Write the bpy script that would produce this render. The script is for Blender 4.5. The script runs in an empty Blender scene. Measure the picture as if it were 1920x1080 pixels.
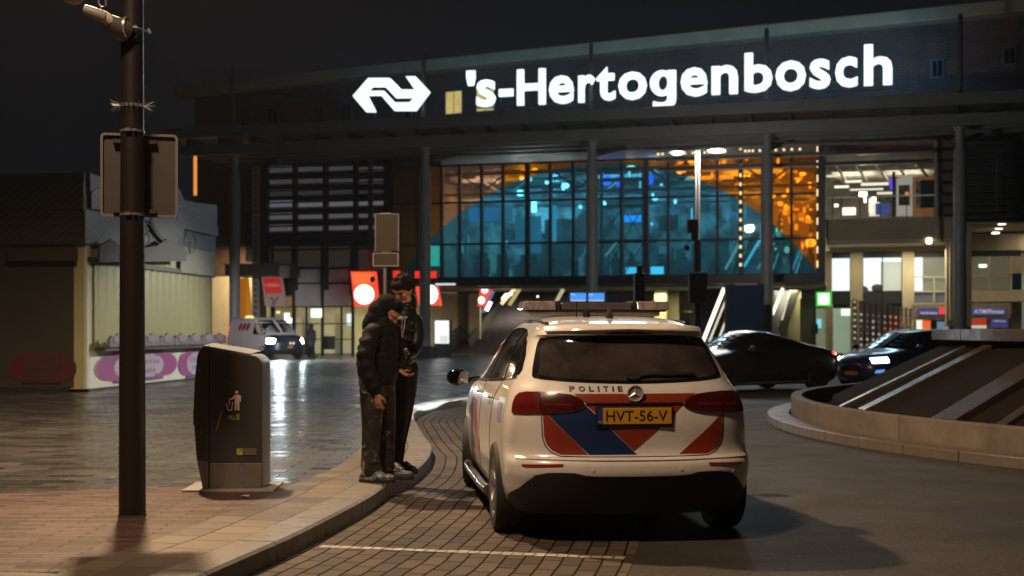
import bpy, bmesh, math, random
import numpy as np
from mathutils import Vector, Matrix
random.seed(7)
R_ = math.radians
PI = math.pi
# ------------------------------------------------------------------ camera, sky, lights
scn = bpy.context.scene
COL = scn.collection
F_, CZ, HY = 2400.0, 1.45, 618.0
cam_d = bpy.data.cameras.new('camera')
cam = bpy.data.objects.new('camera', cam_d)
COL.objects.link(cam)
cam.location = (0, 0, CZ)
cam.rotation_euler = (R_(90), 0, 0)
cam_d.sensor_width = 36
cam_d.lens = 36 * F_ / 1920
cam_d.shift_y = (HY - 540) / 1920
cam_d.clip_end = 900
cam_d.dof.use_dof = True
cam_d.dof.focus_distance = 10.0
cam_d.dof.aperture_fstop = 2.2
scn.camera = cam

world = bpy.data.worlds.new('World')
scn.world = world
world.use_nodes = True
wn = world.node_tree
bg = wn.nodes['Background']
tc = wn.nodes.new('ShaderNodeTexCoord')
sep = wn.nodes.new('ShaderNodeSeparateXYZ')
rmp = wn.nodes.new('ShaderNodeValToRGB')
wn.links.new(tc.outputs['Generated'], sep.inputs[0])
wn.links.new(sep.outputs['Z'], rmp.inputs[0])
rmp.color_ramp.elements[0].position = 0.0
rmp.color_ramp.elements[0].color = (0.0045, 0.0055, 0.0075, 1)
rmp.color_ramp.elements[1].position = 0.45
rmp.color_ramp.elements[1].color = (0.0035, 0.0036, 0.0045, 1)
wn.links.new(rmp.outputs[0], bg.inputs[0])
bg.inputs[1].default_value = 1.0

def lamp(name, kind, loc, energy, color, target=None, size=0.3, spot=None, blend=0.5, parent=None, shape=None, size_y=None):
    d = bpy.data.lights.new(name, kind)
    d.energy = energy
    d.color = color
    if kind == 'AREA':
        d.size = size
        if size_y:
            d.shape = 'RECTANGLE'
            d.size_y = size_y
    else:
        d.shadow_soft_size = size
    if kind == 'SPOT':
        d.spot_size = spot or R_(120)
        d.spot_blend = blend
    o = bpy.data.objects.new(name, d)
    COL.objects.link(o)
    o.location = loc
    if target is not None:
        v = Vector(target) - Vector(loc)
        o.rotation_euler = v.to_track_quat('-Z', 'Y').to_euler()
    if parent is not None:
        o.parent = parent
    return o

scn.view_settings.view_transform = 'Standard'
scn.view_settings.look = 'None'
scn.view_settings.exposure = 0.0
scn.view_settings.gamma = 1.0
scn.cycles.use_denoising = True
scn.cycles.max_bounces = 6
scn.cycles.volume_bounces = 0
scn.cycles.transparent_max_bounces = 12
scn.cycles.sample_clamp_indirect = 4.0

# ------------------------------------------------------------------ materials
MATS = {}
def M(name, col=(.5, .5, .5), rough=.6, metal=0., col2=None, ns=8., nf=.5, bump=0., bs=40., emit=None, es=1., rv=0., coat=0., spec=.5, alpha=None, trans=0., sample=True, stretch=None):
    if name in MATS:
        return MATS[name]
    m = bpy.data.materials.new(name)
    m.use_nodes = True
    nt = m.node_tree
    b = nt.nodes['Principled BSDF']
    b.inputs['Base Color'].default_value = (*col, 1)
    b.inputs['Roughness'].default_value = rough
    b.inputs['Metallic'].default_value = metal
    b.inputs['Specular IOR Level'].default_value = spec
    if coat:
        b.inputs['Coat Weight'].default_value = coat
        b.inputs['Coat Roughness'].default_value = .06
    if trans:
        b.inputs['Transmission Weight'].default_value = trans
    if emit:
        b.inputs['Emission Color'].default_value = (*emit, 1)
        b.inputs['Emission Strength'].default_value = es
        if not sample:
            m.cycles.emission_sampling = 'NONE'
    if alpha is not None:
        b.inputs['Alpha'].default_value = alpha
    t = nt.nodes.new('ShaderNodeTexCoord')
    src = t.outputs['Object']
    if stretch:
        mp = nt.nodes.new('ShaderNodeMapping')
        mp.inputs['Scale'].default_value = stretch
        nt.links.new(src, mp.inputs[0])
        src = mp.outputs[0]
    if col2 is None and not emit:
        col2 = tuple(c * .72 for c in col)
    if col2 is not None or rv:
        n = nt.nodes.new('ShaderNodeTexNoise')
        n.inputs['Scale'].default_value = ns
        n.inputs['Detail'].default_value = 5
        n.inputs['Roughness'].default_value = .65
        nt.links.new(src, n.inputs['Vector'])
        mr = nt.nodes.new('ShaderNodeMapRange')
        mr.inputs['From Min'].default_value = .5 - nf * .5
        mr.inputs['From Max'].default_value = .5 + nf * .5
        nt.links.new(n.outputs['Fac'], mr.inputs['Value'])
        if col2 is not None:
            mx = nt.nodes.new('ShaderNodeMix')
            mx.data_type = 'RGBA'
            mx.inputs['A'].default_value = (*col, 1)
            mx.inputs['B'].default_value = (*col2, 1)
            nt.links.new(mr.outputs[0], mx.inputs['Factor'])
            nt.links.new(mx.outputs['Result'], b.inputs['Base Color'])
        if rv:
            r2 = nt.nodes.new('ShaderNodeMapRange')
            r2.inputs['To Min'].default_value = max(0.02, rough - rv)
            r2.inputs['To Max'].default_value = min(1, rough + rv)
            nt.links.new(mr.outputs[0], r2.inputs['Value'])
            nt.links.new(r2.outputs[0], b.inputs['Roughness'])
    if bump:
        n2 = nt.nodes.new('ShaderNodeTexNoise')
        n2.inputs['Scale'].default_value = bs
        n2.inputs['Detail'].default_value = 4
        nt.links.new(src, n2.inputs['Vector'])
        bp = nt.nodes.new('ShaderNodeBump')
        bp.inputs['Strength'].default_value = bump
        bp.inputs['Distance'].default_value = .01
        nt.links.new(n2.outputs['Fac'], bp.inputs['Height'])
        nt.links.new(bp.outputs[0], b.inputs['Normal'])
    MATS[name] = m
    return m

def brickmat(name, c1, c2, cm, width, height, mortar=.006, rough=.5, rv=.15, offset=.5, uv=False, rot=0., bump=.5, wet=None, spec=.5, bumpn=.15, ndirt=.6, axes=None):
    m = bpy.data.materials.new(name)
    m.use_nodes = True
    nt = m.node_tree
    b = nt.nodes['Principled BSDF']
    b.inputs['Specular IOR Level'].default_value = spec
    t = nt.nodes.new('ShaderNodeTexCoord')
    mp = nt.nodes.new('ShaderNodeMapping')
    mp.inputs['Rotation'].default_value = (axes or (0, 0, rot))
    nt.links.new(t.outputs['UV' if uv else 'Object'], mp.inputs[0])
    # slight warp so that courses are not ruler-straight
    nz = nt.nodes.new('ShaderNodeTexNoise')
    nz.inputs['Scale'].default_value = .9
    nt.links.new(mp.outputs[0], nz.inputs['Vector'])
    vm = nt.nodes.new('ShaderNodeVectorMath')
    vm.operation = 'SCALE'
    vm.inputs['Scale'].default_value = .06
    nt.links.new(nz.outputs['Color'], vm.inputs[0])
    va = nt.nodes.new('ShaderNodeVectorMath')
    va.operation = 'ADD'
    nt.links.new(mp.outputs[0], va.inputs[0])
    nt.links.new(vm.outputs[0], va.inputs[1])
    k = nt.nodes.new('ShaderNodeTexBrick')
    k.offset = offset
    k.inputs['Scale'].default_value = 1
    k.inputs['Brick Width'].default_value = width
    k.inputs['Row Height'].default_value = height
    k.inputs['Mortar Size'].default_value = mortar
    k.inputs['Mortar Smooth'].default_value = .3
    k.inputs['Color1'].default_value = (0, 0, 0, 1)
    k.inputs['Color2'].default_value = (1, 1, 1, 1)
    k.inputs['Mortar'].default_value = (.5, .5, .5, 1)
    nt.links.new(va.outputs[0], k.inputs['Vector'])
    mx = nt.nodes.new('ShaderNodeMix')
    mx.data_type = 'RGBA'
    mx.inputs['A'].default_value = (*c1, 1)
    mx.inputs['B'].default_value = (*c2, 1)
    nt.links.new(k.outputs['Color'], mx.inputs['Factor'])
    n = nt.nodes.new('ShaderNodeTexNoise')
    n.inputs['Scale'].default_value = .55
    n.inputs['Detail'].default_value = 6
    nt.links.new(t.outputs['Object'], n.inputs['Vector'])
    mu = nt.nodes.new('ShaderNodeMix')
    mu.data_type = 'RGBA'
    mu.blend_type = 'MULTIPLY'
    mr = nt.nodes.new('ShaderNodeMapRange')
    mr.inputs['From Min'].default_value = .35
    mr.inputs['From Max'].default_value = .65
    mr.inputs['To Min'].default_value = 1
    mr.inputs['To Max'].default_value = ndirt
    nt.links.new(n.outputs['Fac'], mr.inputs['Value'])
    mu.inputs['Factor'].default_value = 1
    nt.links.new(mx.outputs['Result'], mu.inputs['A'])
    nt.links.new(mr.outputs[0], mu.inputs['B'])
    mo = nt.nodes.new('ShaderNodeMix')
    mo.data_type = 'RGBA'
    mo.inputs['B'].default_value = (*cm, 1)
    nt.links.new(k.outputs['Fac'], mo.inputs['Factor'])
    nt.links.new(mu.outputs['Result'], mo.inputs['A'])
    nt.links.new(mo.outputs['Result'], b.inputs['Base Color'])
    # roughness: per stone + puddle-like noise
    n3 = nt.nodes.new('ShaderNodeTexNoise')
    n3.inputs['Scale'].default_value = 1.3
    n3.inputs['Detail'].default_value = 4
    nt.links.new(t.outputs['Object'], n3.inputs['Vector'])
    av = nt.nodes.new('ShaderNodeMath')
    av.operation = 'ADD'
    nt.links.new(n3.outputs['Fac'], av.inputs[0])
    sc_ = nt.nodes.new('ShaderNodeMath')
    sc_.operation = 'MULTIPLY'
    sc_.inputs[1].default_value = .35
    nt.links.new(k.outputs['Color'], sc_.inputs[0])
    nt.links.new(sc_.outputs[0], av.inputs[1])
    r2 = nt.nodes.new('ShaderNodeMapRange')
    r2.inputs['From Min'].default_value = .35
    r2.inputs['From Max'].default_value = .95
    r2.inputs['To Min'].default_value = max(.03, rough - rv)
    r2.inputs['To Max'].default_value = rough + rv
    nt.links.new(av.outputs[0], r2.inputs['Value'])
    ra = nt.nodes.new('ShaderNodeMath')
    ra.operation = 'MULTIPLY_ADD'
    ra.use_clamp = True
    ra.inputs[1].default_value = .6
    nt.links.new(k.outputs['Fac'], ra.inputs[0])
    nt.links.new(r2.outputs[0], ra.inputs[2])
    nt.links.new(ra.outputs[0], b.inputs['Roughness'])
    n2 = nt.nodes.new('ShaderNodeTexNoise')
    n2.inputs['Scale'].default_value = 60
    nt.links.new(t.outputs['Object'], n2.inputs['Vector'])
    ha = nt.nodes.new('ShaderNodeMath')
    ha.operation = 'MULTIPLY_ADD'
    ha.inputs[1].default_value = -1.0
    nt.links.new(k.outputs['Fac'], ha.inputs[0])
    hm = nt.nodes.new('ShaderNodeMath')
    hm.operation = 'MULTIPLY'
    hm.inputs[1].default_value = bumpn
    nt.links.new(n2.outputs['Fac'], hm.inputs[0])
    hk = nt.nodes.new('ShaderNodeMath')
    hk.operation = 'MULTIPLY_ADD'
    hk.inputs[1].default_value = .25
    nt.links.new(k.outputs['Color'], hk.inputs[0])
    nt.links.new(hm.outputs[0], hk.inputs[2])
    nt.links.new(hk.outputs[0], ha.inputs[2])
    bp = nt.nodes.new('ShaderNodeBump')
    bp.inputs['Strength'].default_value = bump
    bp.inputs['Distance'].default_value = .006
    nt.links.new(ha.outputs[0], bp.inputs['Height'])
    nt.links.new(bp.outputs[0], b.inputs['Normal'])
    MATS[name] = m
    return m

def E(name, col, s, sample=False):
    return M(name, (.02, .02, .02), .5, emit=col, es=s, sample=sample)

# ------------------------------------------------------------------ mesh helpers
class MB:
    def __init__(s):
        s.v = []; s.f = []; s.m = []
    def add(s, vs, fs, mi=0):
        o = len(s.v)
        s.v += [tuple(p) for p in vs]
        s.f += [tuple(i + o for i in f) for f in fs]
        s.m += [mi] * len(fs)
        return s
    def box(s, x0, x1, y0, y1, z0, z1, mi=0):
        return s.add([(x0,y0,z0),(x1,y0,z0),(x1,y1,z0),(x0,y1,z0),(x0,y0,z1),(x1,y0,z1),(x1,y1,z1),(x0,y1,z1)],
              [(0,3,2,1),(4,5,6,7),(0,1,5,4),(1,2,6,5),(2,3,7,6),(3,0,4,7)], mi)
    def beam(s, a, b, w, h, mi=0):
        a = Vector(a); b = Vector(b); d = (b - a).normalized()
        up = Vector((0,0,1)) if abs(d.z) < .95 else Vector((0,1,0))
        r = d.cross(up).normalized(); u = r.cross(d)
        vs = []
        for p in (a, b):
            for sx, sy in ((-1,-1),(1,-1),(1,1),(-1,1)):
                vs.append(p + r * sx * w / 2 + u * sy * h / 2)
        return s.add(vs, [(0,3,2,1),(4,5,6,7),(0,1,5,4),(1,2,6,5),(2,3,7,6),(3,0,4,7)], mi)
    def tube(s, pts, r, n=10, mi=0):
        pts = [Vector(p) for p in pts]
        rs = r if isinstance(r, (list, tuple)) else [r] * len(pts)
        vs = []; ref = None
        for i, p in enumerate(pts):
            d = (pts[min(i+1, len(pts)-1)] - pts[max(i-1, 0)]).normalized()
            if ref is None:
                ref = Vector((0,0,1)) if abs(d.z) < .9 else Vector((1,0,0))
            a = d.cross(ref).normalized(); b = d.cross(a).normalized()
            ref = -b if False else ref
            for k in range(n):
                t = 2 * PI * k / n
                vs.append(p + (a * math.cos(t) + b * math.sin(t)) * rs[i])
        fs = []
        for i in range(len(pts) - 1):
            for k in range(n):
                fs.append((i*n+k, (i*n+(k+1) % n), (i+1)*n+(k+1) % n, (i+1)*n+k))
        fs.append(tuple(range(n-1, -1, -1))); fs.append(tuple((len(pts)-1)*n+k for k in range(n)))
        return s.add(vs, fs, mi)
    def prism(s, poly, vec, mi=0):
        n = len(poly); vec = Vector(vec)
        vs = [Vector(p) for p in poly] + [Vector(p) + vec for p in poly]
        fs = [tuple(range(n-1, -1, -1)), tuple(range(n, 2*n))]
        for i in range(n):
            j = (i + 1) % n
            fs.append((i, j, n + j, n + i))
        return s.add(vs, fs, mi)
    def lathe(s, prof, n=32, axis='z', c=(0,0,0), mi=0):
        vs = []
        for r, h in prof:
            for k in range(n):
                t = 2 * PI * k / n
                p = (r*math.cos(t), r*math.sin(t), h)
                if axis == 'x': p = (h, r*math.cos(t), r*math.sin(t))
                if axis == 'y': p = (r*math.sin(t), h, r*math.cos(t))
                vs.append((p[0]+c[0], p[1]+c[1], p[2]+c[2]))
        fs = []
        for i in range(len(prof)-1):
            for k in range(n):
                fs.append((i*n+k, i*n+(k+1) % n, (i+1)*n+(k+1) % n, (i+1)*n+k))
        return s.add(vs, fs, mi)
    def ball(s, c, r, nu=14, nv=9, mi=0):
        r = r if isinstance(r, (tuple, list)) else (r, r, r)
        vs = [(c[0], c[1], c[2]-r[2])]
        for i in range(1, nv):
            ph = -PI/2 + PI*i/nv
            for k in range(nu):
                t = 2*PI*k/nu
                vs.append((c[0]+r[0]*math.cos(ph)*math.cos(t), c[1]+r[1]*math.cos(ph)*math.sin(t), c[2]+r[2]*math.sin(ph)))
        vs.append((c[0], c[1], c[2]+r[2]))
        fs = [(0, 1+(k+1) % nu, 1+k) for k in range(nu)]
        for i in range(nv-2):
            for k in range(nu):
                fs.append((1+i*nu+k, 1+i*nu+(k+1) % nu, 1+(i+1)*nu+(k+1) % nu, 1+(i+1)*nu+k))
        L = len(vs)-1; b0 = 1+(nv-2)*nu
        fs += [(L, b0+k, b0+(k+1) % nu) for k in range(nu)]
        return s.add(vs, fs, mi)
    def build(s, name, mat, parent=None, smooth=False, bevel=0, loc=None, fix=True):
        me = bpy.data.meshes.new(name)
        me.from_pydata(s.v, [], s.f)
        mats = mat if isinstance(mat, (list, tuple)) else [mat]
        for m in mats: me.materials.append(m)
        if len(mats) > 1:
            me.polygons.foreach_set('material_index', s.m)
        if fix:
            bm = bmesh.new(); bm.from_mesh(me)
            bmesh.ops.recalc_face_normals(bm, faces=bm.faces)
            bm.to_mesh(me); bm.free()
        if smooth:
            me.polygons.foreach_set('use_smooth', [True]*len(me.polygons))
        me.update()
        o = bpy.data.objects.new(name, me)
        COL.objects.link(o)
        if parent is not None: o.parent = parent
        if loc: o.location = loc
        if smooth == 'auto':
            try:
                me.set_sharp_from_angle(angle=R_(38))
            except Exception: pass
        if bevel:
            md = o.modifiers.new('bevel', 'BEVEL'); md.width = bevel; md.segments = 2; md.limit_method = 'ANGLE'; md.angle_limit = R_(35)
        return o

def tag(o, label=None, cat=None, group=None, kind=None):
    if label: o['label'] = label
    if cat: o['category'] = cat
    if group: o['group'] = group
    if kind: o['kind'] = kind
    return o
def thing(name, label, cat, loc=(0,0,0), rz=0., group=None):
    o = bpy.data.objects.new(name, None)
    o.empty_display_size = .2
    COL.objects.link(o); o.location = loc; o.rotation_euler = (0,0,rz)
    return tag(o, label, cat, group)
def kids(o): return [c for c in bpy.data.objects if c.parent == o]
def copy_tree(o, parent=None):
    c = o.copy(); COL.objects.link(c)
    if parent is not None: c.parent = parent
    for ch in kids(o): copy_tree(ch, c)
    return c

def text_geo(txt, bold=0., res=3):
    """flat outline mesh of text in the x-z plane, size 1, returns verts(2D), faces"""
    cu = bpy.data.curves.new('tmp', 'FONT'); cu.body = txt; cu.size = 1; cu.offset = bold; cu.resolution_u = res
    ob = bpy.data.objects.new('tmp', cu); COL.objects.link(ob)
    bpy.context.view_layer.update()
    me = bpy.data.meshes.new_from_object(ob.evaluated_get(bpy.context.evaluated_depsgraph_get()))
    vs = [(v.co.x, v.co.y) for v in me.vertices]; fs = [tuple(p.vertices) for p in me.polygons]
    bpy.data.objects.remove(ob); bpy.data.curves.remove(cu); bpy.data.meshes.remove(me)
    return vs, fs
def add_text(mb, txt, fn, box, bold=0., mi=0, thick=None):
    """fit text into box (x0,x1,z0,z1); fn maps (x,z)->3D point. thick: vector to extrude"""
    vs, fs = text_geo(txt, bold)
    xs = [p[0] for p in vs]; ys = [p[1] for p in vs]
    x0, x1, z0, z1 = box
    ax, bx = min(xs), max(xs); ay, by = min(ys), max(ys)
    P = [Vector(fn(x0+(x-ax)/(bx-ax)*(x1-x0), z0+(y-ay)/(by-ay)*(z1-z0))) for x, y in vs]
    if thick is None:
        mb.add(P, fs, mi)
    else:
        t = Vector(thick); n = len(P)
        cnt = {}
        for f in fs:
            for i in range(len(f)):
                e = (f[i], f[(i+1) % len(f)]); cnt[tuple(sorted(e))] = cnt.get(tuple(sorted(e)), 0) + 1
        F = [f for f in fs] + [tuple(i+n for i in reversed(f)) for f in fs]
        for f in fs:
            for i in range(len(f)):
                a, b = f[i], f[(i+1) % len(f)]
                if cnt[tuple(sorted((a, b)))] == 1: F.append((b, a, a+n, b+n))
        mb.add(P + [p + t for p in P], F, mi)

def W(px, py, d):
    return Vector(((px-960)*d/F_, d, CZ-(py-HY)*d/F_))
def G(px, py, z=0.):
    d = (CZ-z)*F_/(py-HY)
    return Vector(((px-960)*d/F_, d, z))
def bake_remesh(ob, voxel, smooth_it=0):
    md = ob.modifiers.new('r', 'REMESH'); md.mode = 'VOXEL'; md.voxel_size = voxel; md.use_smooth_shade = True
    if smooth_it:
        ms = ob.modifiers.new('s', 'SMOOTH'); ms.factor = .5; ms.iterations = smooth_it
    bpy.context.view_layer.update()
    me = bpy.data.meshes.new_from_object(ob.evaluated_get(bpy.context.evaluated_depsgraph_get()))
    me.name = ob.data.name
    ob.modifiers.clear(); ob.data = me
    me.polygons.foreach_set('use_smooth', [True]*len(me.polygons))
# ------------------------------------------------------------------ ground
PZ = .12
def catmull(P, step=.12):
    out = []
    for i in range(len(P)-1):
        p0 = P[max(i-1,0)]; p1 = P[i]; p2 = P[i+1]; p3 = P[min(i+2,len(P)-1)]
        L = math.dist(p1, p2); n = max(1, int(L/step))
        for k in range(n):
            t = k/n
            out.append(tuple(.5*((2*b)+(-a+c)*t+(2*a-5*b+4*c-d)*t*t+(-a+3*b-3*c+d)*t**3) for a,b,c,d in zip(p0,p1,p2,p3)))
    out.append(P[-1]); return out
KP = [(-2.6,-6),(-2.3,0),(-1.98,4.5),(-1.8,6.0),(-1.65,6.98),(-1.51,7.69),(-1.376,8.4),(-1.15,10.0),(-1.065,10.97),(-.93,11.95),(-.87,13.2),(-.92,14.6),(-1.10,16.0),(-1.31,17.8),(-1.49,19.4),(-1.56,20.8),(-1.46,22.2),(-1.20,23.5),(-.85,24.6),(-.32,25.5),(.6,26.4),(1.8,27.8),(2.7,30.5),(3.0,35),(3.2,42),(4.0,49),(7.5,52),(14,51.5),(60,40)]
KS = catmull(KP)
def offs(P, d):
    out = []
    for i in range(len(P)):
        a = P[max(i-1,0)]; b = P[min(i+1,len(P)-1)]
        tx, ty = b[0]-a[0], b[1]-a[1]; L = math.hypot(tx, ty) or 1
        out.append((P[i][0]-ty/L*d, P[i][1]+tx/L*d))
    return out
def sheet(name, poly, z, mat, kind='structure', thick=None, cut=None):
    bm = bmesh.new()
    f = bm.faces.new([bm.verts.new((x, y, z)) for x, y in poly])
    if thick:
        r = bmesh.ops.extrude_face_region(bm, geom=[f])
        for v in [g for g in r['geom'] if isinstance(g, bmesh.types.BMVert)]: v.co.z -= thick
    bmesh.ops.triangulate(bm, faces=bm.faces)
    bmesh.ops.recalc_face_normals(bm, faces=bm.faces)
    me = bpy.data.meshes.new(name); bm.to_mesh(me); bm.free()
    if not thick and me.polygons and me.polygons[0].normal.z < 0: me.flip_normals()
    me.materials.append(mat)
    o = bpy.data.objects.new(name, me); COL.objects.link(o)
    if kind: o['kind'] = kind
    return o

asphalt = M('asphalt', (.052,.043,.036), .72, col2=(.031,.027,.023), ns=1.2, nf=.5, bump=.35, bs=220, rv=.1, spec=.3)
def asphalt_detail(m):
    nt = m.node_tree; b = nt.nodes['Principled BSDF']; t = nt.nodes.new('ShaderNodeTexCoord')
    base = b.inputs['Base Color'].links[0].from_socket
    def layer(base, kind, scale, lo, hi, col, amt, **kw):
        n = nt.nodes.new(kind)
        n.inputs['Scale'].default_value = scale
        if kind == 'ShaderNodeTexVoronoi': n.feature = kw.get('feature', 'F1')
        else: n.inputs['Detail'].default_value = 6
        src = t.outputs['Object']
        if kw.get('warp'):
            w = nt.nodes.new('ShaderNodeTexNoise'); w.inputs['Scale'].default_value = 1.4; w.inputs['Detail'].default_value = 5; nt.links.new(src, w.inputs['Vector'])
            a = nt.nodes.new('ShaderNodeMix'); a.data_type = 'VECTOR'; a.inputs['Factor'].default_value = .22; nt.links.new(src, a.inputs['A']); nt.links.new(w.outputs['Color'], a.inputs['B']); src = a.outputs['Result']
        nt.links.new(src, n.inputs['Vector'])
        r = nt.nodes.new('ShaderNodeMapRange'); r.inputs['From Min'].default_value = lo; r.inputs['From Max'].default_value = hi; r.inputs['To Max'].default_value = amt
        nt.links.new(n.outputs['Distance' if kind == 'ShaderNodeTexVoronoi' else 'Fac'], r.inputs['Value'])
        x = nt.nodes.new('ShaderNodeMix'); x.data_type = 'RGBA'; x.inputs['B'].default_value = (*col, 1); nt.links.new(r.outputs[0], x.inputs['Factor']); nt.links.new(base, x.inputs['A'])
        return x.outputs['Result']
    s = layer(base, 'ShaderNodeTexVoronoi', 70, .38, .05, (.20,.165,.135), .75)
    s = layer(s, 'ShaderNodeTexNoise', .35, .52, .66, (.022,.018,.015), .6)
    s = layer(s, 'ShaderNodeTexNoise', 7, .66, .72, (.016,.013,.012), .7)
    nt.links.new(s, b.inputs['Base Color'])
asphalt_detail(asphalt)
MB().add([(-400,-60,0),(400,-60,0),(400,500,0),(-400,500,0)], [(0,1,2,3)]).build('road', asphalt)['kind'] = 'structure'

paver = brickmat('wet_paving', (.048,.046,.042), (.092,.086,.076), (.012,.012,.012), .42, .21, mortar=.011, rough=.30, rv=.17, bump=.55, ndirt=.55, spec=.6)
back = offs(KS, .06)
pl = back + [(60,120),(-90,120),(-90,-6)]
sheet('plaza', pl, PZ, paver, thick=.11)
# curved paving beyond the kiosk keeps the same sheet; red brick patch and slab band near the kerb
redbrick = brickmat('red_brick_paving', (.068,.034,.022), (.112,.054,.033), (.035,.03,.026), .42, .085, mortar=.006, rough=.5, rv=.12, bump=.45, ndirt=.65)
slabm = brickmat('beige_slabs', (.098,.078,.054), (.165,.12,.074), (.04,.035,.03), .30, .30, mortar=.007, rough=.5, rv=.12, bump=.4, uv=True, offset=.5, ndirt=.65)
near = [p for p in KS if 3 < p[1] < 13.6 and p[0] > -2.5 and p[0] < 0]
nr = [p for p in near if p[1] < 11.6]
e1 = offs(nr, .78)
red = [p for p in e1 if p[1] > 6.9 and p[1] < 11.0]
redpoly = [(-3.2,6.95)] + [(p[0], p[1]) for p in red] + [(-1.95,11.05),(-3.0,10.75),(-4.2,10.35),(-6.5,9.6),(-9,8.9),(-9,6.6)]
sheet('brick_paving', redpoly, PZ+.004, redbrick)
def strip_uv(name, path, d0, d1, z, mat, nseg=4, v0=0, swap=False):
    A = [offs(path, d0+(d1-d0)*k/nseg) for k in range(nseg+1)]
    vs = []; uvs = []; L = 0
    for i in range(len(path)):
        if i: L += math.dist(path[i], path[i-1])
        for k in range(nseg+1):
            vs.append((A[k][i][0], A[k][i][1], z))
            uvs.append((L, d0+(d1-d0)*k/nseg))
    fs = []
    n = nseg+1
    for i in range(len(path)-1):
        for k in range(nseg): fs.append((i*n+k, (i+1)*n+k, (i+1)*n+k+1, i*n+k+1))
    me = bpy.data.meshes.new(name); me.from_pydata(vs, [], fs)
    uv = me.uv_layers.new(name='uv')
    for l in me.loops: uv.data[l.index].uv = uvs[l.vertex_index]
    me.materials.append(mat)
    if me.polygons[0].normal.z < 0: me.flip_normals()
    o = bpy.data.objects.new(name, me); COL.objects.link(o); o['kind'] = 'structure'
    return o
kn = [p for p in KS if -2 < p[1] < 21.3 and p[0] < 0]
strip_uv('slab_band', kn, .24, .80, PZ+.008, slabm)
sheet('slab_paving', [(-12,1.5),(-3.0,1.5),(-2.75,5),(-2.6,6.0),(-2.45,6.95),(-3.2,7.05),(-9,6.75),(-12,6.6)], PZ+.006, brickmat('beige_slabs_flat', (.092,.073,.052), (.145,.11,.072), (.04,.035,.03), .6, .3, mortar=.007, rough=.5, rv=.12, bump=.4, ndirt=.65))
# kerb stones
kerbm = M('kerb_granite', (.175,.148,.12), .48, col2=(.115,.098,.082), ns=9, bump=.25, bs=160, rv=.15)
glarek = M('kerb_headlight_glare', (.80,.80,.78), .35, col2=(.66,.66,.64), ns=7)  # whiter stones: headlight glare on this kerb stretch put into the colour
kb = MB()
KF = catmull(KP, .05)
acc = [0]
for i in range(1, len(KF)): acc.append(acc[-1] + math.dist(KF[i], KF[i-1]))
O1 = offs(KF, .26)
def at_len(P, s):
    i = min(max(int(np.searchsorted(acc, s)), 1), len(P)-1)
    t = (s-acc[i-1])/max(1e-9, acc[i]-acc[i-1])
    return (P[i-1][0]+(P[i][0]-P[i-1][0])*t, P[i-1][1]+(P[i][1]-P[i-1][1])*t)
s = 0
while s < acc[-1]-1.2 and s < 75:
    n = 5; top = PZ+.014
    prof_prev = None; vs = []
    for k in range(n+1):
        q = s+.007+(1.0-.014)*k/n
        a = at_len(KF, q); b = at_len(O1, q)
        dx, dy = b[0]-a[0], b[1]-a[1]
        for f, z in ((0,-.03),(0,top-.018),(.07,top),(1,top),(1,.05)):
            vs.append((a[0]+dx*f, a[1]+dy*f, z))
    fs = []
    for k in range(n):
        for j in range(4): fs.append((k*5+j, (k+1)*5+j, (k+1)*5+j+1, k*5+j+1))
    fs += [(0,1,2,3,4), tuple(n*5+j for j in (4,3,2,1,0))]
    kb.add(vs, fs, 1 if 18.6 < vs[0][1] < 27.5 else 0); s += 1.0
tag(kb.build('kerb', [kerbm, glarek], smooth=False), kind='structure')
# clinker carriageway beside the kerb
clink = brickmat('road_clinkers', (.060,.046,.036), (.115,.086,.064), (.006,.005,.0045), .26, .122, mortar=.008, spec=.2, rough=.62, rv=.14, uv=True, bump=1.0, ndirt=.7, bumpn=.3)
cp = [p for p in KS if -2 < p[1] < 24.9 and p[0] < .3]
strip_uv('clinker_road', cp, 0.0, -2.17, .004, clink, nseg=10)
paintm = M('worn_road_paint', (.62,.56,.5), .6, col2=(.10,.08,.065), ns=14, nf=.55, bump=.2)
a = G(600,1024,.008); b = G(1172,1046,.008)
n_ = Vector((-(b-a).y, (b-a).x, 0)).normalized()*.045
pm = MB()
for k in range(28):
    t0, t1 = k/28+.002, (k+1)/28-.002
    p, q = a.lerp(b, t0), a.lerp(b, t1)
    w_ = n_*(.8+.4*random.random())
    pm.add([p-w_, q-w_, q+w_, p+w_], [(0,1,2,3)])
pm.build('road_line', paintm)['kind'] = 'structure'
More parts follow.
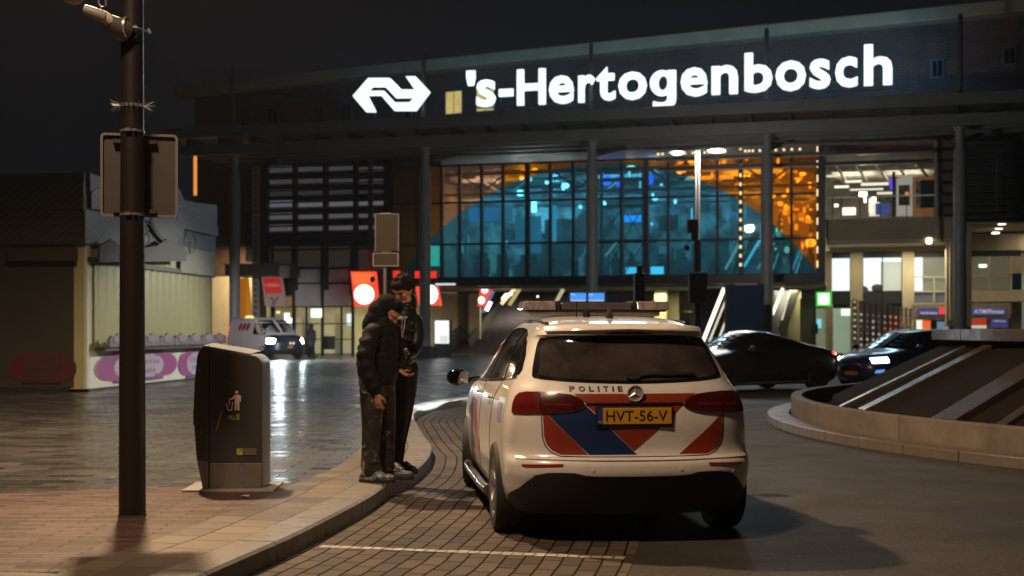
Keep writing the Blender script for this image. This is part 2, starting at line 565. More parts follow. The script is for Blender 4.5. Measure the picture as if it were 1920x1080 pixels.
# arc joint round the planter
# ------------------------------------------------------------------ round planter
PC = (14.4, 18.4)
conc = M('planter_concrete', (.165,.128,.10), .7, col2=(.08,.064,.05), ns=2.2, nf=.5, bump=.3, bs=60)
stone_rib = M('planter_rib_stone', (.065,.046,.038), .36, col2=(.035,.026,.022), ns=5, rv=.12, bump=.15, bs=50)
gravel = M('planter_bed', (.020,.015,.012), .95, spec=.1, col2=(.007,.006,.005), ns=38, nf=.4, bump=.9, bs=70)
plt = thing('fountain_basin', 'round concrete planter basin with stone ribs on its dark sloping bed', 'planter', (PC[0], PC[1], 0))
kb2 = MB(); NS = 64
def arcblock(mb, a0, a1, r0, r1, z0, z1, n=4, r0t=None, z1i=None):
    vs = []
    r0t = r0 if r0t is None else r0t
    z1i = z1 if z1i is None else z1i
    for k in range(n+1):
        t = a0+(a1-a0)*k/n; c, s_ = math.cos(t), math.sin(t)
        vs += [(c*r0, s_*r0, z0), (c*r0t, s_*r0t, z1i), (c*r1, s_*r1, z1), (c*r1, s_*r1, z0)]
    fs = []
    for k in range(n):
        for j in range(4): fs.append((k*4+j, (k+1)*4+j, (k+1)*4+(j+1) % 4, k*4+(j+1) % 4))
    fs += [(0,1,2,3), (n*4+3, n*4+2, n*4+1, n*4)]
    mb.add(vs, fs)
for k in range(72):
    g = .0004
    arcblock(kb2, 2*PI*k/72+g, 2*PI*(k+1)/72-g, 10.18, 10.52, 0, .13)
kk = kb2.build('kerb_ring', M('ring_kerb_stone', (.13,.105,.085), .42, col2=(.085,.07,.058), ns=4, rv=.15, bump=.2), plt, bevel=.012)
w2 = MB()
for k in range(26):
    g = .0006
    arcblock(w2, 2*PI*k/26+.05+g, 2*PI*(k+1)/26+.05-g, 9.98, 10.15, .05, .405, n=8)
w2.build('wall', conc, plt, bevel=.01)
sl = MB()
N = 96; vs = []
for r, z in ((9.97,.16),(9.56,.16),(9.5,.36),(7.75,1.22),(7.7,1.22)):
    for k in range(N):
        t = 2*PI*k/N; vs.append((r*math.cos(t), r*math.sin(t), z))
fs = []
for i in range(4):
    for k in range(N): fs.append((i*N+k, i*N+(k+1) % N, (i+1)*N+(k+1) % N, (i+1)*N+k))
sl.add(vs, fs); sl.build('sloping_bed', gravel, plt)
cp_ = MB()
for k in range(24):
    g = .0006
    arcblock(cp_, 2*PI*k/24+g, 2*PI*(k+1)/24-g, 3.0, 7.95, 1.29, 1.455, n=6)
cp_.build('cap_slab', stone_rib, plt, bevel=.012)
sk = MB(); arcblock(sk, 0, 2*PI-.0001, 3.2, 7.78, .6, 1.29, n=64); sk.build('cap_base', gravel, plt)
def rib(a, w, up):
    a = R_(a); m = MB()
    for w0, w1, h in ((-w/2, -w*.08, up), (-w*.05, w/2, up+.03)) if w > .35 else ((-w/2, w/2, up),):
        P = []
        for r, z in ((9.66,.12),(9.66,.29+h),(9.6,.32+h),(7.86,1.17+h),(7.86,1.0)):
            P.append((r, z))
        vs = [(r, w0, z) for r, z in P] + [(r, w1, z) for r, z in P]
        n = len(P)
        fs = [tuple(range(n)), tuple(range(2*n-1, n-1, -1))] + [(i, n+i, n+(i+1) % n, (i+1) % n) for i in range(n)]
        c, s_ = math.cos(a), math.sin(a)
        m.add([(x*c-y*s_, x*s_+y*c, z) for x, y, z in vs], fs)
    return m.build('rib', stone_rib, plt, bevel=.008)
for base in range(0, 360, 24):
    for a, w, u in ((179.2,.16,.05),(185.2,.26,.07),(197.6,.52,.06)):
        aa = a+base
        if base in (0, 24, 48) : rib(aa, w, u)
# ------------------------------------------------------------------ cars
def pchip(xs, ys):
    xs=np.array(xs,float); ys=np.array(ys,float)
    h=np.diff(xs); d=np.diff(ys)/h
    m=np.zeros(len(xs)); m[0]=d[0]; m[-1]=d[-1]
    for i in range(1,len(xs)-1):
        if d[i-1]*d[i]>0:
            w1=2*h[i]+h[i-1]; w2=h[i]+2*h[i-1]
            m[i]=(w1+w2)/(w1/d[i-1]+w2/d[i])
    def f(x):
        i=int(np.clip(np.searchsorted(xs,x)-1,0,len(xs)-2))
        t=(x-xs[i])/h[i]; t=min(max(t,0),1)
        return float((2*t**3-3*t*t+1)*ys[i]+(t**3-2*t*t+t)*h[i]*m[i]+(-2*t**3+3*t*t)*ys[i+1]+(t**3-t*t)*h[i]*m[i+1])
    return f
class Shell:
    """closed car body given as plan outlines stacked in z"""
    def __init__(s, W, R, F, DR, DF, pr=2.8, pf=2.6, taper=0.045):
        s.w=pchip(*zip(*W)); s.r=pchip(*zip(*R)); s.f=pchip(*zip(*F)); s.dr=pchip(*zip(*DR)); s.df=pchip(*zip(*DF))
        s.pr=pr; s.pf=pf; s.tp=taper; s.cache={}
        s.z0=W[0][0]; s.z1=W[-1][0]
    def half(s,z):
        k=round(z,4)
        if k in s.cache: return s.cache[k]
        w,r,f,dr,df=s.w(z),s.r(z),s.f(z),s.dr(z),s.df(z)
        L=f-r
        if dr+df>L*.96:
            c=L*.96/(dr+df); dr*=c; df*=c
        a=np.linspace(0,1,160)**1.5*math.pi/2
        x1=w*np.sin(a)**(2/s.pr); y1=r+dr*(1-np.cos(a)**(2/s.pr))
        y2=np.linspace(r+dr,f-df,60)[1:-1]; x2=np.full_like(y2,w)
        b=math.pi/2-np.linspace(0,1,160)**1.0*math.pi/2
        x3=w*np.clip(np.sin(b),0,1)**(2/s.pf); y3=f-df*(1-np.clip(np.cos(b),0,1)**(2/s.pf))
        x=np.concatenate([x1,x2,x3]); y=np.concatenate([y1,y2,y3])
        mid=(r+f)/2; x=x*(1-s.tp*np.abs((y-mid)/(L/2))**2.5)
        q=np.concatenate([[0],np.cumsum(np.hypot(np.diff(x),np.diff(y)))])
        s.cache[k]=(x,y,q); return s.cache[k]
    def pt(s,q,z):
        x,y,Q=s.half(z); a=abs(q)
        return (math.copysign(1,q)*float(np.interp(a,Q,x)), float(np.interp(a,Q,y)), z)
    def nrm(s,q,z):
        e=.004
        a=np.array(s.pt(q+e,z)); b=np.array(s.pt(q-e,z)); c=np.array(s.pt(q,min(z+e,s.z1))); d=np.array(s.pt(q,max(z-e,s.z0)))
        n=np.cross(a-b,c-d); return n/ (np.linalg.norm(n)+1e-9)
    def q_of_y(s,y,z):
        X,Y,Q=s.half(z); return float(np.interp(y,Y,Q))
    def q_of_x(s,x,z):
        X,Y,Q=s.half(z); i=int(np.argmax(X)); return math.copysign(float(np.interp(abs(x),X[:i+1],Q[:i+1])),x)
    def inside(s,x,y,z):
        if not s.z0<z<s.z1: return False
        X,Y,Q=s.half(z)
        return Y[0]<y<Y[-1] and abs(x)<np.interp(y,Y,X)
POLICE=dict(
 W=[(.2,.79),(.28,.855),(.4,.88),(.55,.887),(.7,.885),(.85,.875),(.95,.855),(1.03,.825),(1.1,.785),(1.2,.742),(1.3,.695),(1.38,.65),(1.44,.605),(1.49,.55),(1.525,.475),(1.545,.37),(1.557,.22),(1.562,.08)],
 R=[(.2,.16),(.28,.10),(.4,.04),(.5,.0),(.56,.005),(.6,.055),(.66,.07),(.8,.065),(.95,.085),(1.03,.115),(1.08,.15),(1.2,.23),(1.3,.305),(1.37,.355),(1.395,.36),(1.41,.31),(1.44,.315),(1.47,.42),(1.5,.62),(1.525,.85),(1.545,1.15),(1.557,1.5),(1.562,1.75)],
 F=[(.2,4.25),(.35,4.38),(.5,4.42),(.65,4.40),(.75,4.34),(.85,4.2),(.93,4.0),(1.0,3.7),(1.05,3.45),(1.1,3.3),(1.3,2.93),(1.42,2.65),(1.5,2.4),(1.54,2.15),(1.562,1.9)],
 DR=[(.2,.4),(.6,.42),(.9,.45),(1.1,.48),(1.38,.5),(1.5,.45),(1.562,.1)],
 DF=[(.2,.6),(.8,.8),(1.0,.7),(1.3,.6),(1.5,.4),(1.562,.1)])
def shell_mesh(S, name, mats, parent, nz=64, nq=150, matfn=None, wells=(), zs=None, bottom=True):
    if zs is None:
        t = np.linspace(0, 1, nz)
        zs = S.z0+(S.z1-S.z0)*(1-(1-t)**1.5)
    vs = []; 
    for z in zs:
        x, y, Q = S.half(float(z))
        u = np.linspace(0, 1, nq)*Q[-1]
        X = np.interp(u, Q, x); Y = np.interp(u, Q, y)
        X[0] = 0; X[-1] = 0
        for k in range(nq): vs.append((X[k], Y[k], z))
        for k in range(nq-2, 0, -1): vs.append((-X[k], Y[k], z))
    n = 2*nq-2; fs = []; mi = []
    for i in range(len(zs)-1):
        for k in range(n): fs.append((i*n+k, i*n+(k+1) % n, (i+1)*n+(k+1) % n, (i+1)*n+k))
    fs.append(tuple(range(n-1, -1, -1))); fs.append(tuple((len(zs)-1)*n+k for k in range(n)))
    mb = MB(); mb.add(vs, fs)
    if matfn:
        mb.m = []
        for f in fs:
            c = np.mean([vs[i] for i in f[:4]], axis=0); mb.m.append(matfn(*c))
    o = mb.build(name, mats, parent, smooth='auto')
    # wheel arches
    if wells:
        dark = M('wheel_well', (.008,.008,.008), .9)
        o.data.materials.append(dark); di = len(o.data.materials)-1
        cb = MB()
        for (y, z, r, x0) in wells:
            for s in (-1, 1): cb.lathe([(0, s*x0), (r, s*x0), (r, s*1.6), (0, s*1.6)], n=48, axis='x', c=(0, y, z))
        cut = cb.build('cutter', dark)
        md = o.modifiers.new('b', 'BOOLEAN'); md.operation = 'DIFFERENCE'; md.object = cut; md.solver = 'EXACT'
        try: md.material_mode = 'TRANSFER'
        except Exception: pass
        bpy.context.view_layer.update()
        me = bpy.data.meshes.new_from_object(o.evaluated_get(bpy.context.evaluated_depsgraph_get()))
        o.modifiers.clear(); me.name = name; o.data = me
        me.polygons.foreach_set('use_smooth', [True]*len(me.polygons))
        try: me.set_sharp_from_angle(angle=R_(40))
        except Exception: pass
        bpy.data.objects.remove(cut)
    return o
def drape(S, name, polys, mat, parent, off=.004, grid=.04, depth=.012, smooth=True, keepz=None):
    """polys: list of 2D outlines in (q,z) on the shell; gives a thin shaped panel lying on the body"""
    mb = MB()
    for poly in polys:
        bm = bmesh.new()
        bm.faces.new([bm.verts.new((p[0], 0, p[1])) for p in poly])
        for ax in (0, 2):
            lo = min(p[0 if ax == 0 else 1] for p in poly); hi = max(p[0 if ax == 0 else 1] for p in poly)
            k = math.floor(lo/grid)
            while k*grid < hi:
                if k*grid > lo:
                    no = (1,0,0) if ax == 0 else (0,0,1)
                    co = (k*grid,0,0) if ax == 0 else (0,0,k*grid)
                    bmesh.ops.bisect_plane(bm, geom=bm.verts[:]+bm.edges[:]+bm.faces[:], plane_co=co, plane_no=no)
                k += 1
        bmesh.ops.triangulate(bm, faces=[f for f in bm.faces if len(f.verts) > 4])
        bm.verts.ensure_lookup_table()
        top = []; bot = []
        for v in bm.verts:
            q, z = v.co.x, v.co.z
            p = np.array(S.pt(q, z)); n = S.nrm(q, z)
            if np.dot(n, p-np.array((0, 2.2, .5))) < 0: n = -n
            top.append(tuple(p+n*off)); bot.append(tuple(p+n*(off-depth)))
        fs = [tuple(v.index for v in f.verts) for f in bm.faces]
        N = len(top)
        F = list(fs)
        for e in bm.edges:
            if len(e.link_faces) == 1:
                a, b = e.verts[0].index, e.verts[1].index
                F.append((a, b, b+N, a+N))
        mb.add(top+bot, F); bm.free()
    return mb.build(name, mat, parent, smooth='auto' if smooth else False)
def mir(poly): return [(-a, b) for a, b in poly][::-1]
def rnd(poly, it=2):
    """corner-cutting smoothing of a closed outline"""
    for _ in range(it):
        out = []
        for i in range(len(poly)):
            a = poly[i]; b = poly[(i+1) % len(poly)]
            out += [(a[0]*.75+b[0]*.25, a[1]*.75+b[1]*.25), (a[0]*.25+b[0]*.75, a[1]*.25+b[1]*.75)]
        poly = out
    return poly
def stroke(pts, w):
    """open polyline in 2D -> outline of given width"""
    L, Rr = [], []
    for i in range(len(pts)):
        a = pts[max(i-1,0)]; b = pts[min(i+1,len(pts)-1)]
        d = Vector((b[0]-a[0], b[1]-a[1])).normalized(); n = (-d.y*w/2, d.x*w/2)
        L.append((pts[i][0]+n[0], pts[i][1]+n[1])); Rr.append((pts[i][0]-n[0], pts[i][1]-n[1]))
    return L+Rr[::-1]
tyre_m = M('tyre_rubber', (.015,.015,.015), .75, bump=.2, bs=60)
rim_m = M('rim_alloy', (.45,.44,.43), .35, metal=.8)
rimd_m = M('rim_dark', (.05,.05,.05), .4, metal=.6)
def wheel(parent, x, y, side, r=.33, w=.21, rm=None, steer=0., nsp=5):
    g = bpy.data.objects.new('wheel', None); COL.objects.link(g); g.parent = parent
    g.location = (x, y, r); g.rotation_euler = (0, 0, steer); g.empty_display_size = .1
    t = MB(); h = w/2
    t.lathe([(r*.66,-h*.9),(r*.70,-h),(r*.93,-h*.98),(r*.985,-h*.8),(r,-h*.5),(r,h*.5),(r*.985,h*.8),(r*.93,h*.98),(r*.70,h),(r*.66,h*.9)], n=40, axis='x')
    t.build('tyre', tyre_m, g, smooth='auto')
    m = MB(); s = side
    m.lathe([(r*.67,s*h*.9),(r*.69,s*h*.98),(r*.63,s*h*.9),(r*.60,s*h*.3),(r*.1,s*h*.2),(0,s*h*.2)], n=40, axis='x')
    for k in range(nsp):
        a = 2*PI*k/nsp+.3
        for da in (-.12, .12):
            p0 = (s*h*.62, math.cos(a)*r*.10, math.sin(a)*r*.10); p1 = (s*h*.80, math.cos(a+da)*r*.65, math.sin(a+da)*r*.65)
            m.beam(p0, p1, .028, .035)
    m.lathe([(r*.16,s*h*.3),(r*.16,s*h*.72),(r*.12,s*h*.78),(0,s*h*.78)], n=20, axis='x')
    m.build('rim', rm or rim_m, g, smooth='auto')
    return g

# ---------- police car
white = M('police_white_paint', (.74,.70,.65), .28, col2=(.60,.56,.50), ns=5.5, coat=.8, bump=0)
blk = M('black_trim', (.012,.012,.012), .42)
blkg = M('piano_black', (.008,.008,.009), .12, coat=.5)
glassd = M('car_glass_dark', (.013,.012,.012), .07, spec=.7, coat=.3)
redp = M('livery_red', (.27,.034,.013), .35, col2=(.22,.022,.012), ns=3, coat=.4)
blup = M('livery_blue', (.009,.022,.095), .35, col2=(.010,.025,.10), ns=3, coat=.4)
chrome = M('chrome', (.75,.74,.72), .12, metal=1.)
taild = M('tail_lens_dark', (.035,.004,.004), .2, col2=(.075,.006,.005), ns=6, coat=.4)
tailr = M('tail_lens_red', (.13,.008,.006), .22, coat=.4)
reflm = M('reflector_red', (.30,.02,.018), .25, coat=.5)
S = Shell(**POLICE)
pc = thing('police_car', 'white police car with red and blue diagonal stripes parked at the kerb, seen from behind', 'police car', (.838, 8.53, 0), R_(6.3))
body = shell_mesh(S, 'body', [white, blk], pc, nz=84, nq=190, matfn=lambda x, y, z: 1 if z < .245 else 0, wells=((.80,.33,.375,.52),(3.53,.33,.375,.52)))
Q = lambda x, z: S.q_of_x(x, z)
# rear window with black ceramic frame, inner glass
def xz(P): return [(Q(x, z), z) for x, z in P]
rw = [(-.575,1.397),(-.40,1.405),(-.2,1.411),(0,1.413),(.2,1.411),(.40,1.405),(.575,1.397),(.605,1.34),(.632,1.26),(.655,1.18),(.664,1.13),(.655,1.118),(.60,1.108),(.45,1.095),(.3,1.088),(.15,1.083),(0,1.081),(-.15,1.083),(-.3,1.088),(-.45,1.095),(-.60,1.108),(-.655,1.118),(-.664,1.13),(-.655,1.18),(-.632,1.26),(-.605,1.34)]
rwq = [(Q(x, z), z) for x, z in rw]
win = drape(S, 'rear_window', [rwq], blkg, pc, off=.003, depth=.01, grid=.03)
inner = rnd([(q*.915, 1.085+(z-1.085)*.90+.018) for q, z in rwq], 2)
drape(S, 'glass', [inner], M('rear_glass', (.055,.042,.035), .09, col2=(.018,.015,.014), ns=1.5, nf=.22, coat=.6), win, off=.0065, depth=.006, grid=.03)  # brown tone in the glass stands in for a reflection
drape(S, 'wiper', [stroke([(0,1.118),(.12,1.135),(.28,1.131),(.44,1.135)], .014), rnd([(-.05,1.10),(.05,1.10),(.05,1.145),(-.05,1.145)],2)], blk, win, off=.028, depth=.02)
# spoiler lip, high brake light
lip = MB()
for i in range(24):
    pass
drape(S, 'roof_spoiler', [[(-.60,1.424),(-.3,1.436),(0,1.440),(.3,1.436),(.60,1.424),(.62,1.446),(.3,1.462),(0,1.466),(-.3,1.462),(-.62,1.446)]], white, pc, off=.028, depth=.06)
drape(S, 'high_brake_light', [rnd([(-.16,1.418),(.16,1.418),(.16,1.430),(-.16,1.430)],1)], blkg, pc, off=.006, depth=.02)
# tail lights (two halves each)
tl = [(.335,.938),(.352,.968),(.385,.992),(.43,1.008),(.52,1.018),(.637,1.024),(.637,.884),(.55,.886),(.46,.893),(.40,.905),(.355,.922)]
to = [(.643,1.024),(.75,1.022),(.81,1.012),(.845,.99),(.868,.95),(.874,.90),(.868,.878),(.75,.879),(.643,.884)]
for s in (1, -1):
    P = (lambda p: p) if s == 1 else mir
    t = drape(S, 'tail_light', [P(to)], tailr if s < 0 else taild, pc, off=.014, depth=.03)
    drape(S, 'inner_lens', [P(tl)], taild, t, off=.014, depth=.03)
    drape(S, 'light_bar_strip', [P([(.66,.925),(.84,.925),(.85,.945),(.66,.948)])], tailr, t, off=.017, depth=.004)
    drape(S, 'light_guide', [P([(.42,.935),(.62,.932),(.62,.95),(.43,.952)])], M('lens_mid', (.16,.012,.01), .15, coat=.6), t, off=.017, depth=.004)
# tailgate livery
gb = [(-.628,.882),(-.624,.80),(-.618,.73),(-.60,.678),(-.565,.64),(-.51,.612),(-.49,.610)]
drape(S, 'red_stripe', [
    [(-.41,1.017),(.43,1.017),(.372,.985),(.338,.958),(-.338,.958),(-.372,.985)],
    [(-.627,.881),(-.598,.881),(-.322,.612),(-.505,.612),(-.562,.64),(-.598,.678),(-.618,.73)],
    [(-.335,.946),(.335,.946),(.325,.935),(.23,.845),(.228,.84),(-.012,.634),(-.30,.915)],
    [(.625,.875),(.61,.868),(.30,.612),(.505,.612),(.562,.64),(.598,.678),(.616,.73)]],
    redp, pc, off=.0028, depth=.004)
drape(S, 'blue_stripe', [[(-.594,.881),(-.50,.8815),(-.41,.896),(-.35,.915),(-.330,.936),(.006,.612),(-.316,.612)]], blup, pc, off=.0034, depth=.004)
gap = M('panel_gap', (.012,.01,.009), .8)
drape(S, 'panel_gap', [stroke([(-.641,1.02),(-.636,.88),(-.634,.80),(-.628,.725),(-.612,.672),(-.572,.628),(-.51,.602),(-.3,.597),(0,.596),(.3,.597),(.51,.602),(.572,.628),(.612,.672),(.628,.725),(.634,.80),(.636,.88),(.641,1.02)], .0075)], gap, pc, off=.0016, depth=.004)
drape(S, 'grip_strip', [stroke([(-.335,.952),(0,.953),(.335,.952)], .009)], blk, pc, off=.012, depth=.02)
# number plate
yq = lambda x, z: S.pt(Q(x, z), z)[1]
pl_y = min(yq(0,.94), yq(0,.80), yq(.25,.86))-.012
m = MB(); m.box(-.272,.252,pl_y,pl_y+.05,.793,.937)
hold = m.build('plate_holder', blk, pc, bevel=.006)
m = MB(); m.box(-.227,.243,pl_y-.006,pl_y-.0005,.816,.926); plate = m.build('number_plate', M('plate_yellow', (.62,.31,.02), .35, col2=(.55,.27,.02), ns=6), pc, bevel=.003)
m = MB(); m.box(-.262,-.2272,pl_y-.006,pl_y-.0005,.816,.926); m.build('country_band', M('plate_blue', (.02,.05,.25), .4), plate)
m = MB(); add_text(m, 'HVT-56-V', lambda x, z: (x, pl_y-.0075, z), (-.205,.213,.836,.908), bold=.008); m.build('plate_characters', M('plate_black', (.01,.01,.01), .5), plate)
m = MB(); add_text(m, 'NL', lambda x, z: (x, pl_y-.0075, z), (-.256,-.234,.826,.842)); m.build('country_code', M('plate_white', (.7,.7,.7), .5), plate)
# lettering POLITIE
vsx = MB()
x = -.437; cw = (.037,.043,.034,.012,.036,.012,.034); gapx = (.359-sum(cw))/6
for ch, w_ in zip('POLITIE', cw):
    vsx = MB(); add_text(vsx, ch, lambda a, z: (a, yq(a, z)-.0045, z), (x, x+w_, 1.034, 1.068), bold=.035); x += w_+gapx
    vsx.build('police_letter', M('letter_navy', (.012,.02,.07), .5), pc, fix=False)
# three-pointed badge
bm_ = MB(); cz_ = 1.021; by = yq(0, 1.0)-.022
ring = [( .052+.006*math.cos(t), .006*math.sin(t)) for t in np.linspace(0, 2*PI, 9)[:-1]]
vs = []; fs = []
for i in range(32):
    a = 2*PI*i/32
    for r, h in ring: vs.append((r*math.cos(a), by+h, cz_+r*math.sin(a)))
for i in range(32):
    for k in range(8): fs.append((i*8+k, i*8+(k+1) % 8, ((i+1) % 32)*8+(k+1) % 8, ((i+1) % 32)*8+k))
bm_.add(vs, fs)
for k in range(3):
    a = PI/2+2*PI*k/3; c = (0, by-.006, cz_); d = (math.cos(a), math.sin(a)); n = (-d[1]*.011, d[0]*.011)
    bm_.add([(n[0], by, cz_+n[1]), (d[0]*.05, by, cz_+d[1]*.05), (-n[0], by, cz_-n[1]), (0, by-.008, cz_), (-d[0]*.006, by, cz_-d[1]*.006)], [(0,1,3),(1,2,3),(2,4,3),(4,0,3)])
bm_.build('badge', M('badge_silver', (.75,.72,.68), .38, metal=.5), pc, smooth='auto', fix=False)
m = MB(); m.lathe([(0,0),(.05,0),(.05,.03)], n=28, axis='y', c=(0, by+.004, cz_)); m.build('badge_plate', M('badge_grey', (.30,.28,.26), .5), pc)
# bumper reflectors, sensors, lower valance
for s in (1, -1):
    P = (lambda p: p) if s == 1 else mir
    drape(S, 'reflector', [P([(.497,.556),(.50,.540),(.755,.528),(.790,.535),(.785,.546),(.60,.552)])], reflm, pc, off=.005, depth=.01)
    for xs in (.30, .70):
        drape(S, 'parking_sensor', [P([(xs+.011*math.cos(t), .517+.011*math.sin(t)-.03*(xs > .5)) for t in np.linspace(0, 2*PI, 13)[:-1]])], white, pc, off=.004, depth=.004)
val = [(-.93,.21),(-.93,.325),(-.86,.355),(-.80,.385),(-.74,.435),(-.68,.478),(-.60,.496),(-.50,.498),(-.42,.495),(-.35,.478),(-.25,.472),(0,.470),(.25,.472),(.35,.478),(.42,.495),(.50,.498),(.60,.496),(.68,.478),(.74,.435),(.80,.385),(.86,.355),(.93,.325),(.93,.21)]
drape(S, 'rear_valance', [val], M('valance_black', (.014,.013,.012), .55), pc, off=.006, depth=.02)
drape(S, 'bumper_crease', [stroke([(-.84,.585),(-.6,.584),(-.3,.580),(0,.579),(.3,.580),(.6,.584),(.84,.585)], .016)], white, pc, off=.010, depth=.02)
m = MB(); m.box(-.78,.78,.5,4.0,.16,.22); m.build('underbody', blk, pc)
# side windows
def side(P): return [(S.q_of_y(y, z), z) for y, z in P]
dlo = [(.60,1.275),(.50,1.17),(.505,1.135),(.62,1.115),(1.0,1.095),(1.6,1.068),(2.2,1.045),(2.8,1.03),(3.05,1.03),(2.85,1.14),(2.62,1.26),(2.42,1.36),(2.25,1.425),(1.95,1.462),(1.5,1.463),(1.15,1.448),(.92,1.415),(.75,1.36)]
for s in (1, -1):
    P = (lambda p: p) if s == 1 else mir
    w_ = drape(S, 'side_window', [P(side(dlo))], glassd, pc, off=.003, depth=.012, grid=.06)
    for (ya, yb) in ((1.03,1.22),(2.0,1.97)):
        drape(S, 'pillar_trim', [P(side([(ya,1.09),(ya+.05,1.09),(yb+.05,1.45),(yb,1.45)]))], blkg, w_, off=.007, depth=.006)
    drape(S, 'chrome_sill_trim', [P(stroke(side([(.52,1.118),(1.0,1.083),(1.6,1.056),(2.2,1.033),(2.9,1.018)]), .012))], chrome, w_, off=.008, depth=.008)
    drape(S, 'door_gap', [P(stroke(side([(1.02,1.08),(1.16,.93),(1.2,.75),(1.19,.5),(1.15,.33)]), .014)), P(stroke(side([(2.03,1.05),(2.07,.93),(2.08,.6),(2.06,.33)]), .014)), P(stroke(side([(1.15,.325),(3.0,.325)]), .009)), P(stroke(side([(3.12,1.0),(3.14,.7),(3.12,.45)]), .009))], gap, pc, off=.002, depth=.004)
    for y0 in (1.25, 2.2):
        h = drape(S, 'door_handle', [P(rnd(side([(y0,.925),(y0+.24,.925),(y0+.24,.960),(y0,.960)]), 2))], white, pc, off=.035, depth=.03)
    drape(S, 'side_stripe', [P(side([(2.0,.45),(2.35,.45),(2.75,.86),(2.4,.86)]))], redp, pc, off=.0035, depth=.004)
    drape(S, 'side_band', [P(side([(2.45,.45),(2.75,.45),(3.1,.80),(2.85,.86)]))], blup, pc, off=.0035, depth=.004)
    # steps, mirrors, rails
    m = MB(); m.tube([(s*.885,1.28,.235),(s*.895,1.6,.225),(s*.9,2.9,.225),(s*.89,3.22,.235)], .038, n=16); m.build('step_tube', M('step_steel', (.55,.5,.44), .22, metal=.9), pc, smooth='auto')
    m = MB(); m.ball((s*1.00,2.93,1.03), (.105,.075,.078)); m.ball((s*1.0,2.97,1.03), (.10,.08,.075)); m.beam((s*.80,2.98,1.02),(s*.95,2.96,1.0),.05,.04)
    mm = m.build('mirror', blkg, pc, smooth=True)
    m = MB(); m.box(s*1.0-.08,s*1.0+.08,2.853,2.86,.975,1.085); m.build('mirror_glass', M('mirror_silver', (.5,.5,.5), .03, metal=1), mm, bevel=.003)
    rl = []
    for y in np.linspace(.72, 2.2, 16): 
        q_, z_ = None, None
        # rail follows the roof edge
        zz = 1.485+.022*math.sin(min(1, (y-.72)/.5)*PI/2)
        xx = np.interp(y, S.half(zz)[1], S.half(zz)[0])
        rl.append((s*xx*1.0, y, zz+.008))
    m = MB(); m.tube(rl, .012, n=8); m.build('roof_rail', blk, pc, smooth=True)
drape(S, 'fuel_flap', [rnd(side([(.80,.83),(.99,.83),(.99,.98),(.80,.98)]),1)], white, pc, off=.004, depth=.005)
drape(S, 'side_badge', [mir(side([(.60,.80),(.78,.80),(.80,.93),(.62,.93)]))], M('badge_sticker', (.45,.25,.22), .4, col2=(.2,.2,.35), ns=25, nf=.2), pc, off=.004, depth=.003)
for s in (1, -1):
    for y0, st in ((.80, 0), (3.53, R_(-9))): wheel(pc, s*.79, y0, s, r=.325, w=.215, steer=st if y0 > 2 else 0)
# windscreen
qt = lambda z: S.half(z)[2][-1]
ws = []
# light bar on the roof
lb = bpy.data.objects.new('light_bar', None); COL.objects.link(lb); lb.parent = pc; lb.location = (-.02, 1.62, 1.555)
m = MB(); m.box(-.52,.52,-.10,.12,.0,.035); m.build('mount', white, lb, bevel=.012)
m = MB(); m.box(-.565,.565,-.13,.15,.035,.05); m.build('tray', blk, lb, bevel=.004)
lens = M('light_bar_lens', (.15,.125,.12), .18, col2=(.34,.285,.275), ns=22, nf=.35, stretch=(1,1,.35), coat=.6)
for x0, x1 in ((-.585,-.315),(.325,.585)):
    m = MB(); m.prism([(x0,-.155,.048),(x1,-.155,.048),(x1,-.12,.118),(x0+(.02 if x0<0 else 0),-.12,.118)],(0,.29,0)); m.build('end_lens', lens, lb, bevel=.012)
m = MB(); m.box(-.275,.285,-.14,.14,.05,.105); m.build('centre_cover', M('centre_cover', (.09,.075,.075), .3, coat=.4), lb, bevel=.012)
for xd_ in (-.305,.295): MB().box(xd_,xd_+.02,-.15,.15,.04,.12).build('divider', blk, lb, bevel=.004)
m = MB(); m.lathe([(.028,0),(.022,.05),(.0,.055)], n=12, c=(-.15,1.15,1.545)); m.tube([(-.15,1.15,1.59),(-.155,1.10,1.80)], .003, n=6); m.build('aerial', blk, pc, smooth='auto')
m = MB(); m.prism([(-.005-.022,.95,1.53),(-.005+.022,.95,1.53),(.0,.93,1.615),(-.006,.93,1.615)],(0,.14,-.01)); m.build('shark_fin', blk, pc, bevel=.006)
m = MB(); m.tube([(-.22,1.2,1.54),(-.22,1.2,1.66)], .006, n=6); m.build('whip_aerial', blk, pc)
for s in (1, -1):
    g = MB(); g.box(s*.62-.14, s*.62+.14, 4.16, 4.34, .64, .74)
    hl = g.build('headlight', E('headlight_glass', (.85,.95,1), 6), pc, bevel=.02)
    MB().box(s*.55-.035, s*.55+.035, 4.505, 4.51, .659, .70).build('added_beam_blocker', blk, hl)  # unseen plate added ahead of the headlight to block its upward light
    lamp('headlight_beam', 'SPOT', (s*.55, 4.435, .66), 45000 if s < 0 else 3000, (.74,.93,1), target=(-.95 if s < 0 else .6, 15.0, 1.01), size=.002, spot=R_(11.5), blend=.15, parent=pc)
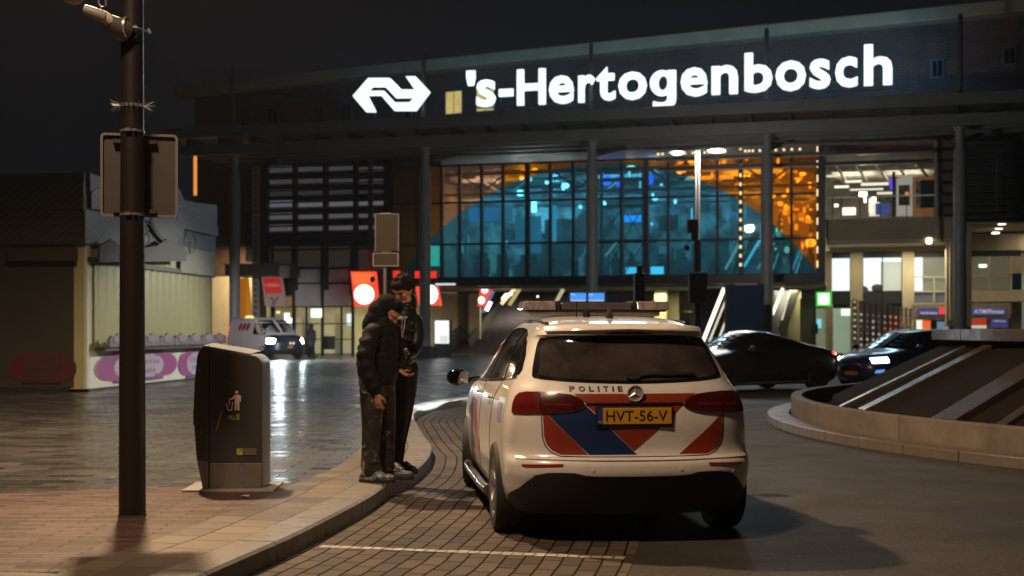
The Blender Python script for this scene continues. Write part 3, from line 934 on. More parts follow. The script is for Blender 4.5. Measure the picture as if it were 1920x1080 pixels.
# ------------------------------------------------------------------ station
FA = Vector((-16.5, 63.9)); FD = (Vector((19.04, 54.4))-FA).normalized(); FN = Vector((-FD.y, FD.x)); FROT = math.atan2(FD.y, FD.x)
def U(px, v=0.):
    t = (px-960)/F_
    return (t*(FA.y+v*FN.y)-FA.x-v*FN.x)/(FD.x-t*FD.y)
def DEP(u, v): return FA.y+u*FD.y+v*FN.y
def Z(px, py, v=0.): return CZ-(py-HY)*DEP(U(px, v), v)/F_
st = thing('station_building', 'long railway station front with canopy, columns and large blue and orange glass wall', 'building', (FA.x, FA.y, 0), FROT)
steel = M('canopy_steel', (.16,.17,.18), .5, col2=(.11,.115,.12), ns=1.5, metal=.2)
darks = M('dark_steel', (.022,.024,.027), .5, metal=.2)
colm = M('column_paint', (.22,.235,.25), .5, col2=(.15,.16,.17), ns=1.2)
u0, u1 = U(334), U(2050)
def ubeam(name, mat, ua, ub, va, vb, za, zb, par=None, bevel=0):
    return MB().box(ua, ub, va, vb, za, zb).build(name, mat, par or st, bevel=bevel)
zc = Z(797, 227)
can = ubeam('canopy', steel, u0, u1, -1.2, 4.6, zc-.50, zc)
can.data.materials[0] = steel
for v in (-1.0, .9, 2.3, 3.6):
    ubeam('roof_beam', steel, u0+.6, u1, v, v+.22, zc-1.35+(.12 if v > 0 else 0), zc-.85, can)
for k in range(26):
    uu = u0+1+k*1.7
    if uu < u1: MB().box(uu, uu+.10, -1.0, 4.2, zc-.84, zc-.52).build('purlin', darks, can)
sheen = M('beam_glint_pale', (.42,.42,.40), .3, metal=.6)  # pale strips stand in for light caught along the beam edges
for i, (v, z0) in enumerate(((1.3,-1.42),(2.6,-1.75),(3.2,-2.15))):
    ubeam('rail_beam', M('rail_dark', (.05,.05,.055), .4, metal=.4), U(1215), U(1755), v, v+.16, zc+z0-.16, zc+z0, can)
    ubeam('beam_glint', sheen, U(1215), U(1755), v-.10, v+.26, zc+z0-.19, zc+z0-.162, can)
cols = [440, 797, 1110, 1438, 1800]
for i, px in enumerate(cols):
    u = U(px)
    m = MB(); m.lathe([(.30,PZ),(.30,PZ+.04),(.265,PZ+.05),(.265,zc-2.3),(.19,zc-2.1),(.19,zc-1.4),(.33,zc-1.2),(.33,zc-.85)], n=24, c=(u,0,0))
    c = m.build('column', colm, st, smooth='auto')
    if px in (797, 1110): ubeam('column_plinth', darks, u-.52, u+.52, -.5, .5, PZ, PZ+.55, c, .03)
    ytop = {440:125, 797:98, 1110:83, 1438:55, 1805:28, 1800:28}[px]
    zt = Z(px, ytop)
    m = MB(); m.lathe([(.10,zc),(.10,zt-.1),(.07,zt)], n=12, c=(u,-.2,0)); m.build('mast', M('mast_grey', (.06,.065,.07), .6), st, smooth='auto')
    MB().beam((u,.0,zc-1.9),(u+1.1,2.6,zc-1.2),.14,.2).beam((u,0,zc-1.9),(u-.1,3.3,zc-1.3),.14,.2).build('brace', darks, c)
# ---- glass wall
GV = 3.5
zt, zb = Z(1530,287,GV), Z(1530,514,GV)
ug0, ug1 = U(738,GV), U(1536,GV)
def tinted():
    m = bpy.data.materials.new('film_glass'); m.use_nodes = True; nt = m.node_tree; nt.nodes.clear()
    out = nt.nodes.new('ShaderNodeOutputMaterial'); tcn = nt.nodes.new('ShaderNodeTexCoord'); sp = nt.nodes.new('ShaderNodeSeparateXYZ')
    nt.links.new(tcn.outputs['Object'], sp.inputs[0])
    ua, ub = U(752,GV), U(1532,GV); a = (ub-ua)/2; h = Z(1150,306,GV)-zb-.1; Rr = (a*a+h*h)/(2*h); uc = (ua+ub)/2; zz = zb+.1+h-Rr
    def mth(op, x, y):
        n = nt.nodes.new('ShaderNodeMath'); n.operation = op
        for i, q in enumerate((x, y)):
            if isinstance(q, (int, float)): n.inputs[i].default_value = q
            else: nt.links.new(q, n.inputs[i])
        return n.outputs[0]
    dx = mth('SUBTRACT', sp.outputs['X'], uc); dz = mth('SUBTRACT', sp.outputs['Z'], zz)
    d2 = mth('ADD', mth('MULTIPLY', dx, dx), mth('MULTIPLY', dz, dz))
    disc = mth('LESS_THAN', d2, Rr*Rr)
    clear = mth('MULTIPLY', mth('GREATER_THAN', sp.outputs['X'], U(828,GV)), mth('LESS_THAN', sp.outputs['X'], U(945,GV)))
    mo = nt.nodes.new('ShaderNodeMix'); mo.data_type = 'RGBA'; mo.inputs['A'].default_value = (.99,.56,.12,1); mo.inputs['B'].default_value = (.88,.62,.46,1)
    nt.links.new(clear, mo.inputs['Factor'])
    mc = nt.nodes.new('ShaderNodeMix'); mc.data_type = 'RGBA'; mc.inputs['B'].default_value = (.27,.62,.76,1)
    nt.links.new(disc, mc.inputs['Factor']); nt.links.new(mo.outputs['Result'], mc.inputs['A'])
    tr = nt.nodes.new('ShaderNodeBsdfTransparent'); nt.links.new(mc.outputs['Result'], tr.inputs[0])
    gl = nt.nodes.new('ShaderNodeBsdfGlossy'); gl.inputs['Roughness'].default_value = .03
    tl_ = nt.nodes.new('ShaderNodeBsdfTranslucent'); nt.links.new(mc.outputs['Result'], tl_.inputs[0])
    m1 = nt.nodes.new('ShaderNodeMixShader'); m1.inputs[0].default_value = .09
    nt.links.new(tr.outputs[0], m1.inputs[1]); nt.links.new(tl_.outputs[0], m1.inputs[2])
    m2 = nt.nodes.new('ShaderNodeMixShader'); m2.inputs[0].default_value = .07
    nt.links.new(m1.outputs[0], m2.inputs[1]); nt.links.new(gl.outputs[0], m2.inputs[2])
    nt.links.new(m2.outputs[0], out.inputs[0]); return m
film = tinted()
mpx = [738,785,829,862,903,943,989,1032,1075,1118,1165,1212,1253,1305,1345,1389,1438,1484,1534]
gw = bpy.data.objects.new('glass_wall', None); COL.objects.link(gw); gw.parent = st
for i in range(len(mpx)-1):
    a, b = U(mpx[i],GV), U(mpx[i+1],GV)
    for j in range(3):
        za = zb+(zt-zb)*(0,.30,.67)[j]; zz = zb+(zt-zb)*(.30,.67,1)[j]
        MB().box(a+.05, b-.05, GV, GV+.03, za+.04, zz-.04).build('glass_pane', film, gw)
for i, px in enumerate(mpx):
    a = U(px,GV); wd = .10 if px in (989,1212,1389) else .055
    MB().box(a-wd, a+wd, GV-.12, GV+.20, zb, zt).build('mullion', darks, gw)
for j in range(4):
    za = zb+(zt-zb)*(0,.30,.67,1)[j]
    MB().box(ug0, ug1, GV-.06, GV+.10, za-.045, za+.045).build('transom', darks, gw)
ubeam('bottom_beam', M('beam_black', (.018,.019,.02), .35, metal=.3), ug0-.2, U(1548,GV), GV-.5, GV+.3, zb-.42, zb-.05)
ubeam('corner_post', M('beam_black2', (.02,.021,.023), .4, metal=.3), U(1534.5,GV), U(1548,GV), GV-.45, GV+.3, zb-.05, zt+.4)
# lit beads along glass top and posts
sl_ = E('bead_light', (1,.72,.35), 1.3)
class _B:
    def box(s, *a): MB().box(*a).build('small_light', sl_, gw); return s
bd = _B()
for px in (1235,1243,1262,1285,1300,1322,1330,1355,1360,1398,1405,1412,1425,1455,1470,1485,1500): bd.box(U(px,GV)-.05, U(px,GV)+.05, GV-.2, GV-.1, zt+.14, zt+.24)
for k in range(14): bd.box(U(1389,GV)-.05, U(1389,GV)+.05, GV-.2, GV-.13, zb+.4+k*.42, zb+.55+k*.42)
for k in range(9): bd.box(U(1533,GV)-.04, U(1533,GV)+.06, GV-.2, GV-.13, zb+.3+k*.66, zb+.62+k*.66)
# ---- hall behind the glass
hall = bpy.data.objects.new('upper_hall', None); COL.objects.link(hall); hall.parent = st
hw = M('hall_wall', (.42,.44,.42), .7, col2=(.03,.035,.045), ns=.9, nf=.22)
ubeam('unlit_bay_sheet', M('unlit_bay_dark', (.05,.04,.035), .8), ug0-.5, U(826,5), 5.0, 5.15, zb-.3, zt+.6, hall)  # dark sheet added to stand for the unlit interior behind these panes
hfl = M('hall_floor', (.25,.25,.25), .3)
ubeam('back_wall', hw, ug0-4, U(1548,GV)+1, 19, 19.3, zb-.4, zt+1.2, hall)
ubeam('side_wall', M('hall_side', (.30,.22,.16), .7, col2=(.16,.1,.08)), ug0-1.5, ug0-1.3, GV+.3, 19, zb-.4, zt+.8, hall)
ubeam('hall_floor', hfl, ug0, U(1548,GV), 10.5, 19, zb-.40, zb-.1, hall)
ubeam('hall_roof', darks, ug0-1, U(1548,GV)+.4, GV+.3, 19, zt+.6, zt+.8, hall)
rng = random.Random(3)
m = MB()
for k in range(30):
    px = rng.uniform(840,1520); v = rng.uniform(9,17); a = U(px,v); z0 = zb+rng.choice([0,0,0,1.3,2.6]); m.box(a, a+rng.uniform(.3,1.6), v, v+.4, z0, z0+rng.uniform(.6,2.1))
m.build('stalls', M('stall_dark', (.08,.09,.10), .6, col2=(.3,.3,.28), ns=1.3, nf=.3), hall)
m = MB()
for k in range(16):
    v = 6+(k % 4)*3.2; px = 850+k*44; a = U(px,v); m.beam((a,v,zt+.1),(a+1.6,v+.2,zt-1.0),.07,.1).beam((a+1.6,v+.2,zt-1.0),(a+3.2,v,zt+.1),.07,.1)
for v in (7, 10, 14): m.box(ug0, U(1530,v), v, v+.12, zt-.1, zt+.1).box(ug0, U(1530,v), v, v+.12, zt-1.15, zt-1.0)
m.build('roof_truss', M('truss_pale', (.35,.36,.36), .5), hall)
# lift tower frame in the hall
m = MB()
la, lb_ = U(1128,8), U(1207,8)
for a in (la, (la+lb_)/2, lb_): m.beam((a,8,zb),(a,8,zt),.16,.16)
for z in (.15, 2.0, 3.8, 5.2): m.beam((la,8,zb+z),(lb_,8,zb+z),.14,.2)
for z in (.15, 2.0): m.beam((la,8,zb+z),((la+lb_)/2,8,zb+z+1.8),.05,.05).beam(((la+lb_)/2,8,zb+z),(la,8,zb+z+1.8),.05,.05).beam(((la+lb_)/2,8,zb+z),(lb_,8,zb+z+1.8),.05,.05).beam((lb_,8,zb+z),((la+lb_)/2,8,zb+z+1.8),.05,.05)
m.build('lift_tower', darks, hall)
def blob(px, py, w, h, col, s, v=9., name='hall_lamp', par=None):
    a = U(px, v); z = Z(px, py, v); k = DEP(a, v)/F_
    mb_ = MB(); n = 14
    if max(w, h) > 18 or name != 'hall_lamp': mb_.box(a-w*k/2, a+w*k/2, v, v+.06, z-h*k/2, z+h*k/2)
    else: mb_.prism([(a+w*k*.56*math.cos(2*PI*i/n), v, z+h*k*.56*math.sin(2*PI*i/n)) for i in range(n)], (0,.06,0))
    return mb_.build(name, E('e_%d_%d_%d_%d' % (*[int(c*99) for c in col], int(s*10)), col, s), par or hall)
WH = (.85,1,1)
for px, py, w, h, s in ((1001,388,9,20,9),(975,362,14,10,9),(1025,342,6,6,6),(1060,348,13,8,8),(1056,350,5,14,6),(1131,382,10,9,7),(1088,388,6,7,4),(1228,372,10,7,4),(1266,378,5,8,4),(1224,365,4,4,5),(1180,330,3,18,2.4),(1200,340,3,30,1.6),(1222,420,3,6,3),(1283,320,5,5,4),(1240,346,5,4,3),(1340,366,12,4,1.2),(1297,400,2.5,20,2),(930,340,9,5,3),(950,455,3,8,1.5)):
    blob(px, py, w, h, WH, s)
for px, py, w, h, c, s in ((1138,338,16,18,(.05,.12,1),3.5),(1162,340,14,20,(.04,.1,1),2.5),(1219,336,11,18,(.05,.12,1),3),(1183,410,38,12,(.05,.35,1),2.6),(1286,501,34,26,(.25,.85,1),2.4),(1186,507,26,12,(.3,.9,1),2.0),(1232,507,24,14,(.3,.9,1),2.2),(915,516,8,5,(.4,.4,1),5),
    (855,330,24,18,(.85,.8,1),.22),(905,327,30,16,(.85,.8,1),.26),(940,326,30,18,(.85,.8,1),.25),(862,395,12,34,(1,.8,.5),.14),(905,402,55,26,(.35,.6,1),.45),(948,400,26,30,(.5,.75,1),.34),
    (808,478,32,42,(.35,.95,.5),1.1),(846,372,10,22,(1,.6,.2),.45),(985,436,40,60,(.3,.75,.9),.30),(1036,420,14,70,(.35,.9,1),.75),(1003,440,24,70,(.3,.85,1),.35),(920,492,22,40,(.6,1,.6),.35),(866,478,4,50,(.6,1,.7),.9)):
    blob(px, py, w, h, c, s, v=9.6 if px != 808 else 4.6)
# amber sparkle behind the orange film
OR = (1,.75,.4)
blob(1183,314,16,7,(1,.85,.5),5); blob(990,322,26,8,(1,.8,.4),2.6); blob(978,334,8,7,(1,.8,.4),3.5); blob(993,336,7,10,(1,.9,.6),4); blob(1003,318,9,5,(1,.8,.4),3)
for k in range(70):
    px = rng.uniform(1262,1532); yy = 292+((px-1262)/270)**1.5*120
    py = rng.uniform(292, max(300, min(500, yy+30)))
    blob(px, py, rng.uniform(3,13), rng.uniform(3,12), OR, rng.choice([.8,1.4,2.4,3.6]), v=rng.choice([6.5,8,10,12]))
for k in range(26):
    px = rng.uniform(1452,1532); py = rng.uniform(372,470)
    blob(px, py, rng.uniform(3,9), rng.uniform(4,14), OR, rng.choice([.9,1.6,3.]), v=rng.choice([6.5,8,10]))
for k in range(50):
    px = rng.uniform(845,1500); lim = 318+((px-1150)/390)**2*190
    row = rng.choice([335,352,372,395,420,445,470,492]); py = row+rng.uniform(-7,7)
    if py < lim: continue
    c = rng.choice([(.7,1,1),(.5,.9,1),(.9,1,.8),(1,.95,.6),(.5,1,.7),(.3,.6,1)])
    blob(px, py, rng.choice([3,5,8,14,22]), rng.choice([4,6,9,16]), c, rng.choice([.08,.14,.22,.32,.6]), v=rng.choice([8.2,10.5,13]))
blob(1035,318,150,16,OR,.5,v=11); blob(1250,304,120,10,OR,.55,v=11); blob(1330,332,90,9,OR,1.6,v=11); blob(1390,318,150,5,OR,.9,v=12); blob(1490,330,70,60,OR,.28,v=14); blob(1350,310,160,40,OR,.22,v=14); blob(1520,455,18,14,(1,.9,.8),3.)
blob(1490,440,90,120,OR,.22,v=14.5)
# ceiling lamps of the hall
for k in range(4):
    a = ug0+3+k*7.2
    lamp('hall_light', 'AREA', (a, 9, zt+.3), 300, (.92,1,.98), target=None, size=3, parent=hall)
rgl = random.Random(8)
for px, py, c, e in ((985,420,(.8,1,1),420),(1040,360,(.9,1,1),260),(1100,470,(1,.9,.7),40),(1230,380,(.8,.95,1),160),(1300,470,(.7,.9,1),50),(1360,400,(.9,.95,1),120),(900,470,(.8,1,.7),40),(1400,330,(1,.85,.6),260),(1500,330,(1,.8,.5),240),(1500,430,(1,.8,.5),220),(1280,310,(1,.85,.6),160),(930,360,(.9,.9,1),40)):
    lamp('added_hall_pool', 'POINT', (U(px,17), 17.0, Z(px,py,17)), e, c, size=.25, parent=hall)  # point lights added near the back wall to make pools of light
m = MB()
for k in range(22):
    px = rgl.uniform(850,1520); v = rgl.uniform(8,13); a = U(px,v)
    m.box(a-.2,a+.2,v,v+.25,zb,zb+1.1); m.ball((a,v+.1,zb+1.5),(.14,.14,.17),10,7); m.ball((a,v+.12,zb+1.05),(.24,.16,.35),10,7)
m.build('travellers', M('crowd_dark', (.04,.04,.05), .8), hall)
for (xa, ya, xb, yb) in ((1010,512,1105,400),(1045,512,1140,400),(1100,512,1160,440)):
    v = 11; MB().beam((U(xa,v),v,Z(xa,ya,v)),(U(xb,v),v,Z(xb,yb,v)),.25,.7).build('inner_escalator', M('inner_esc', (.35,.20,.17), .5), hall)
# ---- escalators and stairs through the hall
esc = M('escalator_steel', (.25,.25,.2), .35, metal=.7)
def flight(name, pxa, pya, va, pxb, pyb, vb, w, mat, steps=0, rail=True, par=None):
    A = Vector((U(pxa,va), va, Z(pxa,pya,va))); B = Vector((U(pxb,vb), vb, Z(pxb,pyb,vb)))
    m = MB()
    g = bpy.data.objects.new(name, None); COL.objects.link(g); g.parent = par or st
    d = Vector((B.x-A.x, B.y-A.y, 0)); L = d.length; d.normalize(); r = Vector((d.y, -d.x, 0))
    if steps:
        for k in range(steps):
            p = A+(B-A)*(k/steps); q = A+(B-A)*((k+1)/steps)
            z = q.z
            vs = [p-r*w/2, p+r*w/2, q+r*w/2, q-r*w/2]
            m.prism([(a.x, a.y, z) for a in vs], (0,0,-.35))
        m.build('steps', mat, g)
    else:
        m.beam(A, B, w, .5); m.build('truss', mat, g)
    if rail:
        for s in (-1, 1):
            o = r*s*w/2
            MB().beam(A+o+Vector((0,0,.45)), B+o+Vector((0,0,.45)), .06, .8).build('balustrade', esc, g)
            MB().tube([A+o+Vector((0,0,.92)), B+o+Vector((0,0,.92))], .05, n=8).build('handrail', M('handrail', (.03,.03,.03), .3), g)
    return g
stone_st = M('stair_stone', (.16,.15,.145), .6, col2=(.10,.095,.09), ns=2)
flight('staircase', 920, 668, 7, 1035, 548, 15, 5.2, stone_st, steps=24)
# ascending escalators left of the stairs and right group
flight('escalator', 860, 664, 8, 955, 548, 16, 1.2, darks)
flight('escalator', 1322, 625, 6.5, 1362, 500, 10, 1.3, darks)
flight('escalator', 1385, 625, 6.5, 1442, 430, 12, 1.3, darks)
flight('escalator', 1440, 640, 6.5, 1486, 500, 10, 1.3, darks)
for (xa, ya, xb, yb, s, wd) in ((1318,640,1358,540,2.2,.16),(1330,640,1368,545,.8,.09),(1346,640,1362,598,.9,.08),(1448,590,1468,540,1.8,.14),(1466,600,1478,560,.7,.08),(1360,505,1395,440,.9,.10),(1395,500,1438,428,1.3,.12),(1420,505,1452,455,.7,.08),(1483,512,1500,470,.6,.1),(1095,470,1120,440,.4,.08),(1135,480,1158,452,.7,.08)):
    v = 5.6
    MB().beam((U(xa,v),v,Z(xa,ya,v)),(U(xb,v),v,Z(xb,yb,v)),wd,wd).build('escalator_light', E('esc_l%d' % int(s*10), (1,.93,.7) if ya > 520 else (.5,.95,1), s), st)
for (xa, ya, xb, yb, s, c) in ((940,570,968,538,1.2,(1,.75,.45)),(955,572,975,540,.5,(1,.8,.3)),(905,585,925,545,.3,(.5,.5,.8)),(912,582,920,566,4,(1,.8,.85)),(942,562,950,552,2.5,(1,.95,.5)),(1043,566,1056,542,.5,(1,.9,.5))):
    v = 6.2
    MB().beam((U(xa,v),v,Z(xa,ya,v)),(U(xb,v),v,Z(xb,yb,v)),.16,.16).build('escalator_light', E('escw%d%d' % (int(s*10), int(c[2]*9)), c, s), st)
# ---- ground floor under the hall
yst = M('hall_stone_yellow', (.42,.38,.22), .7, col2=(.30,.27,.15), ns=1.1, nf=.5)
gfz = zb-.45
ubeam('ground_hall_wall', yst, U(1160,17), U(1560,17), 17, 17.3, PZ, gfz)
ubeam('ground_hall_wall', M('hall_dark_wall', (.07,.065,.06), .7, col2=(.035,.03,.03), ns=.8), U(760,17), U(1060,17), 17, 17.3, PZ, gfz)
ubeam('ground_hall_ceiling', M('gh_ceiling', (.35,.34,.27), .8), ug0, U(1548,GV), GV+.4, 9.8, gfz-.05, gfz+.1)
ubeam('ground_hall_floor', M('gh_floor', (.18,.18,.17), .25), ug0, U(1548,GV), GV+.4, 18, PZ+.006, PZ+.03)
for px, v in ((868,9),(1262,12),(1238,10),(1490,9)):
    a = U(px, v); MB().box(a-.32, a+.32, v, v+.6, PZ+.03, gfz-.05).build('hall_pillar', yst if px > 1100 else M('dark_pillar', (.06,.06,.06), .6), st)
MB().box(U(1170,14), U(1330,14), 14, 14.1, 2.4, 2.5).box(U(1170,14), U(1330,14), 14, 14.1, 1.3, 1.36).build('hall_balustrade', esc, st)
for (a, v, e, c) in ((U(1250,9),9,260,(1,.9,.5)),(U(1480,8),8,130,(1,.9,.6)),(U(960,10),10,110,(1,.85,.7))):
    lamp('ground_hall_light', 'AREA', (a, v, gfz-.15), e, c, size=1.6, parent=st)
def fpanel(name, px0, py0, px1, py1, v, mat, par=None, th=.08, bevel=0.0, sk=0):
    """slab in the facade frame seen at this place"""
    a, b = U(px0,v), U(px1,v); pm_ = (px0+px1)/2
    z1, z0 = Z(pm_,py0,v), Z(pm_,py1,v)
    if sk:
        k = DEP(a, v)/F_*sk
        return MB().prism([(a,v,z1),(b,v,z1),(b+k,v,z0),(a+k,v,z0)],(0,th,0)).build(name, mat, par or st, bevel=bevel)
    return MB().box(a, b, v, v+th, z0, z1).build(name, mat, par or st, bevel=bevel)
for px, py, w, h in ((955,552,10,4),(1165,538,22,4),(1008,556,3,3)): blob(px, py, w, h, (1,.98,.85), 3, v=6, name='hall_lamp', par=st)
blob(1000,538,70,5,(1,.95,.8),.25,v=5,name='ceiling_glow_strip',par=st)
blob(835,533,40,3.5,(.9,.95,1),1.0,v=3,name='ceiling_lamp',par=st)
# ---- louvre block left of the glass
lo = bpy.data.objects.new('louvre_block', None); COL.objects.link(lo); lo.parent = st
LV = 3.6
ubeam('block_wall', M('block_dark', (.028,.030,.033), .6, col2=(.018,.019,.02)), U(482,LV), U(738,LV), LV+.5, LV+.8, PZ, zt+.9, lo)
ubeam('left_return', M('block_dark', (.03,.03,.03)), U(482,LV), U(482,LV)+.3, LV, LV+9, 3.6, zt+.9, lo)
slat = M('louvre_slat', (.055,.058,.062), .45, metal=.3)
slat_l = M('louvre_blind', (.30,.31,.34), .7)
ys = [312,322,335,346,358,368,383,393,407,416,430,440,452,462]
for k in range(16):
    z = Z(600,300+k*11.2,LV)
    m = MB(); a, b = U(492,LV), U(720,LV)
    m.add([(a,LV,z),(b,LV,z),(b,LV+.35,z+.10),(a,LV+.35,z+.10),(a,LV,z-.03),(b,LV,z-.03),(b,LV+.35,z+.07),(a,LV+.35,z+.07)], [(0,3,2,1),(4,5,6,7),(0,1,5,4),(1,2,6,5),(2,3,7,6),(3,0,4,7)])
    m.build('louvre', slat, lo)
bays = [(503,548),(556,604),(613,661),(669,718)]
for yy, s in ((318,.05),(341,.045),(362,.025),(383,.12),(406,.085),(428,.085)):
    for i, (a, b) in enumerate(bays):
        w_ = M('lit_blind_%d' % int(s*1000), (.07,.07,.08), .7, emit=(.8,.82,.95), es=s, sample=False)
        fpanel('window_band', a+(yy < 340)*2, yy-(7-i*.6), b, yy+5-i*.6, LV+.42, w_, lo, th=.05)
for px in (497,551,609,665,722,735):
    ubeam('louvre_post', darks, U(px,LV)-.07, U(px,LV)+.07, LV-.05, LV+.4, 3.5, zt+.4, lo)
lad = MB(); pal = M('ladder_pale', (.50,.50,.48), .5)
for k in range(20):
    z = Z(486, 318+k*11, LV)
    lad.box(U(480,LV), U(490,LV), LV-.3, LV-.22, z-.10, z+.05)
lad.box(U(482,LV), U(485,LV), LV-.3, LV-.22, PZ, Z(486,312,LV))
lad.build('service_ladder', pal, st)
for px, yy in ((480,510),):
    m = MB(); m.box(U(478,LV), U(491,LV), LV-.34, LV-.26, Z(484,605,LV), Z(484,312,LV)+.1); 
    m.build('ladder_post', M('post_pale', (.34,.33,.30), .5, col2=(.22,.21,.2), ns=6), st)
hp = MB()
for k in range(26):
    z = Z(486, 318+k*11.2, LV); hp.box(U(482.5,LV), U(487,LV), LV-.36, LV-.345, z-.09, z+.02)
hp.build('post_holes', darks, st)
# glazed storeys below the louvres
gp = M('grey_panel', (.5,.47,.52), .5, col2=(.4,.38,.42), ns=1.5)
dk = M('shop_dark_glass', (.02,.02,.022), .1)
for (a, b) in ((553,600),(608,655)):
    fpanel('grey_window', a, 505, b, 530, LV+.35, gp, lo); fpanel('grey_window', a, 533, b, 573, LV+.35, gp, lo)
    fpanel('dark_window', a, 462, b, 500, LV+.35, M('room_dim', (.05,.05,.05), .3, emit=(.5,.42,.38), es=.03, sample=False), lo)
for (a, b) in ((505,545),(668,728)): fpanel('dark_window', a, 462, b, 505, LV+.35, M('room_dim', (.05,.05,.05)), lo)
for px in (510,550,604,661,735):
    fpanel('frame_post', px-2.5, 455, px+2.5, 668, LV+.28, darks, lo)
for py in (458,503,531,575): fpanel('frame_rail', 505, py-1.2, 660, py+1.2, LV+.24, darks, lo)
# lit shop
shop = M('shop_interior_wall', (.62,.58,.36), .8, col2=(.45,.41,.24), ns=1.3, nf=.5)
ubeam('shop_back_wall', shop, U(500,9), U(900,9), 9, 9.2, PZ, 3.4)
ubeam('shop_ceiling', shop, U(505,LV), U(735,LV), LV+.85, 9, 3.2, 3.3)
for c in kids(lo):
    if c.name.startswith('block_wall'):
        c.scale.z = 1
        # wall stops above the shop window
        for v in c.data.vertices:
            if v.co.z < 1: v.co.z = 3.25
for px in (560,640,700): lamp('shop_light', 'AREA', (U(px,6.5), 6.3, 3.1), 60, (1,.95,.62), size=1.5, parent=st)
glz = M('shop_glass', (.9,.9,.9), .03, alpha=.10)
for (a, b) in ((513,548),(553,601),(607,658)):
    fpanel('shop_glass', a, 578, b, 665, LV+.4, glz, th=.03)
for py in (607,636,664): fpanel('shop_rail', 508, py-1, 662, py+1, LV+.3, darks)
for px in (513,552,604,660,574,640): fpanel('shop_post', px-1.6, 575, px+1.6, 666, LV+.3, darks)
fpanel('shop_lit_sign', 583, 579, 602, 595, LV+.2, E('shop_white', (.85,1,.95), 1.8)); fpanel('shop_lit_sign', 650, 588, 658, 610, LV+.6, E('shop_pale', (.8,.95,1), 1.2))
fpanel('shop_lit_sign', 533, 587, 542, 606, 6, E('shop_white2', (1,1,.85), 2.2)); fpanel('shop_lit_sign', 541, 596, 553, 606, 5.5, E('shop_white2', (1,1,.9), 2.2)); fpanel('shop_lit_sign', 541, 611, 552, 618, 5.5, E('shop_blue', (.3,.6,.9), .9))
fpanel('shop_shelf', 566, 585, 580, 663, 6.5, M('shelf_olive', (.20,.17,.08), .6)); fpanel('shop_shelf', 628, 580, 642, 663, 6, M('shelf_tan', (.5,.42,.22), .6)); fpanel('shop_lamp', 518, 583, 524, 588, 6, E('shop_dot', (1,.9,.4), 1.2))
# bins at the shop
fpanel('shop_bin', 605, 630, 622, 655, LV-.3, M('bin_dark', (.03,.03,.035), .5), th=.4)
lamp('wall_light', 'AREA', (U(425,9), 8.5, 6.4), 700, (1,.78,.45), size=1.2, parent=st)
_v = Vector((-11.6,57.6))-FA

# orange wall by kiosk, beige stone band
# ---- right wing
rw_ = bpy.data.objects.new('right_wing', None); COL.objects.link(rw_); rw_.parent = st
cst = M('beige_concrete', (.40,.335,.225), .75, col2=(.31,.255,.165), ns=.9, nf=.5, bump=.1)
cstl = M('beige_stone_light', (.60,.51,.35), .7, col2=(.48,.40,.27), ns=1.1, nf=.5)
R1, R2 = 3.5, 6.5
fpanel('floor_band', 1549, 409, 1790, 449, R1, cst, rw_, th=4)
fpanel('soffit_edge', 1549, 449, 1790, 453, R1+.05, cstl, rw_, th=.3)
fpanel('soffit', 1549, 452, 1790, 456, R1+.4, cstl, rw_, th=3.0)
fpanel('wall_band_dark', 1560, 471, 1915, 482, R2, darks, rw_, th=.3)
fpanel('wall_band', 1556, 440, 2060, 471, R2+.02, cstl, rw_, th=.3)
for a, b in ((1548,1560),(1594,1618),(1692,1714)): fpanel('stone_pier', a, 470, b, 668, R2-.06, cst if a != 1692 else cstl, rw_, th=.5)
m_ = fpanel('stone_pier', 1781, 448, 1792, 600, R1+.1, cstl, rw_, th=.5)
fpanel('stone_pier', 1775, 415, 1822, 612, R1+.7, cst, rw_, th=1.2)
offw = E('office_white', (.86,1,.98), 1.15)
fpanel('office_window', 1560, 482, 1593, 545, R2+.2, offw, rw_); 
fpanel('office_window', 1619, 481, 1690, 545, R2+.2, offw, rw_)
fpanel('office_blind', 1651, 491, 1690, 545, R2+.12, M('blind_grey', (.35,.38,.36), .8, emit=(.6,.68,.62), es=.45, sample=False), rw_, th=.03)
m = MB(); a = U(1645,R2); zz = Z(1645,540,R2); m.ball((a,R2+.1,zz),(.28,.05,.2)); m.ball((a-.7,R2+.1,zz-.1),(.3,.05,.22)); m.build('office_chair', M('chair_dk', (.05,.06,.06), .7), rw_, smooth=True)
fpanel('window_post', 1653.5, 482, 1655.5, 568, R2+.05, darks, rw_)
fpanel('office_window', 1714, 481, 1730, 546, R2+.2, offw, rw_)
fpanel('office_window', 1730, 480, 1778, 546, R2+.2, M('dim_green_window', (.1,.1,.1), .3, emit=(.34,.34,.22), es=.5, sample=False), rw_)
fpanel('window_sill_band', 1560, 546, 1690, 570, R2+.1, M('band_dark_blue', (.03,.034,.04), .4), rw_)
fpanel('spandrel_panel', 1715, 549, 1778, 568, R2+.1, M('spandrel_grey', (.10,.11,.13), .4, emit=(.1,.11,.14), es=.4, sample=False), rw_)
for p in ((1714,518,1779,520.5),(1714,545,1779,548),(1714,568,1779,572),(1750,518,1753,570),(1778,480,1780.5,570),(1713,480,1714.5,572)): fpanel('window_frame', *p, R2-.02, cstl, rw_, th=.1)
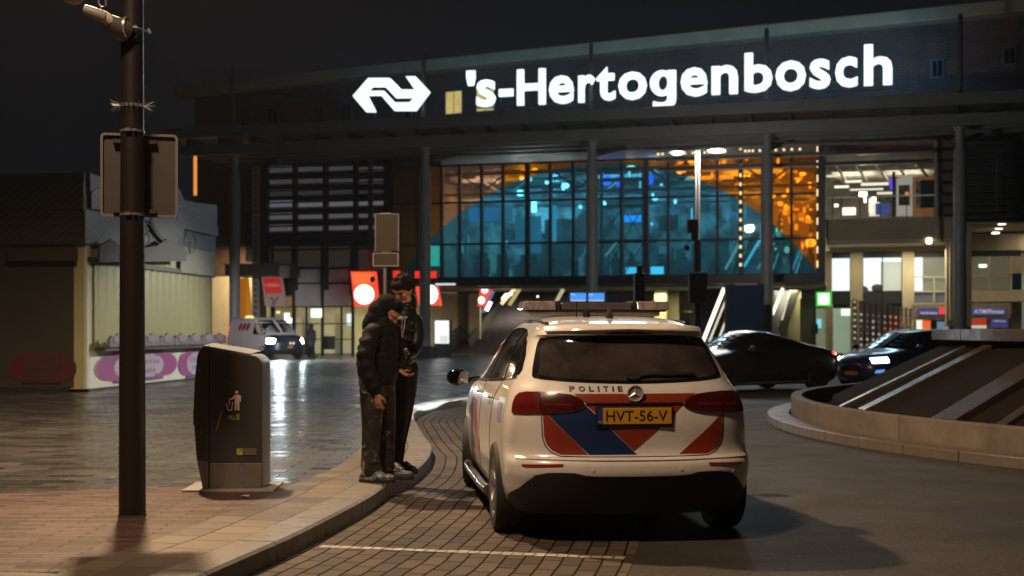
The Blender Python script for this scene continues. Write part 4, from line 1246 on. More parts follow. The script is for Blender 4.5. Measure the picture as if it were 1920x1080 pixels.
# lower right doors
gg = M('green_glass', (.2,.25,.22), .15, emit=(.42,.56,.40), es=.42, sample=False, ns=.9)
fpanel('glass_door', 1530, 578, 1560, 658, R2+.1, M('green_glass_dim', (.2,.2,.15), .2, emit=(.30,.36,.2), es=.4, sample=False), rw_); fpanel('glass_door', 1562, 578, 1594, 662, R2+.1, gg, rw_)
fpanel('door_light', 1577, 579, 1596, 592, R2+.05, E('door_light', (.8,1,.75), 1.2), rw_); fpanel('door_screen', 1532, 598, 1540, 615, R2-.1, E('door_screen', (.2,.8,.95), .9), rw_)
fpanel('door_post', 1559, 570, 1562, 664, R2, cst, rw_); fpanel('dark_recess', 1500, 560, 1530, 660, R2+.3, M('recess', (.10,.09,.05), .7), rw_)
fpanel('shopfront_white', 1718, 600, 1730, 640, R2+.1, E('sf_white', (1,.98,.85), .95), rw_); fpanel('shopfront_orange', 1729, 601, 1745, 640, R2+.05, E('sf_orange', (.95,.13,.03), .9), rw_); fpanel('shopfront_dim', 1757, 603, 1779, 640, R2+.1, E('sf_blue', (.25,.4,.5), .5), rw_)
# far right bay
fpanel('bay_ceiling', 1815, 415, 2060, 417, R1, cstl, rw_, th=5.2)
fpanel('bay_band', 1815, 461, 2060, 474, 8.6, darks, rw_, th=.3); fpanel('bay_wall', 1815, 440, 2060, 461, 8.7, cstl, rw_, th=.3)
fpanel('bay_window', 1817, 475, 1898, 543, 8.7, M('bay_window_glass', (.05,.05,.04), .1, emit=(.22,.19,.12), es=.35, sample=False), rw_); fpanel('bay_lamp', 1836, 496, 1850, 501, 8.5, E('bay_lamp', (1,.97,.85), 2.5), rw_)
for p in ((1815,515,1896,518),(1854,476,1857,543),(1815,474,1818,545),(1894,474,1897,545)): fpanel('window_frame', *p, 8.5, cstl, rw_, th=.1)
fpanel('bay_parapet', 1815, 543, 2060, 565, 7.5, cstl, rw_, th=1.2)
fpanel('bay_pier', 1897, 474, 1918, 512, 8.4, cstl, rw_, th=.5); fpanel('bay_pier', 1897, 566, 1916, 625, 8.4, cstl, rw_, th=.5); fpanel('bay_shop', 1815, 588, 1897, 625, 8.6, M('bay_shop_dark', (.02,.02,.02), .3), rw_); fpanel('bay_back', 1916, 475, 2060, 640, 8.8, M('bay_back_green', (.3,.32,.25), .6, emit=(.4,.42,.3), es=.3, sample=False), rw_)
fpanel('bay_shop_red', 1822, 597, 1850, 610, 8.5, E('bay_red', (.6,.06,.02), .6), rw_); fpanel('bay_shop_white', 1822, 610, 1850, 616, 8.5, E('bay_white', (.9,.8,.6), .6), rw_)
for k in range(5):
    px, py = 1855+k*5.9-(k==0)*1, 453-k*8.6
    v = 3.9+(461-py)*.085
    z = Z(1815,416,R1)-.04; a = None
    # place on the ceiling plane: solve v where the ray meets z
    t = (py-HY)/F_
    dd = (CZ-z)/t
    # depth -> v for this px
    X = (px-960)/F_*dd
    rel = Vector((X, dd))-FA; uu = rel.dot(FD); vv = rel.dot(FN)
    MB().box(uu-.16, uu+.16, vv-.16, vv+.16, z-.05, z-.005).build('downlight', E('downlight', (1,.97,.85), 5), rw_)
    lamp('downlight_beam', 'SPOT', (uu, vv, z-.07), 60, (1,.88,.6), size=.08, spot=R_(150), blend=.5, parent=rw_)
for (a, v, z, e) in ((U(1965,6),6.2,Z(1870,416,R1)-.3,60),(U(1600,5),5.0,Z(1650,456,R1)-.2,45),(U(1690,5),5.0,Z(1650,456,R1)-.2,60),(U(1745,5),5.0,Z(1650,456,R1)-.2,60)):
    lamp('soffit_light', 'AREA', (a, v, z), e, (1,.88,.58), size=.8, parent=st)
fpanel('soffit_lamp', 1737, 446, 1747, 457, R1-.05, E('downlight', (1,.97,.85), 5), rw_, bevel=.03)
# upper walkway room (open glazed box with hall lamps)
UV = 4.2
ubeam('room_back', M('room_back', (.50,.46,.36), .8, col2=(.20,.18,.13), ns=1.1, nf=.4), U(1545,15), U(1790,15), 15, 15.2, Z(1650,409,R1), zt+.4, rw_)
ubeam('room_ceiling', M('room_ceiling', (.5,.45,.36), .7), U(1549,UV), U(1756,UV), UV, 15, zt-.02, zt+.12, rw_)
m = MB()
for k in range(9): m.beam((U(1545,6)+k*.1,6+k*.9,zt-.35),(U(1760,6),6+k*.9,zt-.35),.06,.1)
for k in range(6): m.beam((U(1550,5)+.4+k*.9,5,zt-.3),(U(1600,5)+k*1.1,14,zt-.9),.10,.14)
m.build('room_beams', M('room_beam_pale', (.6,.56,.45), .5), rw_)
for px, py, w, h, s in ((1618,365,14,10,6),(1638,375,8,10,5),(1622,370,4,20,3),(1568,385,7,5,3),(1592,396,24,14,1.6),(1578,350,26,4,1.4),(1600,340,30,4,1.2),(1640,345,50,5,1.0),(1625,355,60,3,1.0),(1660,362,30,4,.9),(1560,330,20,4,.8),(1624,308,6,5,3.5),(1718,308,7,6,5),(1640,392,20,26,.9),(1633,385,8,26,1.2)):
    blob(px, py, w, h, (1,.93,.72), s, v=8, name='room_lamp', par=rw_)
blob(1655,392,26,22,(.08,.12,.45),.45,v=7,name='blue_poster',par=rw_); blob(1671,345,4,20,(.1,.05,.9),1.2,v=7,name='blue_strip',par=rw_)
fpanel('room_partition', 1673, 322, 1679, 406, 6.2, darks, rw_)
m = MB(); v = 5.6; pts = [(1681,335),(1711,325),(1711,405),(1681,405)]; m.prism([(U(x,v),v,Z(x,y,v)) for x, y in pts],(0,.1,0)); m.build('white_board', M('white_board', (.75,.72,.62), .6, emit=(.6,.57,.48), es=.35, sample=False), rw_)
fpanel('board_poster', 1685, 347, 1706, 385, 5.4, M('board_poster', (.3,.27,.2), .6, col2=(.04,.05,.07), ns=5, nf=.15), rw_, th=.03); fpanel('board_orange', 1697, 360, 1704, 366, 5.35, E('bo', (1,.35,.05), .7), rw_, th=.02)
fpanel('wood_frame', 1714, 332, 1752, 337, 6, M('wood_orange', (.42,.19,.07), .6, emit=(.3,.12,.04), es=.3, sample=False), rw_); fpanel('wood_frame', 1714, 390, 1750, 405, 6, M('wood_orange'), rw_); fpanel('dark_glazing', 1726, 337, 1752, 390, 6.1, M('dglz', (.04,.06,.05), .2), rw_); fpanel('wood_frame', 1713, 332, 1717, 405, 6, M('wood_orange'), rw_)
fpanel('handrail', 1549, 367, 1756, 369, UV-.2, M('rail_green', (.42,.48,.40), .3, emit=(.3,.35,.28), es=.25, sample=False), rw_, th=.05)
for px in (1561,1578,1612,1650,1676,1700,1754): fpanel('rail_post', px-.8, 367, px+.8, 409, UV-.2, darks, rw_, th=.05)
MB().beam((U(1753,R1-.4),R1-.4,zt+1),(U(1757,R1-.4),R1-.4,Z(1757,449,R1)),.12,.12).build('raking_strut', cst, rw_)
for (a, v, e) in ((U(1600,9),9,70),(U(1700,9),9,55)): lamp('room_light', 'AREA', (a, v, zt-.2), e, (1,.93,.75), size=2, parent=st)
# louvred upper right
ubeam('upper_right_wall', M('ur_wall', (.02,.02,.022), .7), U(1757,R1), u1, R1+.5, R1+.8, Z(1850,414,R1), zc-.8, rw_)
for k in range(12):
    z = Z(1850, 270+k*12.5, R1)
    ubeam('louvre', slat, U(1760,R1), u1, R1, R1+.3, z-.06, z, rw_)
for k in range(7):
    fpanel('shutter_end', 1762, 262+k*21, 1788, 276+k*21, R1-.05, M('shutter_grey', (.10,.10,.10), .5), rw_, th=.05)
fpanel('window_bar', 1868, 285, 1870, 400, R1-.1, M('bar_grey', (.13,.13,.14), .5), rw_, th=.05)
fpanel('upper_band', 1790, 254, 1920, 268, R1-.1, M('band_grey', (.07,.075,.08), .5), rw_, th=.1)

# ---- brick building behind the canopy
b0 = Vector(((350-960)/F_*77.2, 77.2)); b1 = Vector(((1990-960)/F_*56.3, 56.3)); bd_ = (b1-b0); BL = bd_.length; bd_.normalize(); bn = Vector((-bd_.y, bd_.x))
brk = brickmat('brown_brick', (.10,.045,.028), (.16,.07,.042), (.05,.035,.03), .44, .14, mortar=.02, rough=.8, rv=.1, bump=.3, axes=(R_(90),0,0), ndirt=.75)
bb = thing('brick_office_block', 'long brown brick block with a pale cornice and two lit windows rising behind the canopy', 'building', (b0.x, b0.y, 0), math.atan2(bd_.y, bd_.x))
ZB = 1.45+492.6*71/2400
def BU(px):
    t = (px-960)/F_; return (t*b0.y-b0.x)/(bd_.x-t*bd_.y)
def BZ(px, py): return CZ-(py-HY)*(b0.y+BU(px)*bd_.y)/F_
MB().box(.6, BL, 0, 14, zc-.3, ZB-.6).build('wall', brk, bb)
MB().box(.6, BU(486), .002, 14, 4.6, zc-.302).build('lower_wall', brk, bb)
ubs = M('stone_base', (.55,.46,.32), .75, col2=(.42,.34,.23), ns=1, nf=.5)
MB().box(.6, BU(486), -.05, 14, 0, 4.6).build('stone_base', ubs, bb)
crn = M('cornice', (.40,.28,.15), .7, col2=(.28,.20,.11), ns=1)
MB().box(-.3, BL+1, -.9, 14, ZB-.6, ZB).build('cornice', crn, bb, bevel=.05)
bwg = M('block_window_glass', (.01,.011,.013), .1)
wpos = [(452,205),(503,203),(588,198),(640,196),(1745,112),(1880,88)]
wfr = M('block_window_frame', (.10,.10,.10), .5)
def bwin(px, py, w=24, h=36, lit=None):
    u = BU(px); k = (b0.y+u*bd_.y)/F_; z = BZ(px, py)
    fr = MB().box(u, u+w*k, -.06, .1, z-h*k, z)
    f = fr.build('window', wfr, bb)
    n = 2
    for i in range(n):
        x0 = u+.08+i*(w*k-.16+.06)/2
        MB().box(x0, x0+(w*k-.22)/2, -.09, -.055, z-h*k+.08, z-.08).build('pane', lit or bwg, f)
for px, py in wpos: bwin(px, py)
for px, py in ((760,188),(1060,165),(1190,152),(1330,140),(1560,120)): bwin(px, py)
def litwin(name, top, bot, es):
    m = bpy.data.materials.new(name); m.use_nodes = True; nt = m.node_tree; b = nt.nodes['Principled BSDF']
    t = nt.nodes.new('ShaderNodeTexCoord'); n = nt.nodes.new('ShaderNodeTexNoise'); n.inputs['Scale'].default_value = 1.5
    nt.links.new(t.outputs['Object'], n.inputs['Vector']); mx = nt.nodes.new('ShaderNodeMix'); mx.data_type = 'RGBA'
    mx.inputs['A'].default_value = (*top,1); mx.inputs['B'].default_value = (*bot,1); nt.links.new(n.outputs['Fac'], mx.inputs['Factor'])
    b.inputs['Base Color'].default_value = (.1,.1,.1,1); nt.links.new(mx.outputs['Result'], b.inputs['Emission Color']); b.inputs['Emission Strength'].default_value = es
    m.cycles.emission_sampling = 'NONE'; return m
lw = litwin('lit_yellow_room', (.85,.68,.16), (.42,.34,.12), .8)
bwin(835, 171, 38, 46, lw); bwin(893, 166, 40, 46, lw)
for px in (451,503): pass
# small lit side window (green) behind column
MB().box(BU(462), BU(474), -.09, -.03, BZ(468,490), BZ(468,400)).build('window', bwg, bb)
# orange strip lamp on the wall
# ---- station name sign
sg = thing('station_name_sign', "large glowing white letters 's-Hertogenbosch standing on the canopy edge", 'sign', (FA.x, FA.y, 0), FROT)
SV = -.9
sw = M('sign_white', (.8,.8,.8), .5, emit=(.80,.95,1.0), es=1.35)
sbk = M('sign_case', (.03,.04,.05), .5)
def sfn(x, z): return (x, SV, z)
chars = [("'",874,132,890,160),('s',893,149,928,200),('-',935,166.5,961,180),('H',969,129,1022,196),('e',1029,141,1075,194),('r',1084,140,1115,191),('t',1118,125,1153,188),('o',1159,134,1212,186.5),('g',1218.5,130.5,1267,203),('e',1276,126,1326,180),('n',1334,122,1383,176),('b',1396,98,1448,172.5),('o',1454,113,1511,170),('s',1518,110,1557,166),('c',1566,106,1608,163),('h',1620,82,1673,159)]
def g_letter(m, a, b, z0, z1):
    w, h = b-a, z1-z0; n = 40
    P = lambda x, z: (a+x*w, SV, z0+z*h)
    # bowl ring
    vs = []; 
    for k in range(n):
        t = 2*PI*k/n; c, s_ = math.cos(t), math.sin(t)
        vs += [P(.46+.46*c, .66+.33*s_), P(.50+.18*c, .66+.19*s_)]
    N = len(vs); V = vs+[(x, y+.16, z) for x, y, z in vs]; Fc = []
    for k in range(n):
        i, j = 2*k, 2*((k+1) % n)
        Fc += [(i, j, j+1, i+1), (N+i, N+i+1, N+j+1, N+j), (i, N+i, N+j, j), (i+1, j+1, N+j+1, N+i+1)]
    m.add(V, Fc)
    # stem with the hook under it
    arc = [(.68,.98),(1.0,.98),(1.0,.26),(.97,.14),(.88,.06),(.72,.01),(.50,0),(.28,.01),(.10,.045),(.13,.20),(.30,.165),(.48,.15),(.60,.17),(.67,.22),(.68,.34)]
    m.prism([(P(x,z)[0], SV-.003, P(x,z)[2]) for x, z in arc], (0,.16,0))
for ch, x0, y0, x1, y1 in chars:
    m = MB(); a, b = U(x0,SV), U(x1,SV); xm = (x0+x1)/2
    za_, zb_ = Z(xm,y1,SV), Z(xm,y0,SV)
    if ch == 'g': g_letter(m, a, b, za_, zb_)
    else: add_text(m, ch, sfn, (a, b, za_, zb_), bold=.024, thick=(0,.16,0))
    o = m.build('letter', sw, sg, fix=True)
ubeam('sign_rail', sbk, U(880,SV), U(1670,SV), SV+.2, SV+.26, zc+.35, zc+.42, sg)
m = MB()
for px in range(885, 1675, 52): m.beam((U(px,SV),SV+.23,zc),(U(px,SV),SV+.23,Z(px,150,SV)-.3*0-.6),.05,.05)
m.build('sign_posts', sbk, sg)
lg = thing('railway_logo_sign', 'glowing white double-arrow railway logo left of the station name', 'sign', (FA.x, FA.y, 0), FROT)
def L3(P): return [(640+x/2.909, 60+y/2.909) for x, y in P]
outer = L3([(65,350),(150,252),(265,252),(325,315),(403,315),(353,243),(405,243),(484,328),(408,430),(292,430),(220,347),(145,347),(190,437),(138,437)])
hole = L3([(147,322),(170,298),(242,298),(300,360),(398,360),(375,385),(292,385),(232,322)])
cu = bpy.data.curves.new('t', 'CURVE'); cu.dimensions = '2D'; cu.fill_mode = 'BOTH'; cu.extrude = .08
for P in (outer, hole):
    sp_ = cu.splines.new('POLY'); sp_.points.add(len(P)-1); sp_.use_cyclic_u = True
    for i, (x, y) in enumerate(P): sp_.points[i].co = (U(x,SV), Z(x,y,SV), 0, 1)
ob = bpy.data.objects.new('t', cu); COL.objects.link(ob); bpy.context.view_layer.update()
me = bpy.data.meshes.new_from_object(ob.evaluated_get(bpy.context.evaluated_depsgraph_get())); bpy.data.objects.remove(ob)
for v in me.vertices: v.co = Vector((v.co.x, SV+v.co.z, v.co.y))
me.materials.clear(); me.materials.append(sw)
o = bpy.data.objects.new('logo_face', me); COL.objects.link(o); o.parent = lg
m = MB()
for px in (700,735,770): m.beam((U(px,SV),SV+.2,zc),(U(px,SV),SV+.2,Z(px,195,SV)),.06,.06)
m.build('sign_posts', sbk, lg)
for k in range(5):
    a = U(700+k*235,SV)
    lamp('sign_back_light', 'AREA', (a, SV+1.9, zc+2.2), 75, (.13,.5,1), target=(a, 8, zc+2.0), size=3, parent=sg, shape=1, size_y=1.6)
    lamp('sign_front_light', 'AREA', (a, SV-.2, zc+2.2), 170, (.5,.8,1), target=(a, -6, zc+.5), size=3, parent=sg, shape=1, size_y=1.6)

# ------------------------------------------------------------------ street furniture, foreground
polem = M('pole_brown_steel', (.024,.017,.015), .42, col2=(.016,.012,.011), ns=7, metal=.3, rv=.08)
galv = M('galvanised', (.38,.35,.31), .35, metal=.7, col2=(.25,.23,.2), ns=15)
pp = G(248, 967, PZ)
d0 = pp.y
pole = thing('lamp_column', 'dark brown round steel column in the left foreground with spikes and traffic sign on it', 'pole', (pp.x, pp.y, PZ))
m = MB(); m.lathe([(.094,0),(.092,.6),(.082,2.6),(.074,4.6),(.066,6.4)], n=40); m.build('shaft', polem, pole, smooth='auto')
m = MB(); m.lathe([(.103,0),(.103,.008),(.096,.012)], n=40); m.build('base_collar', M('collar_dark', (.03,.025,.022), .6), pole, smooth='auto')
def zd(py, d=d0): return CZ-(py-HY)*d/F_-PZ
def clamp(z, n=2):
    m = MB(); m.lathe([(.083,z),(.087,z),(.087,z+.018),(.083,z+.018)], n=36); m.beam((-.02,-.095,z+.009),(.02,-.095,z+.009),.03,.022).beam((.035,-.09,z+.009),(.05,-.085,z+.009),.02,.018)
    return m.build('clamp_band', galv, pole)
clamp(zd(249)); clamp(zd(405)); 
sp = MB(); z = zd(199); rg = random.Random(5)
sp.lathe([(.082,z-.012),(.086,z-.012),(.086,z+.012),(.082,z+.012)], n=30)
for k in range(20):
    a = 2*PI*k/20; r0 = .085
    for da, el in ((.18,.55),(-.2,-.5),(.02,.12)):
        L = rg.uniform(.045,.085)
        c, s_ = math.cos(a+da), math.sin(a+da)
        sp.tube([(math.cos(a)*r0,math.sin(a)*r0,z),(math.cos(a)*r0+c*L*math.cos(el),math.sin(a)*r0+s_*L*math.cos(el),z+L*math.sin(el))], [.0028,.0009], n=5)
sp.build('climb_spikes', M('spike_steel', (.30,.28,.27), .35, metal=.7), pole)
# traffic sign seen from behind, mounted on the far side
sg2 = thing('traffic_sign', 'grey back of a rectangular traffic sign with pale rim clamped behind the brown column', 'road sign', (pp.x, pp.y, PZ), R_(12))
dS = d0+.14
def rrect(x0, x1, z0, z1, r, n=5):
    out = []
    for cx, cz, a0 in ((x1-r,z1-r,0),(x0+r,z1-r,90),(x0+r,z0+r,180),(x1-r,z0+r,270)):
        for k in range(n+1):
            a = R_(a0+90*k/n); out.append((cx+r*math.cos(a), cz+r*math.sin(a)))
    return out
def lx(px, d=dS): return ((px-960)/F_*d-pp.x)/math.cos(R_(12))
x0, x1, z0, z1 = lx(201), lx(337), zd(405, dS)-.01, zd(252, dS)
yy = .12
m = MB(); m.prism([(x, yy, z) for x, z in rrect(x0,x1,z0,z1,.03)],(0,.012,0)); plate_ = m.build('sign_plate', M('sign_back_grey', (.060,.048,.042), .55, col2=(.042,.034,.03), ns=6), sg2)
o_ = rrect(x0,x1,z0,z1,.03); i_ = rrect(x0+.017,x1-.017,z0+.017,z1-.017,.018)
m = MB(); n = len(o_); V = [(x,yy-.022,z) for x,z in o_]+[(x,yy-.022,z) for x,z in i_]+[(x,yy,z) for x,z in o_]+[(x,yy,z) for x,z in i_]
Fc = []
for i in range(n):
    j = (i+1) % n; Fc += [(i,j,n+j,n+i),(i,2*n+i,2*n+j,j),(n+i,n+j,3*n+j,3*n+i)]
m.add(V, Fc); m.build('sign_rim', M('sign_rim_alu', (.22,.18,.15), .4, metal=.3, col2=(.22,.18,.15), ns=20), sg2)
for z in (z0+.04, z1-.06): MB().box(-.14,.16,yy-.045,yy-.0005,z-.014,z+.014).build('mounting_rail', M('rail_brown', (.05,.04,.034), .5), sg2)
# camera on the column
cc = thing('security_camera', 'grey security camera on a curved arm clamped high on the brown column', 'camera', (pp.x, pp.y, PZ))
def lp(px, py, dy=0.): 
    d = d0+dy; return Vector(((px-960)/F_*d-pp.x, dy, CZ-(py-HY)*d/F_-PZ))
m = MB(); m.tube([lp(158,17,-.25),lp(182,26,-.24),lp(196,32,-.22)], [.035,.040,.042], n=16); m.build('sleeve', M('cam_grey', (.22,.19,.165), .5), cc, smooth='auto')
m = MB(); m.tube([lp(184,24,-.235),lp(200,33,-.21),lp(206,40,-.19)], [.030,.038,.040], n=16); m.build('arm', M('cam_pale', (.55,.47,.40), .45), cc, smooth='auto')
m = MB(); m.tube([lp(203,36,-.19),lp(215,46,-.16),lp(226,54,-.12),lp(238,62,-.08)], [.042,.062,.082,.07], n=20); m.build('housing', M('cam_dark', (.09,.075,.065), .45), cc, smooth='auto')
m = MB(); c = lp(236,52,-.12); m.lathe([(.070,0),(.076,.004),(.076,.02),(.070,.024)], n=28, axis='x', c=(c.x-.01,c.y,c.z)); m.build('front_ring', M('cam_ring', (.7,.66,.6), .25, metal=.8), cc, smooth='auto')
m = MB(); m.tube([lp(243,50,-.1),lp(258,52,-.11),lp(278,60,-.05)], .007, n=8); m.tube([lp(278,54,-.05),lp(282,63,-.05)], .012, n=8); m.tube([lp(254,47,-.1),lp(255,55,-.1)], .009, n=8); m.build('clamp_bolt', galv, cc)
m = MB(); m.tube([lp(237,68,-.09),lp(241,80,-.08),lp(258,66,-.09)], .006, n=6); m.build('cable', M('cable_black', (.02,.02,.02), .5), cc)
m = MB(); m.ball(tuple(lp(136,-2,-.3)), (.07,.07,.035)); m.build('lens_hood', M('amber_hood', (.35,.16,.03), .4), cc, smooth=True)
m = MB(); m.tube([lp(182,-14,-.2),lp(186,8,-.2),lp(190,13,-.2),lp(199,10,-.2),lp(197,-12,-.2)], .007, n=8); m.build('bracket_hook', galv, cc)

# litter bin
g0 = G(438, 921, PZ)
bn_ = thing('litter_bin', 'tall dark grey pavement litter bin with a pale tidy-man pictogram on its front', 'litter bin', (g0.x, g0.y+.02, PZ), R_(2))
sc = g0.y/F_
grey = M('bin_anthracite', (.040,.035,.033), .45, col2=(.032,.028,.026), ns=4, rv=.06, bump=.05, bs=300)
greyl = M('bin_lower_grey', (.15,.13,.11), .42, col2=(.12,.105,.09), ns=4, rv=.06)
side_g = M('bin_side_grey', (.34,.35,.37), .38, col2=(.20,.21,.22), ns=3)
# profile in (y->z): front outline px relative to centre 438
def bx(px): return (px-438)*sc
def bz(py): return -(py-921)*sc
x0, x1 = bx(392), bx(490)      # front panel
H = bz(652)
def front_outline(xa, xb, za, zb, r):
    out = [(xa,za),(xb,za)]
    for k in range(9):
        a = R_(90*k/8); out.append((xb-r+r*math.cos(a), zb-.055-r+r*math.sin(a)))
    out.append((xa, zb)); return out
fo = front_outline(bx(392), bx(490), bz(868), H-.005, .095)
DP = .36
m = MB(); m.prism([(x,0,z) for x, z in fo],(0,DP,0)); b_ = m.build('body', [grey], bn_, bevel=.006)
m = MB(); m.prism([(x,.004,z) for x, z in ((bx(392),bz(916)),(bx(488.5),bz(916)),(bx(490),bz(868.6)),(bx(392),bz(868.6)))],(0,DP-.008,0)); m.build('lower_panel', greyl, bn_, bevel=.004)
# door/side flank on the left: angled panel
fl = [(bx(391),bz(918)),(bx(380),bz(917)),(bx(368),bz(860)),(bx(362),bz(780)),(bx(364),bz(720)),(bx(369),bz(668)),(bx(374),bz(655)),(bx(382),bz(649)),(bx(391),bz(648))]
m = MB(); m.prism([(x,-.004,z) for x, z in fl],(0,DP+.01,0)); m.build('flank', grey, bn_, bevel=.006)
m = MB(); m.prism([(bx(369)-.0,-.008,bz(862)),(bx(380),-.008,bz(917)),(bx(390),-.008,bz(917)),(bx(390),-.008,bz(866))],(0,.004,0)); m.build('flank_foot', greyl, bn_)
m = MB(); m.prism([(bx(359),.05,bz(797)),(bx(359),.05,bz(770)),(bx(363),.05,bz(764)),(bx(363),.05,bz(800))],(0,.2,0)); m.build('insert_flap', blk, bn_, bevel=.003)
# right flank strip lighter, curved over the top
so = []
xb = bx(490); xc = bx(507)
pr = [(xb,bz(916)),(xb,H-.15)]
for k in range(1,9):
    a = R_(90*k/8); pr.append((xb-.095+.095*math.cos(a), H-.06-.095+.095*math.sin(a)))
pr2 = [(x+.0055+ (xc-xb)*(.9 if z < H-.1 else .9), z+.006) for x, z in pr]
m = MB(); vs = [(x,.012,z) for x, z in pr]+[(x+.012,.05,z+.006) for x, z in pr]+[(x+.012,DP,z+.006) for x, z in pr]
n = len(pr); fs = [(i,i+1,n+i+1,n+i) for i in range(n-1)]+[(n+i,n+i+1,2*n+i+1,2*n+i) for i in range(n-1)]
m.add(vs, fs); m.build('side_wrap', side_g, bn_, smooth='auto')
m = MB(); m.prism([(bx(380),.0,bz(649)),(bx(392),0,bz(651)),(xb-.095,0,H-.057),(xb-.06,DP,H-.035),(bx(384),DP,bz(645))],(0,0,.006)); m.build('top_lid', side_g, bn_)
# pictogram
pic = M('pictogram_pale', (.85,.72,.62), .5)
P0 = lambda x, y: (bx(330+x/3.274), -.0075, bz(620+y/3.274))
m = MB()
def disc(cx, cy, r, n=16): m.add([P0(cx+r*math.cos(2*PI*k/n), cy+r*math.sin(2*PI*k/n)) for k in range(n)], [tuple(range(n))])
disc(371,378,10)
for P in ([(358,394),(388,394),(396,402),(396,436),(390,438),(388,408),(386,490),(375,490),(373,445),(370,445),(368,490),(358,490),(358,412),(346,424),(326,424),(326,416),(342,414)],):
    m.add([P0(*p) for p in P], [tuple(range(len(P)))])
for P in ([(306,446),(312,444),(320,486),(336,486),(343,438),(349,440),(341,492),(315,492)],[(318,428),(324,424),(332,440),(328,456),(322,452),(325,442)]):
    m.add([P0(*p) for p in P], [tuple(range(len(P)))])
m.build('tidy_man_pictogram', pic, bn_, fix=False)
m = MB(); add_text(m, 'PILL', lambda x, z: (x,-.0075,z), (bx(427.5),bx(441),bz(787),bz(779)), bold=.02); m.build('sticker_lettering', M('sticker_pale', (.45,.38,.35), .5), bn_, fix=False)
m = MB(); m.box(bx(442),bx(448.5),-.0085,-.0065,bz(788),bz(776)); m.build('green_sticker', M('sticker_green', (.28,.32,.04), .5), bn_)
m = MB(); m.box(bx(443),bx(455),-.0085,-.0065,bz(853.5),bz(841)); m.build('yellow_sticker', M('sticker_yellow', (.42,.40,.05), .5, col2=(.2,.2,.03), ns=30, nf=.2), bn_)
m = MB(); m.box(bx(456),bx(480),-.0085,-.0065,bz(853.5),bz(841)); m.build('brown_sticker', M('sticker_brown', (.17,.11,.075), .5), bn_)
m = MB()
for x, y in ((414,869),(453,869),(416,904),(453,904),(430,717),(377,810),(374,694)): 
    m.ball((bx(x), -.005 if x > 390 else -.01, bz(y)), .006, 8, 6)
m.build('lock_screws', M('screw_bright', (.8,.78,.72), .2, metal=.9), bn_)
m = MB(); m.beam(P0(246,614), P0(278,494), .003, .003); m.build('scratch_line', pic, bn_)
m = MB(); m.box(bx(345),bx(515),-.10,DP+.12,.0,.02); m.build('base_plate', M('bin_plate', (.30,.27,.24), .6, col2=(.22,.2,.18), ns=5), bn_, bevel=.004)

# litter on the paving
for i, (px, py, w, h, c, lab) in enumerate(((205,897,.12,.03,(.25,.27,.3),'flat grey scrap of foil on the paving left of the column'),(461,931.5,.075,.045,(.6,.55,.5),'small white paper scrap lying in front of the litter bin'),(97,733,.16,.08,(.6,.6,.6),'small pale paper scrap lying against the foot of the kiosk'))):
    g = G(px, py, PZ+.012)
    rr = random.Random(i); P = [(math.cos(2*PI*k/7)*w/2*rr.uniform(.7,1.1), math.sin(2*PI*k/7)*h*rr.uniform(.7,1.1), rr.uniform(.006,.02)) for k in range(7)]
    m = MB(); m.prism(P, (0,0,.006)); o = m.build('paper_scrap', M('scrap%d' % i, c, .6), None, loc=(g.x,g.y,PZ+.006)); tag(o, lab, 'litter')

# ------------------------------------------------------------------ middle distance
# back of a small traffic sign on a post
q0 = Vector((-2.19, 22.0, PZ)); k_ = 22.0/F_
pt_ = thing('sign_post', 'thin grey post with the brown back of a traffic sign, behind the two men', 'road sign', tuple(q0))
def qx(px): return (px-960)*k_-q0.x
def qz(py): return CZ-(py-HY)*k_-PZ
m = MB(); m.tube([(qx(722),0,0),(qx(722),0,qz(400))], .032, n=16); m.build('post', galv, pt_, smooth='auto')
m = MB(); m.box(qx(704.5),qx(747.5),-.055,-.045,qz(471),qz(402)); s1_ = m.build('sign_plate', M('sign_back_brown', (.045,.034,.028), .6, spec=.2, col2=(.037,.028,.023)), pt_, bevel=.004)
m = MB()
m.box(qx(703.5),qx(705.5),-.062,-.038,qz(472),qz(401)).box(qx(746.5),qx(748.5),-.062,-.038,qz(472),qz(401)).box(qx(705.5),qx(746.5),-.062,-.038,qz(402.5),qz(401)); m.build('sign_rim', M('rim_bluish', (.13,.14,.2), .5), s1_)
m = MB(); m.box(qx(700.5),qx(747),-.055,-.045,qz(498),qz(476)); s2_ = m.build('small_plate', M('sign_back_brown'), pt_, bevel=.004)
m = MB()
for a in ((700,748,476,474.5),(700,748,499.5,498)): m.box(qx(a[0]),qx(a[1]),-.065,-.038,qz(a[2]),qz(a[3]))
for a in ((699.5,701.5),(746,748)): m.box(qx(a[0]),qx(a[1]),-.065,-.038,qz(498),qz(476))
m.build('plate_rim', M('rim_pale', (.28,.24,.21), .5), s2_)
m = MB()
for py in (401,471,499): MB().box(qx(714),qx(733),-.045,.035,qz(py)-.012,qz(py)+.012).build('mounting_bracket', galv, pt_)

